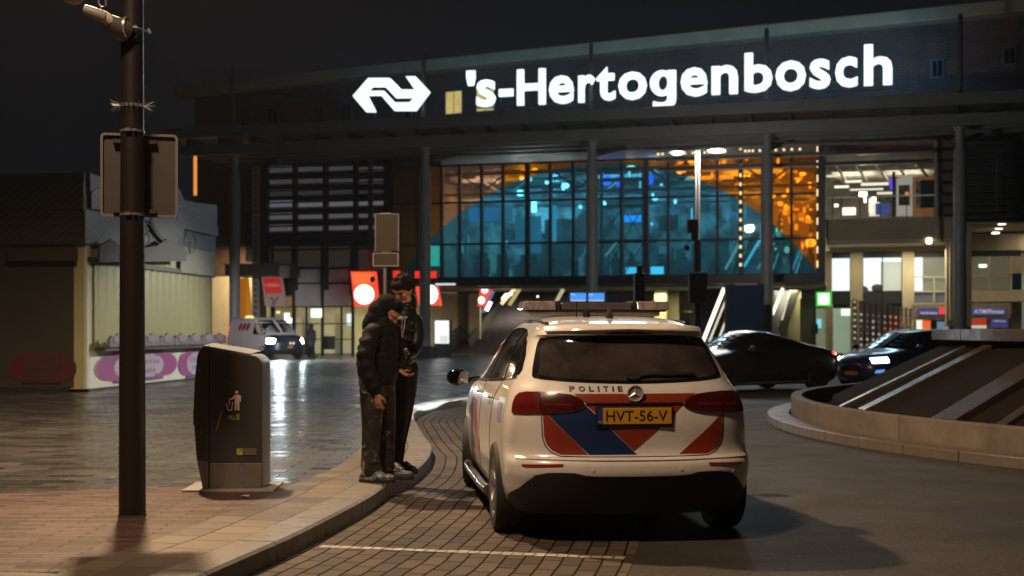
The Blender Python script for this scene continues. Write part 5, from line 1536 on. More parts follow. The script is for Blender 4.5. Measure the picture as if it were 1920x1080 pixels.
# lamp post with twin heads, boxes and camera
DL = 45.0; lq = Vector(((1308-960)/F_*DL, DL, 0)); kl = DL/F_
lpst = thing('twin_lamp_post', 'tall street lamp with twin glowing heads in front of the glass wall', 'street lamp', tuple(lq))
def lz(py): return CZ-(py-HY)*kl
def lX(px): return (px-1308)*kl
m = MB(); m.lathe([(.11,0),(.10,.9),(.085,1.0),(.075,lz(283))], n=16); m.build('shaft', M('lamp_shaft_grey', (.40,.40,.38), .45, metal=.2, col2=(.3,.3,.29)), lpst, smooth='auto')
m = MB(); m.beam((lX(1272),0,lz(283)+.05),(lX(1342),0,lz(282)+.05),.05,.05); m.build('crossarm', darks, lpst)
for px, py, w, e in ((1270,286,12,3),(1343,281.5,17,6)):
    m = MB(); m.lathe([(0,.10),(.25,.07),(.34,.0),(.30,-.01)], n=20, c=(lX(px),0,lz(py))); h_ = m.build('lamp_head', darks, lpst, smooth='auto')
    m = MB(); m.ball((lX(px),0,lz(py)), (w*kl,.28,.085)); m.build('lamp_glass', E('lamp_glow_%d' % e, (1,.97,.93), e*1.6), h_, smooth=True)
    lamp('lamp_light', 'POINT', (lX(px),0,lz(py)-.2), 420*e/3, (1,.93,.84), size=.25, parent=lpst)
m = MB(); m.box(lX(1288),lX(1308),-.2,.1,lz(437),lz(412)).box(lX(1296),lX(1307),-.15,.1,lz(452),lz(437)); m.ball((lX(1287),-.1,lz(464)),(.10,.10,.13)); m.beam((lX(1287),-.1,lz(456)),(lX(1300),0,lz(450)),.05,.05); m.build('camera_box', blk, lpst, bevel=.01)
m = MB(); m.box(lX(1291),lX(1325),-.2,.15,lz(569),lz(511)); m.build('signal_box', M('signal_dark', (.025,.024,.026), .5), lpst, bevel=.02)
m = MB(); m.lathe([(.13,0),(.13,lz(455)),(.12,lz(450))], n=16); m.build('unlit_shaft_dark', darks, lpst, smooth='auto')  # dark cover stands in for the unlit lower part of the shaft
lamp('added_kiosk_spot', 'SPOT', (lX(1272),-.3,lz(289)), 13000, (1,.985,.84), target=(-14.6,-13.5,.6), size=.3, spot=R_(22), blend=.8, parent=lpst)  # extra spot added at the lamp head to brighten the kiosk counter
# second traffic pole
DP2 = 40.0; k2 = DP2/F_; z2 = lambda py: CZ-(py-HY)*k2
tp = thing('dark_signal_pole', 'short dark signal pole standing just behind the police car light bar', 'pole', ((1199-960)*k2, DP2, 0))
m = MB(); m.lathe([(.10,0),(.10,z2(498)),(.0,z2(497))], n=14); m.build('shaft', darks, tp, smooth='auto')
m = MB(); m.box(-.17,.17,-.16,.16,z2(572),z2(512)); m.build('signal_head', darks, tp, bevel=.03)
# info screens
DI = 50.0; ki = DI/F_; zi = lambda py: CZ-(py-HY)*ki
inf = thing('departure_screens', 'pair of bright blue departure screens seen over the police car roof', 'display', ((1101-960)*ki, DI, 0))
xi = lambda px: (px-1101)*ki
m = MB(); m.box(xi(1066),xi(1137),0,.15,zi(568),zi(547)); m.build('casing', blk, inf, bevel=.02)
m = MB(); m.tube([(xi(1069),.1,0),(xi(1069),.1,zi(560))],.05,n=10).tube([(xi(1134),.1,0),(xi(1134),.1,zi(560))],.05,n=10); m.build('legs', darks, inf)
for a, b in ((1069,1099),(1103,1133)):
    m = MB(); m.box(xi(a),xi(b),-.012,-.002,zi(564.5),zi(549.5)); s_ = m.build('screen', E('screen_blue', (.07,.33,.95), .95), inf)
    m = MB(); m.box(xi(a+1),xi(b-1),-.018,-.013,zi(564.5),zi(563)).box(xi(a+2),xi(a+9),-.018,-.013,zi(553),zi(551.5)); m.build('screen_text_bar', E('screen_white', (.7,.85,1), .9), s_)
# dark display tower
DD = 54.0; kd = DD/F_; zd_ = lambda py: CZ-(py-HY)*kd
dt = thing('display_tower', 'large dark blue unlit display tower under the right end of the glass wall', 'display', ((1397-960)*kd, DD, 0))
xd = lambda px: (px-1397)*kd
m = MB(); m.box(xd(1361),xd(1433),0,.4,0,zd_(533)); m.build('casing', blk, dt, bevel=.03)
m = MB(); m.box(xd(1366),xd(1428),-.012,-.003,zd_(622),zd_(538)); m.build('screen', M('tower_screen', (.012,.02,.035), .15, emit=(.008,.02,.05), es=.12, sample=False), dt)
m = MB(); m.box(xd(1378),xd(1420),-.05,.0,zd_(534.5),zd_(531)); m.build('top_light', M('tl', (.3,.3,.28), .5), dt)
# red lit totems
redl = E('sign_red_glow', (1,.075,.03), 1.05); redl2 = E('sign_orange_glow', (1,.17,.04), 1.05); wht = E('sign_white_glow', (1,.98,.93), 2.6)
def red_sign(name, pts, disc_, v, lab, extra=None):
    a = U(pts[0][0], v)
    t = thing(name, lab, 'sign', (FA.x, FA.y, 0), FROT)
    t.location = (FA.x, FA.y, 0)
    m = MB(); m.prism([(U(x,v),v,Z(x,y,v)) for x, y in pts],(0,.35,0)); m.build('lit_panel', redl, t, bevel=.02)
    n = 28
    m = MB(); cx, cy, rx, ry = disc_
    P = [(cx+rx*math.cos(2*PI*k/n), cy+ry*math.sin(2*PI*k/n)) for k in range(n)]
    m.prism([(U(x,v),v-.03,Z(x,y,v)) for x, y in P],(0,.028,0)); m.build('white_disc', wht, t)
    return t
t1_ = red_sign('kiosk_sign', [(657,509),(702,509),(708,575),(664,575)], (683,552,18.5,18.5), 2.4, 'slanted red glowing shop sign with a white disc, beside the hooded man')
m = MB(); v = 2.4; m.prism([(U(x,v),v-.02,Z(x,y,v)) for x, y in ((660,512),(699,512),(702,530),(663,534))],(0,.015,0)); m.build('orange_area', redl2, t1_)
m = MB(); m.ball((U(699,v),v-.03,Z(699,524,v)),(.13,.03,.16)); m.build('logo_mark', M('logo_dark_red', (.2,.01,.01), .5), t1_, smooth=True)
t2_ = red_sign('kiosk_sign', [(778,537),(819,537),(825,573),(785,573)], (806,552,15,18), 2.6, 'red glowing shop sign with a white disc, half hidden behind a grey column')
t3_ = thing('kiosk_sign', 'small slanted red and white glowing sign at the foot of the escalators', 'sign', (FA.x, FA.y, 0), FROT)
v = 6.0; m = MB(); m.prism([(U(x,v),v,Z(x,y,v)) for x, y in ((901,538),(920,538),(908,574),(895,574))],(0,.3,0)); m.build('lit_panel', redl, t3_)
m = MB()
for cx, cy in ((909,543),(903,563)): m.prism([(U(cx+6*math.cos(2*PI*k/18),v),v-.03,Z(903,cy+7*math.sin(2*PI*k/18),v)) for k in range(18)],(0,.02,0))
m.build('white_disc', wht, t3_)
for i, (px, py) in enumerate(((743,514),(784,515),(811,515))):
    t = tag(blob(px, py, 13, 13, (1,.03,.02), .9, v=3.2, name='red_lamp'), ('round red light above the red sign, nearest the dark haired man','round red light between the two shop signs, left of the grey column','round red light just right of the grey column')[i], 'lamp', 'red lamps above the shop signs')
    t.parent = None; t.location = (FA.x, FA.y, 0); t.rotation_euler = (0,0,FROT)
tt = thing('white_totem', 'glowing white map totem on a dark base at the foot of the staircase', 'display', (FA.x, FA.y, 0), FROT)
v = 1.5; ubeam('casing', M('totem_dark', (.05,.05,.05), .5), U(814,v), U(843,v), v, v+.4, PZ, Z(828,599,v), tt, .03)
m = MB(); m.box(U(815.5,v),U(842,v),v-.02,v-.003,Z(828,644,v),Z(828,601,v)); m.build('lit_face', E('totem_white', (.97,1,.98), 1.1), tt)
m = MB(); 
for k in range(5): m.box(U(825,v),U(840,v),v-.03,v-.022,Z(830,630+k*2.6+1,v),Z(830,630+k*2.6,v))
m.build('map_lines', M('map_grey', (.3,.3,.3), .5, emit=(.4,.4,.42), es=.5, sample=False), tt)
# hanging shop sign with dark canopy
hs = thing('shop_banner', 'unlit red and white slanted shop banner below a dark flat awning', 'sign', (FA.x, FA.y, 0), FROT)
v = 1.6
m = MB(); m.prism([(U(x,v),v,Z(x,y,v)) for x, y in ((490,519),(527,519),(536,575),(497,575))],(0,.2,0)); m.build('panel', M('banner_pale', (.30,.22,.20), .6, emit=(.3,.2,.18), es=.25, sample=False), hs)  # faint emission in the banner's colours stands in for light on it
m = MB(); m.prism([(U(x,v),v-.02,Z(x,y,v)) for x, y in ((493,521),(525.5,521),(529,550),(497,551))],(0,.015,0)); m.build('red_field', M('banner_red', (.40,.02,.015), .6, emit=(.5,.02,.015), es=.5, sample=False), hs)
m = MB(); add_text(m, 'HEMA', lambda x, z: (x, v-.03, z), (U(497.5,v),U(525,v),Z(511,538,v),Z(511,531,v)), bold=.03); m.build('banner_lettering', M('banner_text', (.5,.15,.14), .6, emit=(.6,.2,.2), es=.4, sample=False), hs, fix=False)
m = MB(); m.tube([(U(508,v),v-.03,Z(508,558,v)),(U(513,v),v-.03,Z(513,562,v)),(U(511,v),v-.03,Z(511,570,v))],.04,n=6).beam((U(522,v),v-.03,Z(522,556,v)),(U(512,v),v-.03,Z(512,574,v)),.05,.03); m.build('banner_mark', M('mark_dark', (.05,.04,.04), .6), hs)
aw = thing('flat_awning', 'dark flat awning box above the shop banner near the kiosk', 'awning', (FA.x, FA.y, 0), FROT)
v = .9; ubeam('box', M('awning_dark', (.055,.055,.05), .5), U(421,v), U(524,v), v, v+2.4, Z(470,517,v), Z(470,494,v), aw, .03)
fpanel('end_cap', 524, 498, 537, 520, v, M('awning_pale', (.28,.27,.25), .5), aw, th=.4); ubeam('support', darks, U(470,v), U(474,v), v+1, v+1.2, PZ, Z(470,517,v), aw)
# orange lit doorway wall
ow = thing('orange_wall_panel', 'orange lit wall panel beside the shop banner', 'wall', (FA.x, FA.y, 0), FROT)
v = 5.5; m = MB(); m.prism([(U(x,v),v,Z(x,y,v)) for x, y in ((449,521),(464,521),(478,640),(449,640))],(0,.15,0)); m.build('panel', M('orange_panel', (.5,.2,.02), .6, emit=(.5,.17,.01), es=.55, sample=False), ow)
# orange tube lamp
v = 2.; tl_ = tag(MB().box(U(363,v),U(367.5,v),v,v+.1,Z(365,366,v),Z(365,286,v)).build('tube_lamp', E('tube_orange', (1,.33,.07), .9), None), 'thin vertical orange glowing tube lamp above the kiosk roof', 'lamp')
tl_.location = (FA.x, FA.y, 0); tl_.rotation_euler = (0,0,FROT)
# green lit sign
gsn = thing('green_sign', 'small green and white glowing box sign on a post right of the glass wall', 'sign', (FA.x, FA.y, 0), FROT)
v = 3.0; ubeam('box', E('green_glow', (.02,.75,.05), .9), U(1530,v), U(1559,v), v, v+.3, Z(1545,574,v), Z(1545,547,v), gsn)
m = MB(); m.box(U(1534,v),U(1555,v),v-.03,v-.003,Z(1545,571,v),Z(1545,550,v)); m.build('white_face', E('green_white', (.75,1,.7), 1.6), gsn)
ubeam('post', darks, U(1527,v)-.05, U(1527,v)+.05, v, v+.1, PZ, Z(1545,547,v), gsn); ubeam('control_box', darks, U(1521,v), U(1534,v), v-.2, v, Z(1528,626,v), Z(1528,608,v), gsn)
# perforated screen wall with coloured dots
ps = thing('perforated_screen', 'tall screen of vertical bronze slats dotted with round coloured lights', 'screen', (FA.x, FA.y, 0), FROT)
v = 2.5; br_ = M('bronze_slat', (.30,.24,.14), .5, col2=(.22,.175,.10), ns=1.4)
rg = random.Random(11)
xs_ = [1598,1610,1622,1633,1644,1655,1666,1676,1686,1696,1704]
wdt = [11,11,10,10,10,10,9,9,9,7,7]
colsx = {5:((1,.22,.10),.9),6:((1,.28,.12),.9),7:((.85,.25,.14),.5)}
for i, x in enumerate(xs_):
    top = 562+i*1.6
    fpanel('slat', x, top, x+wdt[i]-1.6, 668, v+.12*(i % 2), br_ if i < 8 else cstl, ps, th=.18)
dm = {}
for i, x in enumerate(xs_):
    if i == 0: rows = range(9)
    for r in range(9):
        py = 566+r*11.4
        if r < 2 and i not in (0,): continue
        c, s_ = (.75,.75,.65), rg.choice([.06,.12,.3,.55])
        if i in colsx and r in (2,3,4,5,6): c, s_ = colsx[i]; s_ *= rg.choice([.5,.8,1])
        if i == 4 and r == 4: c, s_ = (.75,.7,.05), 1.0
        if i in (2,3) and r == 2: c, s_ = (.15,.15,.6), .5
        if i >= 8: c, s_ = (.2,.15,.1), .05
        key = (c, s_); mtl = dm.setdefault(key, E('dot_%d' % len(dm), c, s_))
        cx, cy = x+wdt[i]*.42, py+i*.9
        vv_ = v+.12*(i % 2)-.03
        P = [(cx+2.1*math.cos(2*PI*k/10), cy+2.3*math.sin(2*PI*k/10)) for k in range(10)]
        MB().prism([(U(a,vv_),vv_,Z(a,b,vv_)) for a, b in P],(0,.028,0)).build('dot_light', mtl, ps)
# signs on the right
def box_sign(name, px0, py0, px1, py1, v, lab, txt, frame=(1710,570,1782,600)):
    t = thing(name, lab, 'sign', (FA.x, FA.y, 0), FROT)
    fpanel('surround', *frame, v+.05, cst, t, th=.3)
    fpanel('face', px0, py0, px1, py1, v, M('sign_indigo', (.05,.045,.12), .5, emit=(.055,.05,.16), es=.8, sample=False), t, th=.05)
    m = MB(); a = (U(txt[1],v),U(txt[3],v),Z(txt[1],txt[4],v),Z(txt[1],txt[2],v)); add_text(m, txt[0], lambda x, z: (x, v-.02, z), a, bold=.02)
    m.build('sign_lettering', M('sign_text_grey', (.4,.4,.4), .5, emit=(.42,.42,.5), es=.8, sample=False), t, fix=False)
    return t
bs1 = box_sign('ticket_sign', 1720, 577, 1775, 591, 5.6, 'dark blue sign box with a red square at its right end', ('tickets',1725,584,1757,589))
fpanel('red_square', 1761, 576, 1772, 589, 5.5, M('sign_red_sq', (.6,.04,.02), .5, emit=(.9,.08,.04), es=.7, sample=False), bs1, th=.05)
box_sign('cash_machine_sign', 1822, 577, 1886, 591, 7.3, "dark blue sign box reading 'ATM/Pinnen' at the far right", ('ATM/Pinnen',1826,580,1882,588), frame=(1816,568,1894,597))
bs3 = box_sign('cash_machine_sign', 1857, 598, 1890, 614, 7.6, 'small black sign panel with pale lettering under the cash machine sign', ('ATM Pinnen',1862,600,1886,604), frame=(1854,596,1893,618))
# end bench / boxes
# ------------------------------------------------------------------ kiosk
ka = Vector((-9.13, 27.3)); kb_ = Vector((-8.3, 35.5)); kdir = (kb_-ka); KL = kdir.length
kr = math.atan2(kdir.y, kdir.x)-PI/2
ks = thing('market_kiosk', 'closed fairground food kiosk with scalloped fascia and pink oval signs on cream panels', 'kiosk', (ka.x, ka.y, PZ), kr)
# local: +y along the long side, -x to the left (front width)
def kp(px, py, face='side'):
    """point on side face (x=0) or front face (y=0) as local coords"""
    c, s_ = math.cos(kr), math.sin(kr); t = (px-960)/F_
    if face == 'side':   # X=ka.x - s*y ; Y=ka.y + c*y
        y = (t*ka.y-ka.x)/(-s_-t*c); Y = ka.y+c*y; return (0, y, CZ-(py-HY)*Y/F_-PZ)
    x = (t*ka.y-ka.x)/(c-t*s_); Y = ka.y+s_*x; return (x, 0, CZ-(py-HY)*Y/F_-PZ)
KW = 9.0; KLn = kp(398,500)[1]; KH = 4.55
def stripem(name, c1, c2, ang, sc_):
    m = bpy.data.materials.new(name); m.use_nodes = True; nt = m.node_tree; b = nt.nodes['Principled BSDF']; b.inputs['Roughness'].default_value = .45
    t = nt.nodes.new('ShaderNodeTexCoord'); mp = nt.nodes.new('ShaderNodeMapping'); mp.inputs['Rotation'].default_value = ang
    w = nt.nodes.new('ShaderNodeTexWave'); w.inputs['Scale'].default_value = sc_; w.bands_direction = 'Z'
    nt.links.new(t.outputs['Object'], mp.inputs[0]); nt.links.new(mp.outputs[0], w.inputs['Vector'])
    mx = nt.nodes.new('ShaderNodeMix'); mx.data_type = 'RGBA'; mx.inputs['A'].default_value = (*c1,1); mx.inputs['B'].default_value = (*c2,1)
    nt.links.new(w.outputs['Fac'], mx.inputs['Factor']); nt.links.new(mx.outputs['Result'], b.inputs['Base Color']); MATS[name] = m; return m
cream = M('kiosk_cream', (.46,.44,.22), .5, col2=(.38,.36,.18), ns=1.5)
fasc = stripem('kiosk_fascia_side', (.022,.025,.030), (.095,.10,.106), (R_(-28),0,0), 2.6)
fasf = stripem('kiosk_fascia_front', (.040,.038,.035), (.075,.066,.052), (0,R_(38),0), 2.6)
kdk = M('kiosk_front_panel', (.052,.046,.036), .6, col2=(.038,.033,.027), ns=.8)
zf = kp(157,458)[2]
m = MB(); m.box(-KW,0,0,KLn,.06,zf); m.build('cabin', cream, ks)
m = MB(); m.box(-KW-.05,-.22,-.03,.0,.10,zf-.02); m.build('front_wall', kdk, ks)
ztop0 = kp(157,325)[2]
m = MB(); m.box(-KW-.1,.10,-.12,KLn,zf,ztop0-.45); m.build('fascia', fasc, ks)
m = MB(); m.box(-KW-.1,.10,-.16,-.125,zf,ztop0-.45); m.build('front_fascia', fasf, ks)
# scalloped crown boards
def scallop(a, b, n, z0, zt_, dip):
    P = [(a,z0)]; 
    P.append((b,z0)); N = 40
    for k in range(N, -1, -1):
        t = k/N; ph = (t*n) % 1.0
        P.append((a+(b-a)*t, zt_-dip*(1-math.sin(PI*min(max(ph,0),1)))**1.0))
    return P
crown = M('kiosk_crown', (.065,.064,.066), .5, col2=(.05,.05,.052))
crs = M('kiosk_crown_side', (.06,.06,.066), .5, col2=(.045,.045,.05)); pinkc = M('kiosk_crown_pink', (.17,.12,.14), .5)
m = MB(); m.prism([(.14,y,z) for y, z in [(0,ztop0-.45),(KLn,ztop0-.45),(KLn,ztop0+.12),(KLn*.8,ztop0+.02),(KLn*.5,ztop0-.05),(0,ztop0)]],(-.08,0,0)); m.build('crown_board', crs, ks)
m = MB(); P = scallop(-.6, KLn+.2, 2.0, ztop0-.75, ztop0-.12, .45); P = [(max(0,min(KLn,y)),z) for y, z in P]; m.prism([(.17,y,z) for y, z in P],(-.028,0,0)); m.build('scallop_board', fasc, ks)
m = MB(); m.prism([(x,-.20,z) for x, z in [(-KW,ztop0-.5),(.1,ztop0-.5),(.1,ztop0),(-2.2,ztop0-.02),(-KW,ztop0+.15)]],(0,.035,0)); m.build('crown_board', crown, ks)
m = MB(); P = scallop(-4.9, .9, 2.0, ztop0-.8, ztop0-.10, .42); P = [(min(.1,x),z) for x, z in P]; m.prism([(x,-.235,z) for x, z in P],(0,.03,0)); m.build('scallop_board', fasf, ks)
# round logo disc on the side fascia
c0 = kp(301,392); r_ = 1.15
m = MB(); n = 36; y_c, z_c = kp(302,385)[1], kp(302,397)[2]
m.prism([(.19,y_c+1.25*math.cos(2*PI*k/n),z_c+.78*math.sin(2*PI*k/n)) for k in range(n)],(-.018,0,0)); dsc = m.build('logo_disc', M('disc_rim', (.12,.12,.125), .4), ks)
m = MB(); m.prism([(.205,y_c+1.18*math.cos(2*PI*k/n),z_c+.72*math.sin(2*PI*k/n)) for k in range(n)],(-.012,0,0)); m.build('disc_face', M('disc_dark', (.04,.038,.05), .5, col2=(.09,.07,.11), ns=2), dsc)
m = MB(); add_text(m, 'HOLLANDSE', lambda y, z: (.21, y, z), (y_c-.75,y_c+.85,z_c-.12,z_c+.26), bold=.04); m.build('disc_lettering', M('disc_text', (.25,.2,.3), .5), dsc, fix=False)
# scroll ornament
m = MB()
for sgn, yc in ((-1,y_c-1.45),(1,y_c+1.55)):
    P = [(.20, yc+sgn*.12*t*math.cos(2.2*t), z_c-.72+.09*t*math.sin(2.2*t)) for t in np.linspace(.5,4.2,26)]; m.tube(P,.018,n=6)
m.build('scroll_ornament', M('scroll_grey', (.28,.25,.27), .5), ks)
# hanging signs along the lower fascia edge
m = MB(); m.box(-1.55,-.02,-.30,-.24,kp(140,490,'front')[2],kp(140,466,'front')[2]); m.build('cornice_sign', M('cornice_brown', (.06,.036,.034), .6, col2=(.04,.03,.028), ns=5, nf=.3), ks)
ya, yb = 0.02, kp(325,480)[1]
m = MB(); P = [(ya,kp(160,492)[2]),(yb,kp(325,490)[2]),(yb,kp(325,468)[2]),(yb*.85,kp(305,455)[2]),(yb*.75,kp(290,448)[2]),(yb*.62,kp(275,462)[2]),(yb*.3,kp(200,468)[2]),(yb*.12,kp(180,448)[2]),(ya,kp(160,462)[2])]
m.prism([(.34,y,z) for y, z in P],(-.05,0,0)); m.build('cornice_sign', M('cornice_brown'), ks)
m = MB(); m.box(.0,.10,ya,KLn,kp(200,492)[2]-.05,kp(200,492)[2]+.06); m.build('gutter', M('gutter_dark', (.05,.045,.04), .5), ks)
m = MB(); m.box(-.05,.12,yb+.2,KLn-.1,zf-.35,zf+.30); m.build('cream_valance', M('valance_cream', (.33,.33,.24), .5), ks)
# corrugated shutter
m = MB(); y0_, y1_ = .45, KLn-.1; N = 90; zs0, zs1 = kp(200,660)[2], zf-.06
V = []; Fs = []
for k in range(N+1):
    y = y0_+(y1_-y0_)*k/N; x = .035+.018*math.sin(k*PI/2.5); V += [(x,y,zs0),(x,y,zs1)]
for k in range(N): Fs.append((2*k,2*k+2,2*k+3,2*k+1))
m.add(V, Fs); m.build('corrugated_shutter', M('shutter_cream', (.46,.43,.20), .4, col2=(.37,.34,.16), ns=1.2, rv=.08), ks, smooth=True)
m = MB(); m.box(.0,.07,.0,.16,.06,zf); m.build('corner_post', M('kiosk_white', (.72,.74,.70), .5), ks, bevel=.01)
# counter panels
zc0, zc1 = .06, kp(200,657)[2]
m = MB(); m.box(.0,.05,.17,KLn,zc0,zc1-.01); m.build('counter_panel', M('kiosk_white2', (.80,.80,.72), .5, col2=(.72,.72,.64), ns=1), ks)
m = MB(); m.box(.06,.30,.42,KLn-.05,zc1,zc1+.08); m.build('counter_shelf', M('shelf_dark', (.05,.045,.05), .5), ks)
# row of printed bunting shields above the counter
sh = M('printed_shield', (.22,.17,.23), .5, col2=(.12,.09,.13), ns=6, nf=.35)
zz0, zz1 = zc1+.08, kp(200,624)[2]-.02
k0 = .5
while k0 < KLn-.7:
    w_ = .95
    P = [(k0,zz0),(k0+w_,zz0),(k0+w_,zz0+.18),(k0+w_*.86,zz1-.05),(k0+w_*.66,zz1-.1),(k0+w_*.5,zz1),(k0+w_*.34,zz1-.1),(k0+w_*.14,zz1-.05),(k0,zz0+.18)]
    m = MB(); m.prism([(.36,y,z) for y, z in P],(-.06,0,0)); s_ = m.build('printed_board', sh, ks)
    m = MB(); m.prism([(.372,k0+w_/2+.3*math.cos(2*PI*k/18),zz0+.17+.10*math.sin(2*PI*k/18)) for k in range(18)],(-.01,0,0)); m.build('board_print', M('board_print', (.32,.24,.34), .5), s_)
    k0 += w_+.03
# oval signs
def oval(n=10):
    P = []
    for cx, cz, a0, r in ((.5,.5,0,0),): pass
    out = []
    # pill with stepped shoulders, unit box -1..1
    for a in np.linspace(-62, 62, 13): out.append((.62+.38*math.cos(R_(a)), .84*math.sin(R_(a))/math.sin(R_(62))*.9))
    out += [(.62,.80),(.60,1.0),(-.60,1.0),(-.62,.80)]
    for a in np.linspace(118, 242, 13): out.append((-.62+.38*math.cos(R_(a)), .84*math.sin(R_(a))/math.sin(R_(62))*.9))
    out += [(-.62,-.80),(-.60,-1.0),(.60,-1.0),(.62,-.80)]
    return out
def oval_sign(face, px0, px1, py0, py1, dark, lines):
    a = kp(px0, (py0+py1)/2, face); b = kp(px1, (py0+py1)/2, face)
    i = 1 if face == 'side' else 0
    c = (a[i]+b[i])/2; hw_ = abs(b[i]-a[i])/2; za, zb_ = kp((px0+px1)/2, py1, face)[2], kp((px0+px1)/2, py0, face)[2]
    cz_ = (za+zb_)/2; hz = (zb_-za)/2
    def pos(u, z, o): return (.055+o, u, z) if face == 'side' else (u, -.035-o, z)
    ext = (-.012,0,0) if face == 'side' else (0,.012,0)
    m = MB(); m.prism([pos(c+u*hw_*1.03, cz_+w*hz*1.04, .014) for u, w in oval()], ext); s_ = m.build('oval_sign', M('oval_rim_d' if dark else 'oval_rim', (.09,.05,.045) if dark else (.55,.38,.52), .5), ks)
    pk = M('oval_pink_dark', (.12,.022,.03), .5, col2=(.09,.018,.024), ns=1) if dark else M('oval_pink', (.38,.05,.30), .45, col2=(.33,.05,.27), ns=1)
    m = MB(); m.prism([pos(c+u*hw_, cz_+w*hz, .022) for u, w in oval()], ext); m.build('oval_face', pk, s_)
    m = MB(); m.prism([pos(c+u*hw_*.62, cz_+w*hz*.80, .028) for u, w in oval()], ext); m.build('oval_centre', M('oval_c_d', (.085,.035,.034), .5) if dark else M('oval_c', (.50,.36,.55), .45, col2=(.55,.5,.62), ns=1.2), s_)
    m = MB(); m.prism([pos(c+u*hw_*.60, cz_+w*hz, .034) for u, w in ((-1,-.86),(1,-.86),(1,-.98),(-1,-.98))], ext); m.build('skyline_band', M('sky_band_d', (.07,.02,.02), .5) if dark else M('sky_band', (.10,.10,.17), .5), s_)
    m = MB()
    for j, t in enumerate(lines):
        add_text(m, t, lambda u, z: pos(u, z, .036), (c-hw_*(.5-.1*j), c+hw_*(.5-.1*j), cz_+hz*(.12-.62*j), cz_+hz*(.50-.62*j)), bold=.02)
    m.build('sign_lettering', M('oval_text_d', (.09,.045,.04), .5) if dark else M('oval_text', (.30,.27,.42), .5), s_, fix=False)
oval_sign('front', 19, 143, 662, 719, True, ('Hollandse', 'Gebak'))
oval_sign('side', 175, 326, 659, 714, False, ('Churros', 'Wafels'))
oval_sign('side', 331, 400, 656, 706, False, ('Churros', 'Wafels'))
m = MB(); m.box(-KW,-.3,-.06,.0,0,.10); m.box(-.05,.02,.2,KLn,0,.055); m.build('skirt', M('skirt_dark', (.02,.02,.02), .7), ks)
m = MB(); m.ball((-2.42,-.3,ztop0-.15),.05,10,8); m.ball((-2.6,-.3,ztop0-.32),.05,10,8); m.build('crown_lamp', M('bulb_pale', (.5,.45,.38), .3, emit=(.5,.45,.36), es=.4, sample=False), ks, smooth=True)
# cable down the front corner, red flank
m = MB(); m.prism([(x,-.05,z) for x, z in ((-2.55,.1),(-2.3,.1),(-2.3,zf-.1),(-2.75,zf-.1))],(0,.018,0)); m.build('red_panel', M('kiosk_red', (.10,.02,.02), .6), ks)

m = MB(); m.box(-.9,-.5,KLn-.30,KLn-.12,ztop0-.45,ztop0-.1); fl_ = m.build('added_floodlight', blk, ks, bevel=.01)  # floodlight box added on the roof to brighten the van
lamp('added_flood_beam', 'SPOT', (-.7, KLn-.05, ztop0-.28), 11000, (1,.95,.9), target=(-5.4,KLn+21,.6), size=.1, spot=R_(24), blend=.8, parent=ks)  # spot added with the box, aimed at the van
# ------------------------------------------------------------------ other vehicles
def car(name, lab, prof, loc, rz, paint, dlo_, wheels, tl_col=None, r=.33, hw_=.80, group=None, extra=None, cat='car', light=None, head=(.6,.74), pr=3.0, pf=2.6):
    Sx = Shell(**prof, pr=pr, pf=pf)
    t = thing(name, lab, cat, loc, rz, group)
    shell_mesh(Sx, 'body', paint if isinstance(paint, list) else [paint], t, nz=46, nq=110, wells=[(y, r, r+.05, .5) for y in wheels], matfn=extra)
    qs = lambda P: [(Sx.q_of_y(y, z), z) for y, z in P]
    for s in (1, -1):
        P = (lambda p: p) if s == 1 else mir
        drape(Sx, 'side_window', [P(qs(dlo_))], glassd, t, off=.004, depth=.012, grid=.12)
        for y in wheels: wheel(t, s*hw_, y, s, r=r, w=.21, rm=rimd_m)
    return t, Sx
SED = dict(
 W=[(.18,.80),(.3,.89),(.5,.93),(.7,.93),(.85,.92),(.93,.90),(.99,.84),(1.1,.76),(1.2,.70),(1.3,.63),(1.37,.55),(1.41,.42),(1.43,.2)],
 R=[(.18,.25),(.3,.08),(.5,.02),(.7,.0),(.85,.04),(.95,.14),(1.0,.30),(1.06,.65),(1.15,1.05),(1.25,1.45),(1.35,1.85),(1.41,2.2),(1.43,2.5)],
 F=[(.18,4.6),(.3,4.85),(.5,4.9),(.65,4.85),(.75,4.7),(.85,4.3),(.93,3.85),(.99,3.55),(1.1,3.3),(1.2,3.1),(1.3,2.9),(1.38,2.7),(1.43,2.5)],
 DR=[(.18,.5),(.9,.6),(1.0,.7),(1.3,.6),(1.43,.1)], DF=[(.18,.8),(.8,1.2),(1.0,.8),(1.3,.5),(1.43,.1)])
sdlo = [(.55,1.02),(1.0,.985),(2.0,.965),(3.2,.955),(3.45,.97),(3.1,1.14),(2.85,1.27),(2.6,1.35),(2.2,1.385),(1.8,1.345),(1.4,1.26),(.95,1.13)]
bpaint = M('taxi_black_paint', (.028,.027,.027), .3, coat=.6, col2=(.02,.02,.02), ns=2)
hd = math.atan2(-1.5, -2.38)-PI/2
s0 = Vector((7.2, 30.3)); fw = Vector((-math.sin(hd), math.cos(hd)))
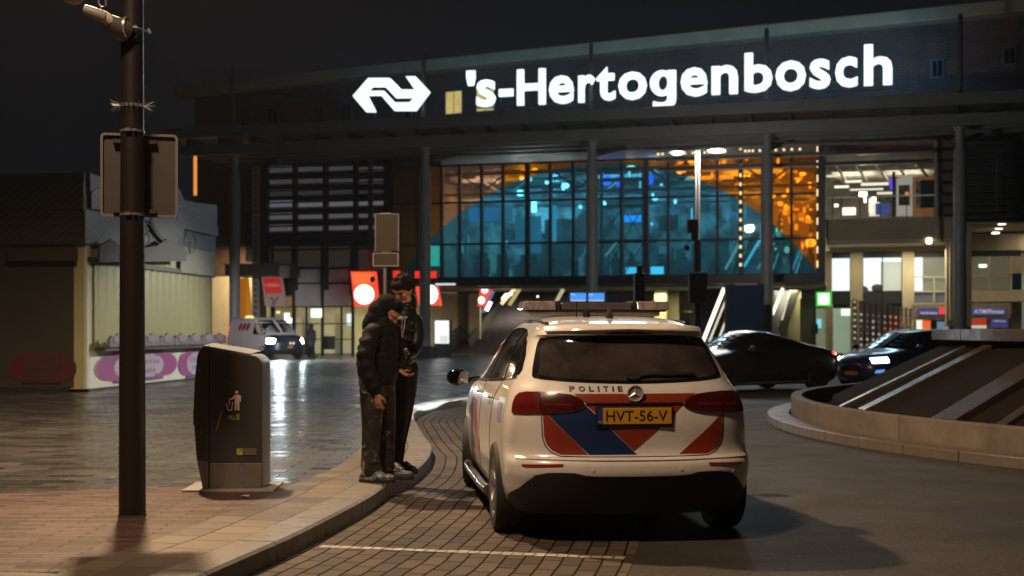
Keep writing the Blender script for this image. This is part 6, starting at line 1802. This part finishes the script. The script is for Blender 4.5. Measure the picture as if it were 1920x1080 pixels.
# near (left) rear wheel at s0 -> origin (rear centre)
lf = Vector((-math.cos(hd), -math.sin(hd)))   # car's left
org = s0 - lf*.83 - fw*.95
tx, SX = car('black_sedan', 'black fastback saloon car crossing behind the police car, its tail light glowing red', SED, (org.x, org.y, 0), hd, bpaint, sdlo, (.95, 3.87), r=.35, hw_=.83)
for s in (1,-1):
    drape(SX, 'window_trim', [(mir if s < 0 else (lambda p: p))(stroke([(SX.q_of_y(y,z),z) for y, z in ((.55,1.012),(1.0,.972),(2.0,.952),(3.2,.942),(3.45,.962))],.014))], chrome, tx, off=.008, depth=.008)
for s in (1, -1):
    P = (lambda p: p) if s == 1 else mir
    qx_ = lambda L: [(q, z) for q, z in L]
    drape(SX, 'tail_light', [P([(.62,.86),(.98,.84),(1.06,.87),(1.02,.92),(.64,.93)])], M('sedan_tail_glow', (.4,.01,.01), .2, emit=(1,.05,.04), es=2.2), tx, off=.01, depth=.02)
    drape(SX, 'tail_light_lens', [P([(.86,.855),(.97,.85),(1.0,.875),(.88,.90)])], E('tail_hot', (1,.35,.3), 4), tx, off=.016, depth=.01)
# windscreen
qf_ = lambda x, z: SX.half(z)[2][-1]-abs(x)*1.04
drape(SX, 'windscreen', [[(SX.half(.985)[2][-1]-1.0,.985),(SX.half(.985)[2][-1]-.05,.985),(SX.half(1.37)[2][-1]-.04,1.37),(SX.half(1.37)[2][-1]-.52,1.37)]], glassd, tx, off=.004, depth=.01, grid=.08)
drape(SX, 'windscreen', [mir([(SX.half(.985)[2][-1]-1.0,.985),(SX.half(.985)[2][-1]-.05,.985),(SX.half(1.37)[2][-1]-.04,1.37),(SX.half(1.37)[2][-1]-.52,1.37)])], glassd, tx, off=.004, depth=.01, grid=.08)
for s in (1,-1):
    m = MB(); m.ball((s*1.03,3.15,1.0),(.10,.07,.07)); m.beam((s*.86,3.2,.98),(s*1.0,3.17,.99),.04,.04); m.build('mirror', bpaint, tx, smooth=True)
m = MB(); 
for s in (1,-1): m.box(s*.90,s*.915,1.35,3.5,.22,.26)
m.build('sill_trim', chrome, tx)
for s in (1,-1):
    drape(SX, 'door_gap', [(mir if s < 0 else (lambda p: p))(stroke([(SX.q_of_y(y,z),z) for y, z in ((2.15,.95),(2.2,.6),(2.18,.28))],.012))], gap, tx, off=.003, depth=.004)
# blue car at the right
org2 = Vector((9.2, 34.5)); 
bluep = M('blue_car_paint', (.02,.05,.20), .3, coat=.7, col2=(.015,.04,.16), ns=2)
hd2 = R_(124)
HB = dict(
 W=[(.18,.75),(.3,.86),(.5,.90),(.7,.90),(.85,.89),(.95,.86),(1.0,.82),(1.1,.77),(1.2,.72),(1.3,.66),(1.4,.58),(1.44,.42),(1.46,.2)],
 R=[(.18,.25),(.3,.08),(.5,.02),(.7,.0),(.85,.03),(.95,.06),(1.1,.2),(1.25,.35),(1.35,.5),(1.41,.7),(1.46,1.4)],
 F=[(.18,4.0),(.3,4.25),(.5,4.3),(.65,4.27),(.75,4.2),(.85,4.0),(.93,3.6),(.99,3.3),(1.1,3.05),(1.2,2.85),(1.3,2.65),(1.4,2.4),(1.46,2.0)],
 DR=[(.18,.4),(1.46,.1)], DF=[(.18,.7),(.8,1.0),(1.0,.7),(1.3,.5),(1.46,.1)])
hdlo = [(.5,1.03),(1.0,1.0),(2.0,.985),(3.0,.97),(3.2,.98),(2.85,1.14),(2.6,1.28),(2.4,1.37),(2.0,1.41),(1.2,1.39),(.8,1.33),(.6,1.2)]
noseW = Vector((8.25, 31.0)); fw2 = Vector((-math.sin(hd2), math.cos(hd2))); o2 = noseW-fw2*4.2
ty, SY = car('blue_hatchback', 'dark blue hatchback with its headlight on, half hidden behind the round planter', HB, (o2.x, o2.y, 0), hd2, bluep, hdlo, (.8, 3.4), r=.32, hw_=.80)
qe = SY.half(.70)[2][-1]
for s in (1, -1):
    P = (lambda p: p) if s == 1 else mir
    drape(SY, 'headlight', [P([(qe-.95,.66),(qe-.55,.64),(qe-.52,.76),(qe-.95,.79)])], E('headlight_hot', (.9,.95,1), 7, sample=True), ty, off=.01, depth=.02)
    drape(SY, 'fog_light', [P([(qe-.85,.42),(qe-.65,.41),(qe-.65,.48),(qe-.85,.5)])], E('fog_blue', (.15,.4,.9), .8), ty, off=.01, depth=.02)
    q9 = lambda x, z: SY.half(z)[2][-1]-x
    drape(SY, 'windscreen', [P([(q9(.95,.995),.995),(q9(.03,.995),.995),(q9(.03,1.38),1.38),(q9(.60,1.38),1.38)])], glassd, ty, off=.004, depth=.01, grid=.08)
    m = MB(); m.ball((s*1.0,2.95,1.02),(.10,.07,.07)); m.build('mirror', bluep, ty, smooth=True)
m = MB(); m.box(-.30,.30,4.27,4.32,.46,.58); m.build('grille', blk, ty, bevel=.01)
m = MB(); m.box(-.26,.26,4.325,4.335,.36,.45); m.build('number_plate', M('plate_yellow'), ty)
# white delivery van
VAN = dict(
 W=[(.25,.85),(.4,.93),(.7,.95),(1.0,.95),(1.2,.92),(1.5,.85),(1.7,.80),(1.82,.72),(1.88,.55),(1.90,.3)],
 R=[(.25,.1),(.5,.0),(1.0,.02),(1.5,.08),(1.8,.16),(1.88,.4),(1.90,1.0)],
 F=[(.25,4.8),(.4,4.92),(.7,4.93),(.9,4.85),(1.02,4.6),(1.12,4.2),(1.3,3.95),(1.5,3.65),(1.7,3.35),(1.82,3.1),(1.88,2.8),(1.90,2.2)],
 DR=[(.25,.15),(1.88,.2),(1.9,.1)], DF=[(.25,.6),(.9,.9),(1.2,.7),(1.8,.5),(1.9,.1)])
vdlo = [(3.0,1.12),(4.0,1.08),(3.82,1.3),(3.55,1.5),(3.4,1.58),(3.0,1.62)]
vp = M('van_white', (.7,.66,.66), .4, col2=(.6,.57,.57), ns=1); vd = M('van_dark_front', (.02,.03,.045), .35)
hv = R_(-144); fv = Vector((-math.sin(hv), math.cos(hv)))
nose = Vector(((540-960)/F_*57.5, 57.5)); ov = nose-fv*4.7
tz, SZ = car('delivery_van', 'white delivery van with three red dots and headlights on, beyond the litter bin', VAN, (ov.x, ov.y, PZ), hv, [vp, vd], vdlo, (.9, 4.0), r=.33, hw_=.83, cat='van', extra=lambda x, y, z: 1 if (y > 4.25 and z < 1.35) or z < .42 else 0, pr=5, pf=2.6)
qv = SZ.half(.85)[2][-1]
for s in (1, -1):
    P = (lambda p: p) if s == 1 else mir
    drape(SZ, 'headlight', [P([(qv-1.12,.72),(qv-.68,.70),(qv-.66,.90),(qv-1.12,.95)])], E('van_headlight', (.80,.97,1), 30, sample=True), tz, off=.012, depth=.02)
    q9 = lambda x, z: SZ.half(z)[2][-1]-x
    drape(SZ, 'windscreen', [P([(q9(.95,1.2),1.2),(q9(.03,1.2),1.2),(q9(.03,1.76),1.76),(q9(.72,1.76),1.76)])], glassd, tz, off=.004, depth=.01, grid=.1)
    drape(SZ, 'red_dot', [P([(SZ.q_of_y(1.5+k*.42+.17*math.cos(a),1.45),1.45+.19*math.sin(a)) for a in np.linspace(0,2*PI,19)[:-1]]) for k in range(3)], M('van_red', (.35,.015,.02), .5), tz, off=.005, depth=.006)
    drape(SZ, 'tail_light', [P([(.80,1.0),(.98,1.0),(.98,1.45),(.80,1.45)])], E('van_tail', (1,.06,.04), 1.2), tz, off=.01, depth=.02)
m = MB(); m.box(-.12,.12,4.94,4.955,.5,.6); m.build('number_plate', M('plate_yellow'), tz)
m = MB()
for k in (-.5,0): m.ball((k*.3,4.96,.72),.05,8,6)
m.build('grille_lamp', E('van_grille_lamp', (1,.75,.7), 1.2), tz)
m = MB(); m.ball((.45,1.6,1.93),(.22,.1,.05)); m.build('roof_beacon', E('beacon_amber', (1,.75,.25), 1.6), tz, smooth=True)
lamp('van_beam', 'SPOT', (-.55,5.0,.8), 900, (.78,.95,1), target=(-1.5,40,-.5), size=.1, spot=R_(60), blend=.8, parent=tz)
lamp('van_beam', 'SPOT', (.55,5.0,.8), 700, (.78,.95,1), target=(4.5,30,0), size=.1, spot=R_(60), blend=.8, parent=tz)

# ------------------------------------------------------------------ street lamps that light the scene (outside the frame)
def street_lamp(loc, h, lab, energy, col, target, spot=150, size=.35, arm=0.):
    t = thing('street_lamp', lab, 'street lamp', (loc[0], loc[1], loc[2]), 0)
    m = MB(); m.lathe([(.10,0),(.09,.8),(.06,h)], n=16, c=(-arm,0,0)); m.build('shaft', polem, t, smooth='auto')
    if arm: MB().tube([(-arm,0,h),(-arm*.5,0,h+.2),(0,0,h+.1)], .04, n=8).build('arm', polem, t)
    m = MB(); m.ball((0,0,h+.05),(.32,.16,.10)); hh = m.build('lamp_head', blk, t, smooth=True)
    m = MB(); m.ball((0,0,h-.03),(.24,.11,.05)); m.build('lamp_glass', E('sodium_glass', (1,.62,.3), 12), hh, smooth=True)
    lamp('lamp_light', 'SPOT', (0,0,h-.12), energy, col, target=None, size=size, spot=R_(spot), blend=.35, parent=t)
    return t
street_lamp((-4.1,14.2,PZ), 8.4, 'street lamp with a warm glow beyond the left edge of the view', 6800, (1,.70,.42), None, arm=3.2, size=.2)
street_lamp((-3.3,4.2,PZ), 9.0, 'street lamp with a warm glow behind the viewer on the pavement', 3500, (1,.70,.46), None, size=.5)
# ------------------------------------------------------------------ people
skin = M('skin_warm', (.42,.21,.12), .55, col2=(.36,.17,.10), ns=20)
skin_o = M('skin_shade', (.36,.17,.09), .55, col2=(.30,.14,.075), ns=20)
jack = M('jacket_black', (.0105,.009,.0085), .7, col2=(.007,.006,.006), spec=.15, ns=10, bump=.25, bs=30)
navy = M('hood_navy', (.010,.011,.017), .9, col2=(.006,.007,.011), spec=.1, ns=18, bump=.3, bs=90)
tblk = M('trousers_black', (.006,.006,.007), .75, spec=.15, col2=(.009,.009,.01), ns=6)
hairm = M('hair_black', (.008,.007,.006), .8, spec=.1, col2=(.018,.014,.012), ns=60, nf=.3, bump=.8, bs=120)
def camo():
    m = bpy.data.materials.new('camo_cloth'); m.use_nodes = True; nt = m.node_tree; b = nt.nodes['Principled BSDF']; b.inputs['Roughness'].default_value = .75
    t = nt.nodes.new('ShaderNodeTexCoord'); mp = nt.nodes.new('ShaderNodeMapping'); mp.inputs['Scale'].default_value = (1,1,.55); n = nt.nodes.new('ShaderNodeTexNoise'); n.inputs['Scale'].default_value = 11; n.inputs['Detail'].default_value = 3
    nt.links.new(t.outputs['Object'], mp.inputs[0]); nt.links.new(mp.outputs[0], n.inputs['Vector'])
    r = nt.nodes.new('ShaderNodeValToRGB'); r.color_ramp.interpolation = 'CONSTANT'; e = r.color_ramp.elements
    e[0].position = 0; e[0].color = (.006,.0055,.005,1); e[1].position = .47; e[1].color = (.024,.018,.013,1)
    for p, c in ((.53,(.010,.008,.007,1)),(.57,(.085,.06,.042,1)),(.61,(.012,.01,.009,1)),(.65,(.26,.22,.19,1))):
        x = e.new(p); x.color = c
    nt.links.new(n.outputs['Fac'], r.inputs[0]); nt.links.new(r.outputs[0], b.inputs['Base Color']); return m
camom = camo()
def caps(mb, a, ra, b, rb, n=14):
    a, b = Vector(a), Vector(b); d = b-a; L = d.length
    if L < 1e-5: mb.ball(a, ra); return
    mb.tube([a, b], [ra, rb], n=n); mb.ball(a, ra, n, 8); mb.ball(b, rb, n, 8)
def chain(mb, pts, n=14):
    for (a, ra), (b, rb) in zip(pts[:-1], pts[1:]): caps(mb, a, ra, b, rb, n)
def ell(mb, c, r, rot=None, nu=20, nv=14):
    t = MB(); t.ball((0,0,0), r, nu, nv)
    Mx = rot if rot is not None else Matrix.Identity(3)
    mb.add([Vector(c)+Mx @ Vector(v) for v in t.v], t.f)
def rotm(rx=0, ry=0, rz=0):
    from mathutils import Euler
    return Euler((R_(rx),R_(ry),R_(rz)),'XYZ').to_matrix()
def head(mb, c, Mx, s=1.):
    """head facing -Y in its own frame, with brow, nose, lips, chin, ears"""
    def e(p, r): ell(mb, Vector(c)+Mx @ (Vector(p)*s), tuple(x*s for x in r), Mx)
    e((0,.012,.02),(.074,.094,.095)); e((0,-.022,-.035),(.058,.068,.072)); e((0,-.045,-.082),(.030,.028,.022))
    e((0,-.078,.030),(.050,.020,.014)); e((0,-.094,-.008),(.011,.016,.026)); e((0,-.103,-.022),(.015,.013,.011))
    e((0,-.082,-.050),(.024,.012,.007)); e((0,-.080,-.062),(.020,.012,.007))
    for sd in (-1,1): e((sd*.044,-.062,-.018),(.022,.018,.020)); e((sd*.077,.012,-.002),(.010,.020,.032))
def hand(mb, wrist, d, palm_n, s=1., curl=.5, thumb=1):
    """palm plus five bent fingers. d: direction of the hand, palm_n: palm normal"""
    d = Vector(d).normalized(); n = Vector(palm_n); n = (n-d*n.dot(d)).normalized(); r = d.cross(n)
    w = Vector(wrist)
    Mx = Matrix((r, d, n)).transposed()
    ell(mb, w+d*.045*s, (.038*s,.052*s,.016*s), Mx)
    for k, L in enumerate((.070,.078,.074,.060)):
        b0_ = w+d*.085*s+r*(k-1.5)*.0195*s
        a1 = curl*.9; p1 = b0_+(d*math.cos(a1)+n*math.sin(a1))*L*.45*s; a2 = curl*2.0
        p2 = p1+(d*math.cos(a2)+n*math.sin(a2))*L*.32*s; a3 = curl*2.8; p3 = p2+(d*math.cos(a3)+n*math.sin(a3))*L*.25*s
        chain(mb, [(b0_-d*.02*s,.0095*s),(p1,.009*s),(p2,.008*s),(p3,.0068*s)], 8)
    t0 = w+d*.025*s+r*thumb*-.033*s; t1 = t0+(d*.6-r*thumb*.5+n*.5).normalized()*.035*s; t2 = t1+(d*.8+n*.5).normalized()*.03*s
    chain(mb, [(t0,.012*s),(t1,.010*s),(t2,.008*s)], 8)
DA, DB = 11.15, 11.75
def PA(px, py, dy=0.): 
    return Vector(((px-960)/F_*DA, DA+dy, CZ-(py-HY)*DA/F_))
def PB(px, py, dy=0.): 
    return Vector(((px-960)/F_*DB, DB+dy, CZ-(py-HY)*DB/F_))
def person(name, lab, base):
    return thing(name, lab, 'person', tuple(base))
def part(mb, name, mat, par, voxel=.009, sm=2):
    o = Vector(par.location)
    mb.v = [tuple(Vector(v)-o) for v in mb.v]
    ob = mb.build(name, mat, par, smooth=True); bake_remesh(ob, voxel, sm); return ob
# ---- man with the hood
A = person('person', 'hooded man in a black puffer jacket and camouflage trousers, bending his head at the kerb', (PA(706,905).x, DA, PZ))
# boots on the ground: z of soles
def ground_fix(p): return p
b = MB(); hc = PA(730,587,-.02); Hm = rotm(38,0,62)
head(b, hc, Hm, .98)
chain(b, [(PA(724,600,0),.055),(PA(728,592,-.02),.055)])
# arms inside the sleeves, continuous with hands
chain(b, [(PA(724,604,0),.05),(PA(712,640,0),.08),(PA(708,700,0),.08)])
chain(b, [(PA(695,622,-.17),.045),(PA(694,682,-.25),.036),(PA(711,732,-.22),.028),(PA(713,738,-.22),.026)])
chain(b, [(PA(735,622,.15),.045),(PA(742,672,.10),.036),(PA(748,694,.02),.028)])
chain(b, [(PA(712,638,0),.08),(PA(696,625,-.15),.05)]); chain(b, [(PA(712,638,0),.08),(PA(734,625,.14),.05)])
hand(b, PA(713,736,-.22), (.04,0,-1), (.6,.8,0), 1.05, .55, -1)
hand(b, PA(748,692,.02), (.6,-.3,-.5), (0,0,1), 1.0, .5, 1)
chain(b, [(PA(708,700,0),.09),(PA(702,735,-.08),.07),(PA(698,800,-.08),.05),(PA(694,878,-.08),.04)])
chain(b, [(PA(708,700,0),.09),(PA(722,735,.08),.07),(PA(724,800,.08),.05),(PA(722,870,.08),.04)])
part(b, 'body', skin_o, A, .0065, 1)
# hood
b = MB(); ell(b, PA(727,573,-.0), (.112,.115,.10), rotm(0,25,0)); ell(b, PA(714,586,0), (.12,.12,.10), rotm(0,40,0)); ell(b, PA(742,576,-.0), (.072,.105,.074), rotm(0,35,0)); ell(b, PA(708,600,0), (.115,.125,.085), rotm(0,25,0)); chain(b, [(PA(704,610,0),.12),(PA(718,594,0),.10)])
hood = part(b, 'hood', navy, A, .011, 2)
# puffer jacket: quilted rolls
b = MB()
rows = [(600,700,740,.15),(611,688,742,.18),(624,678,746,.20),(638,672,748,.22),(652,669,748,.225),(666,667,748,.235),(681,667,749,.23),(696,669,748,.225),(710,674,744,.21)]
for py, xa, xb, ry in rows:
    c = PA((xa+xb)/2, py, 0); rx = (xb-xa)/2*DA/F_
    ell(b, c, (rx, ry*.86, .058))
    ell(b, c+Vector((0,0,-.035)), (rx*.965, ry*.83, .05))
part(b, 'jacket', jack, A, .012, 2)
b = MB()   # sleeves
pts = [PA(703,622,-.15), PA(697,642,-.20), PA(692,662,-.23), PA(693,683,-.24), PA(700,704,-.24), PA(708,722,-.23), PA(711,731,-.22)]
rs = [.090,.088,.084,.078,.070,.060,.046]
for p, r in zip(pts, rs): ell(b, p, (r, r, r*.78), rotm(0,-15,0))
for i in range(len(pts)-1): chain(b, [(pts[i], rs[i]*.86), (pts[i+1], rs[i+1]*.86)])
part(b, 'sleeve', jack, A, .011, 2)
b = MB(); pts = [PA(730,618,.15), PA(738,645,.14), PA(744,672,.10), PA(748,688,.04)]; rs = [.088,.085,.075,.05]
for p, r in zip(pts, rs): ell(b, p, (r, r, r*.8))
for i in range(3): chain(b, [(pts[i], rs[i]*.88), (pts[i+1], rs[i+1]*.88)])
part(b, 'sleeve', jack, A, .011, 2)
m = MB(); P = [PA(742+math.sin(k)*1.2, 612+k*11, -.20-.02*math.sin(k)) for k in range(10)]
b = MB()   # loose camouflage trousers
L1 = [(PA(703,712,-.05),.125),(PA(700,745,-.07),.112),(PA(699,790,-.08),.088),(PA(697,835,-.08),.080),(PA(696,868,-.08),.082),(PA(697,884,-.08),.080)]
L2 = [(PA(712,712,.06),.13),(PA(717,745,.09),.11),(PA(722,790,.09),.085),(PA(723,835,.10),.075),(PA(722,865,.10),.075),(PA(723,876,.10),.07)]
chain(b, L1, 18); chain(b, L2, 18); ell(b, PA(707,716,0), (.165,.16,.12))
rgp = random.Random(2)
for (c, r) in L1[1:]+L2[1:]:
    for k in range(3): ell(b, c+Vector((rgp.uniform(-.03,.03),-r*.55,rgp.uniform(-.05,.05))), (r*.6,r*.5,.016), rotm(0,rgp.uniform(-30,30),0))
part(b, 'trousers', camom, A, .009, 1)
shoe_m = M('trainer_grey', (.26,.26,.28), .45, col2=(.012,.012,.013), ns=22, nf=.2)
sole_m = M('sole_black', (.015,.015,.015), .7)
def shoe(par, heel, toe, mat, s=1., name='shoe'):
    heel = Vector(heel); toe = Vector(toe); d = (toe-heel); L = d.length; d.normalize()
    b = MB(); up = Vector((0,0,1))
    z0 = .035*s
    ell(b, heel+d*.05*s+up*(.055*s), (.05*s,.05*s,.06*s)); chain(b, [(heel+d*.04*s+up*z0*1.1,.045*s),(heel+d*L*.6+up*z0*1.0,.046*s),(toe-d*.045*s+up*.036*s,.036*s)]); ell(b, heel+d*L*.42+up*.07*s, (.07*s,.04*s,.034*s), rotm(0,0,math.degrees(math.atan2(d.y,d.x))))
    sh_ = part(b, name, mat, par, .007, 2)
    m = MB(); r = Vector((-d.y,d.x,0)); P = []
    for t, w in ((0,.030),(.03,.041),(.15,.043),(.4,.040),(.65,.050),(.85,.044),(.96,.028),(1,.012)): P.append((t,w))
    poly = [heel+d*L*t+r*w*s for t, w in P]+[heel+d*L*t-r*w*s for t, w in P[::-1]]
    o = Vector(par.location); m.prism([p-o for p in poly],(0,0,.028*s)); m.build('sole', sole_m, sh_, bevel=.004)
    m = MB()
    for k in range(5):
        c = heel+d*(L*.45+k*.022*s)+up*(.098-.009*k)*s-o; m.tube([c-r*.026*s, c+up*.006, c+r*.026*s], .004, n=6)
    m.build('laces', M('lace_pale', (.45,.44,.43), .7), sh_)
hA = G(678,903,PZ+.002); shoe(A, (hA.x, DA-.08, PZ+.015), (hA.x+.31, DA-.16, PZ+.015), shoe_m, 1.05)
shoe(A, (hA.x+.16, DA+.13, PZ+.015), (hA.x+.46, DA+.09, PZ+.015), M('trainer_dark', (.05,.05,.055), .5), 1.0)
m = MB(); o = Vector(A.location)
m.tube([PA(684,716,-.2)-o, PA(680,728,-.2)-o, PA(682,742,-.2)-o, PA(684,730,-.21)-o], .006, n=6); m.build('belt_strap', blk, A)
# ---- dark haired man
B = person('person', 'dark haired man in a black zipped jacket looking down at the phone in his hands', (PB(750,892).x, DB, PZ))
b = MB(); hb = PB(757,542,-.03); HmB = rotm(40,8,-38)
head(b, hb, HmB, 1.02); chain(b, [(PB(764,570,0),.058),(PB(760,556,-.01),.055)]); chain(b, [(PB(763,575,0),.07),(PB(760,620,0),.10),(PB(756,690,0),.10)])
chain(b, [(PB(763,592,0),.07),(PB(778,600,.02),.05)]); chain(b, [(PB(779,600,.0),.045),(PB(780,645,-.08),.036),(PB(768,668,-.22),.027)])
chain(b, [(PB(763,592,0),.07),(PB(738,600,-.02),.05)]); chain(b, [(PB(738,602,.0),.045),(PB(737,648,-.10),.036),(PB(748,668,-.25),.027)])
hand(b, PB(768,668,-.22), (-.75,-.25,.12), (-.1,-.3,1), 1.0, .6, 1)
hand(b, PB(746,668,-.25), (.65,-.3,.10), (0,-.3,1), 1.0, .6, -1)
chain(b, [(PB(756,690,0),.10),(PB(750,720,-.02),.08),(PB(750,790,-.02),.05),(PB(741,870,-.02),.04)]); chain(b, [(PB(756,690,0),.10),(PB(764,720,.05),.08),(PB(757,790,.04),.05),(PB(743,868,.05),.04)])
part(b, 'body', skin, B, .0065, 1)
b = MB(); 
def he(p, r): ell(b, hb+HmB @ Vector(p), r, HmB)
he((0,.026,.045),(.088,.098,.088)); he((0,-.04,.085),(.075,.055,.04)); he((0,.06,-.01),(.082,.06,.07)); he((.07,.02,.03),(.025,.05,.05)); he((-.07,.02,.03),(.025,.05,.05))
rgh = random.Random(4)
for k in range(46):
    a = rgh.uniform(0,2*PI); e_ = rgh.uniform(.1,1.2); p = (.080*math.cos(a)*math.cos(e_), .02+.085*math.sin(a)*math.cos(e_), .055+.075*math.sin(e_))
    if p[1] < -.07 and p[2] < .08: continue
    he(p, (rgh.uniform(.015,.024),)*3)
part(b, 'hair', hairm, B, .006, 1)
# face details
o = Vector(B.location)
m = MB()
for sd in (-1,1): m.add(*(lambda t: (t.v, t.f))((lambda t: (t.ball(hb+HmB @ Vector((sd*.030,-.083,.008))-o, (.014,.010,.006), 10, 6), t)[1])(MB())))
m.build('eyes', M('eye_dark', (.02,.015,.012), .3), B, smooth=True)
m = MB()
for sd in (-1,1): m.tube([hb+HmB @ Vector((sd*.014,-.095,.028))-o, hb+HmB @ Vector((sd*.034,-.092,.035))-o, hb+HmB @ Vector((sd*.052,-.078,.028))-o], .005, n=6)
m.build('eyebrows', hairm, B, smooth=True)
b = MB()
rowsB = [(590,741,781,.12),(602,735,785,.15),(618,733,786,.155),(636,734,786,.155),(654,735,784,.155),(672,736,781,.15),(688,737,776,.145)]
for py, xa, xb, ry in rowsB: ell(b, PB((xa+xb)/2,py,0), ((xb-xa)/2*DB/F_, ry, .07))
chain(b, [(PB(763,576,.01),.078),(PB(762,590,0),.10)]); ell(b, PB(769,566,.035), (.060,.075,.075)); ell(b, PB(766,574,.0), (.078,.085,.055))
part(b, 'jacket', M('jacket_shell_black', (.009,.0085,.009), .5, col2=(.006,.006,.006), spec=.25, ns=8, bump=.2, bs=14), B, .011, 2)
for pts in ([PB(778,602,.0),PB(783,628,-.03),PB(781,650,-.08),PB(774,662,-.16),PB(768,667,-.21)], [PB(740,602,-.02),PB(737,628,-.06),PB(737,650,-.12),PB(742,662,-.19),PB(747,667,-.235)]):
    b = MB(); rs = [.07,.065,.06,.052,.042]; chain(b, list(zip(pts, rs)))
    for p, r in zip(pts, rs): ell(b, p, (r*1.04,r*1.04,r*.7))
    part(b, 'sleeve', MATS['jacket_shell_black'], B, .010, 2)
m = MB(); m.tube([PB(757,598,-.165)-o, PB(756,640,-.172)-o, PB(754,680,-.162)-o], .004, n=6); m.build('zip', M('zip_grey', (.35,.33,.32), .35, metal=.5), B)
m = MB(); m.tube([PB(763,596,-.16)-o, PB(760,620,-.175)-o, PB(753,650,-.175)-o], .0035, n=6); m.tube([PB(762,597,-.165)-o,PB(766,594,-.16)-o], .008, n=6); m.build('drawstring', M('string_pale', (.42,.40,.40), .6), B)
b = MB()
chain(b, [(PB(750,692,0),.115),(PB(752,735,-.01),.098),(PB(750,785,-.02),.074),(PB(744,830,-.02),.060),(PB(740,872,-.02),.052)],18)
chain(b, [(PB(762,692,.03),.11),(PB(762,735,.04),.09),(PB(757,785,.05),.068),(PB(749,830,.05),.056),(PB(745,870,.06),.05)],18)
part(b, 'trousers', tblk, B, .009, 2)
sb = M('shoe_black', (.018,.018,.018), .5)
shoe(B, (PB(732,892).x, DB+.02, PZ+.015), (PB(732,892).x+.14, DB-.22, PZ+.015), sb, 1.0)
shoe(B, (PB(742,890).x, DB+.10, PZ+.015), (PB(742,890).x+.20, DB-.10, PZ+.015), sb, 1.0)
# phone in his hands: a thing of its own
ph = tag(MB().box(-.075,.075,-.038,.038,-.004,.004).build('mobile_phone', [M('phone_black', (.03,.03,.03), .2)], None, bevel=.003), 'dark mobile phone held flat in the hands of the dark haired man', 'phone')
ph.location = PB(759,664,-.33); ph.rotation_euler = (R_(18),R_(-10),R_(8))
# ---- distant pedestrian
DC = 61.0
def PC_(px, py, dy=0): return Vector(((px-960)/F_*DC, DC+dy, CZ-(py-HY)*DC/F_))
C = person('person', 'distant pedestrian in dark clothes walking past the lit shop window', (PC_(583,670).x, DC, PZ))
b = MB(); head(b, PC_(583,612), rotm(0,0,60), 1.15)
chain(b, [(PC_(583,617),.06),(PC_(583,625),.12),(PC_(584,640),.12)]); chain(b, [(PC_(577,622),.05),(PC_(576,636),.04),(PC_(578,643),.035)]); chain(b, [(PC_(589,622),.05),(PC_(590,636),.04),(PC_(588,644),.035)])
chain(b, [(PC_(582,640),.1),(PC_(581,655),.06),(PC_(580,668),.045)]); chain(b, [(PC_(585,640),.1),(PC_(587,655),.06),(PC_(588,668),.045)])
part(b, 'body', skin_o, C, .02, 1)
b = MB(); chain(b, [(PC_(583,621),.15),(PC_(583,632),.20),(PC_(583,644),.19)]); chain(b, [(PC_(577,622),.085),(PC_(575.5,636),.07),(PC_(577,643),.05)]); chain(b, [(PC_(589,622),.085),(PC_(590.5,636),.07),(PC_(589,643),.05)]); ell(b, PC_(583,611.5), (.13,.13,.14))
part(b, 'coat', M('coat_purple_grey', (.035,.028,.04), .8), C, .022, 1)
b = MB(); chain(b, [(PC_(581,642),.13),(PC_(580.5,655),.09),(PC_(580,668),.075)]); chain(b, [(PC_(585,642),.13),(PC_(587,655),.09),(PC_(588,668),.075)])
part(b, 'trousers', tblk, C, .022, 1)
m = MB(); oc = Vector(C.location)
for px in (579.5,589): p = PC_(px,671)-oc; m.box(p.x-.07,p.x+.16,-.06,.06,.0,.10)
m.build('shoes', sole_m, C, bevel=.02)
# ------------------------------------------------------------------ damp night air
hz = MB().box(-95, 95, -12, 110, -1.2, 24).build('haze', [bpy.data.materials.new('haze_air')], None)
hm_ = hz.data.materials[0]; hm_.use_nodes = True; nt = hm_.node_tree; nt.nodes.clear()
o_ = nt.nodes.new('ShaderNodeOutputMaterial'); v_ = nt.nodes.new('ShaderNodeVolumePrincipled')
v_.inputs['Color'].default_value = (.9,.93,1,1); v_.inputs['Density'].default_value = .00026; v_.inputs['Anisotropy'].default_value = .55
nt.links.new(v_.outputs[0], o_.inputs['Volume'])
hz['kind'] = 'stuff'
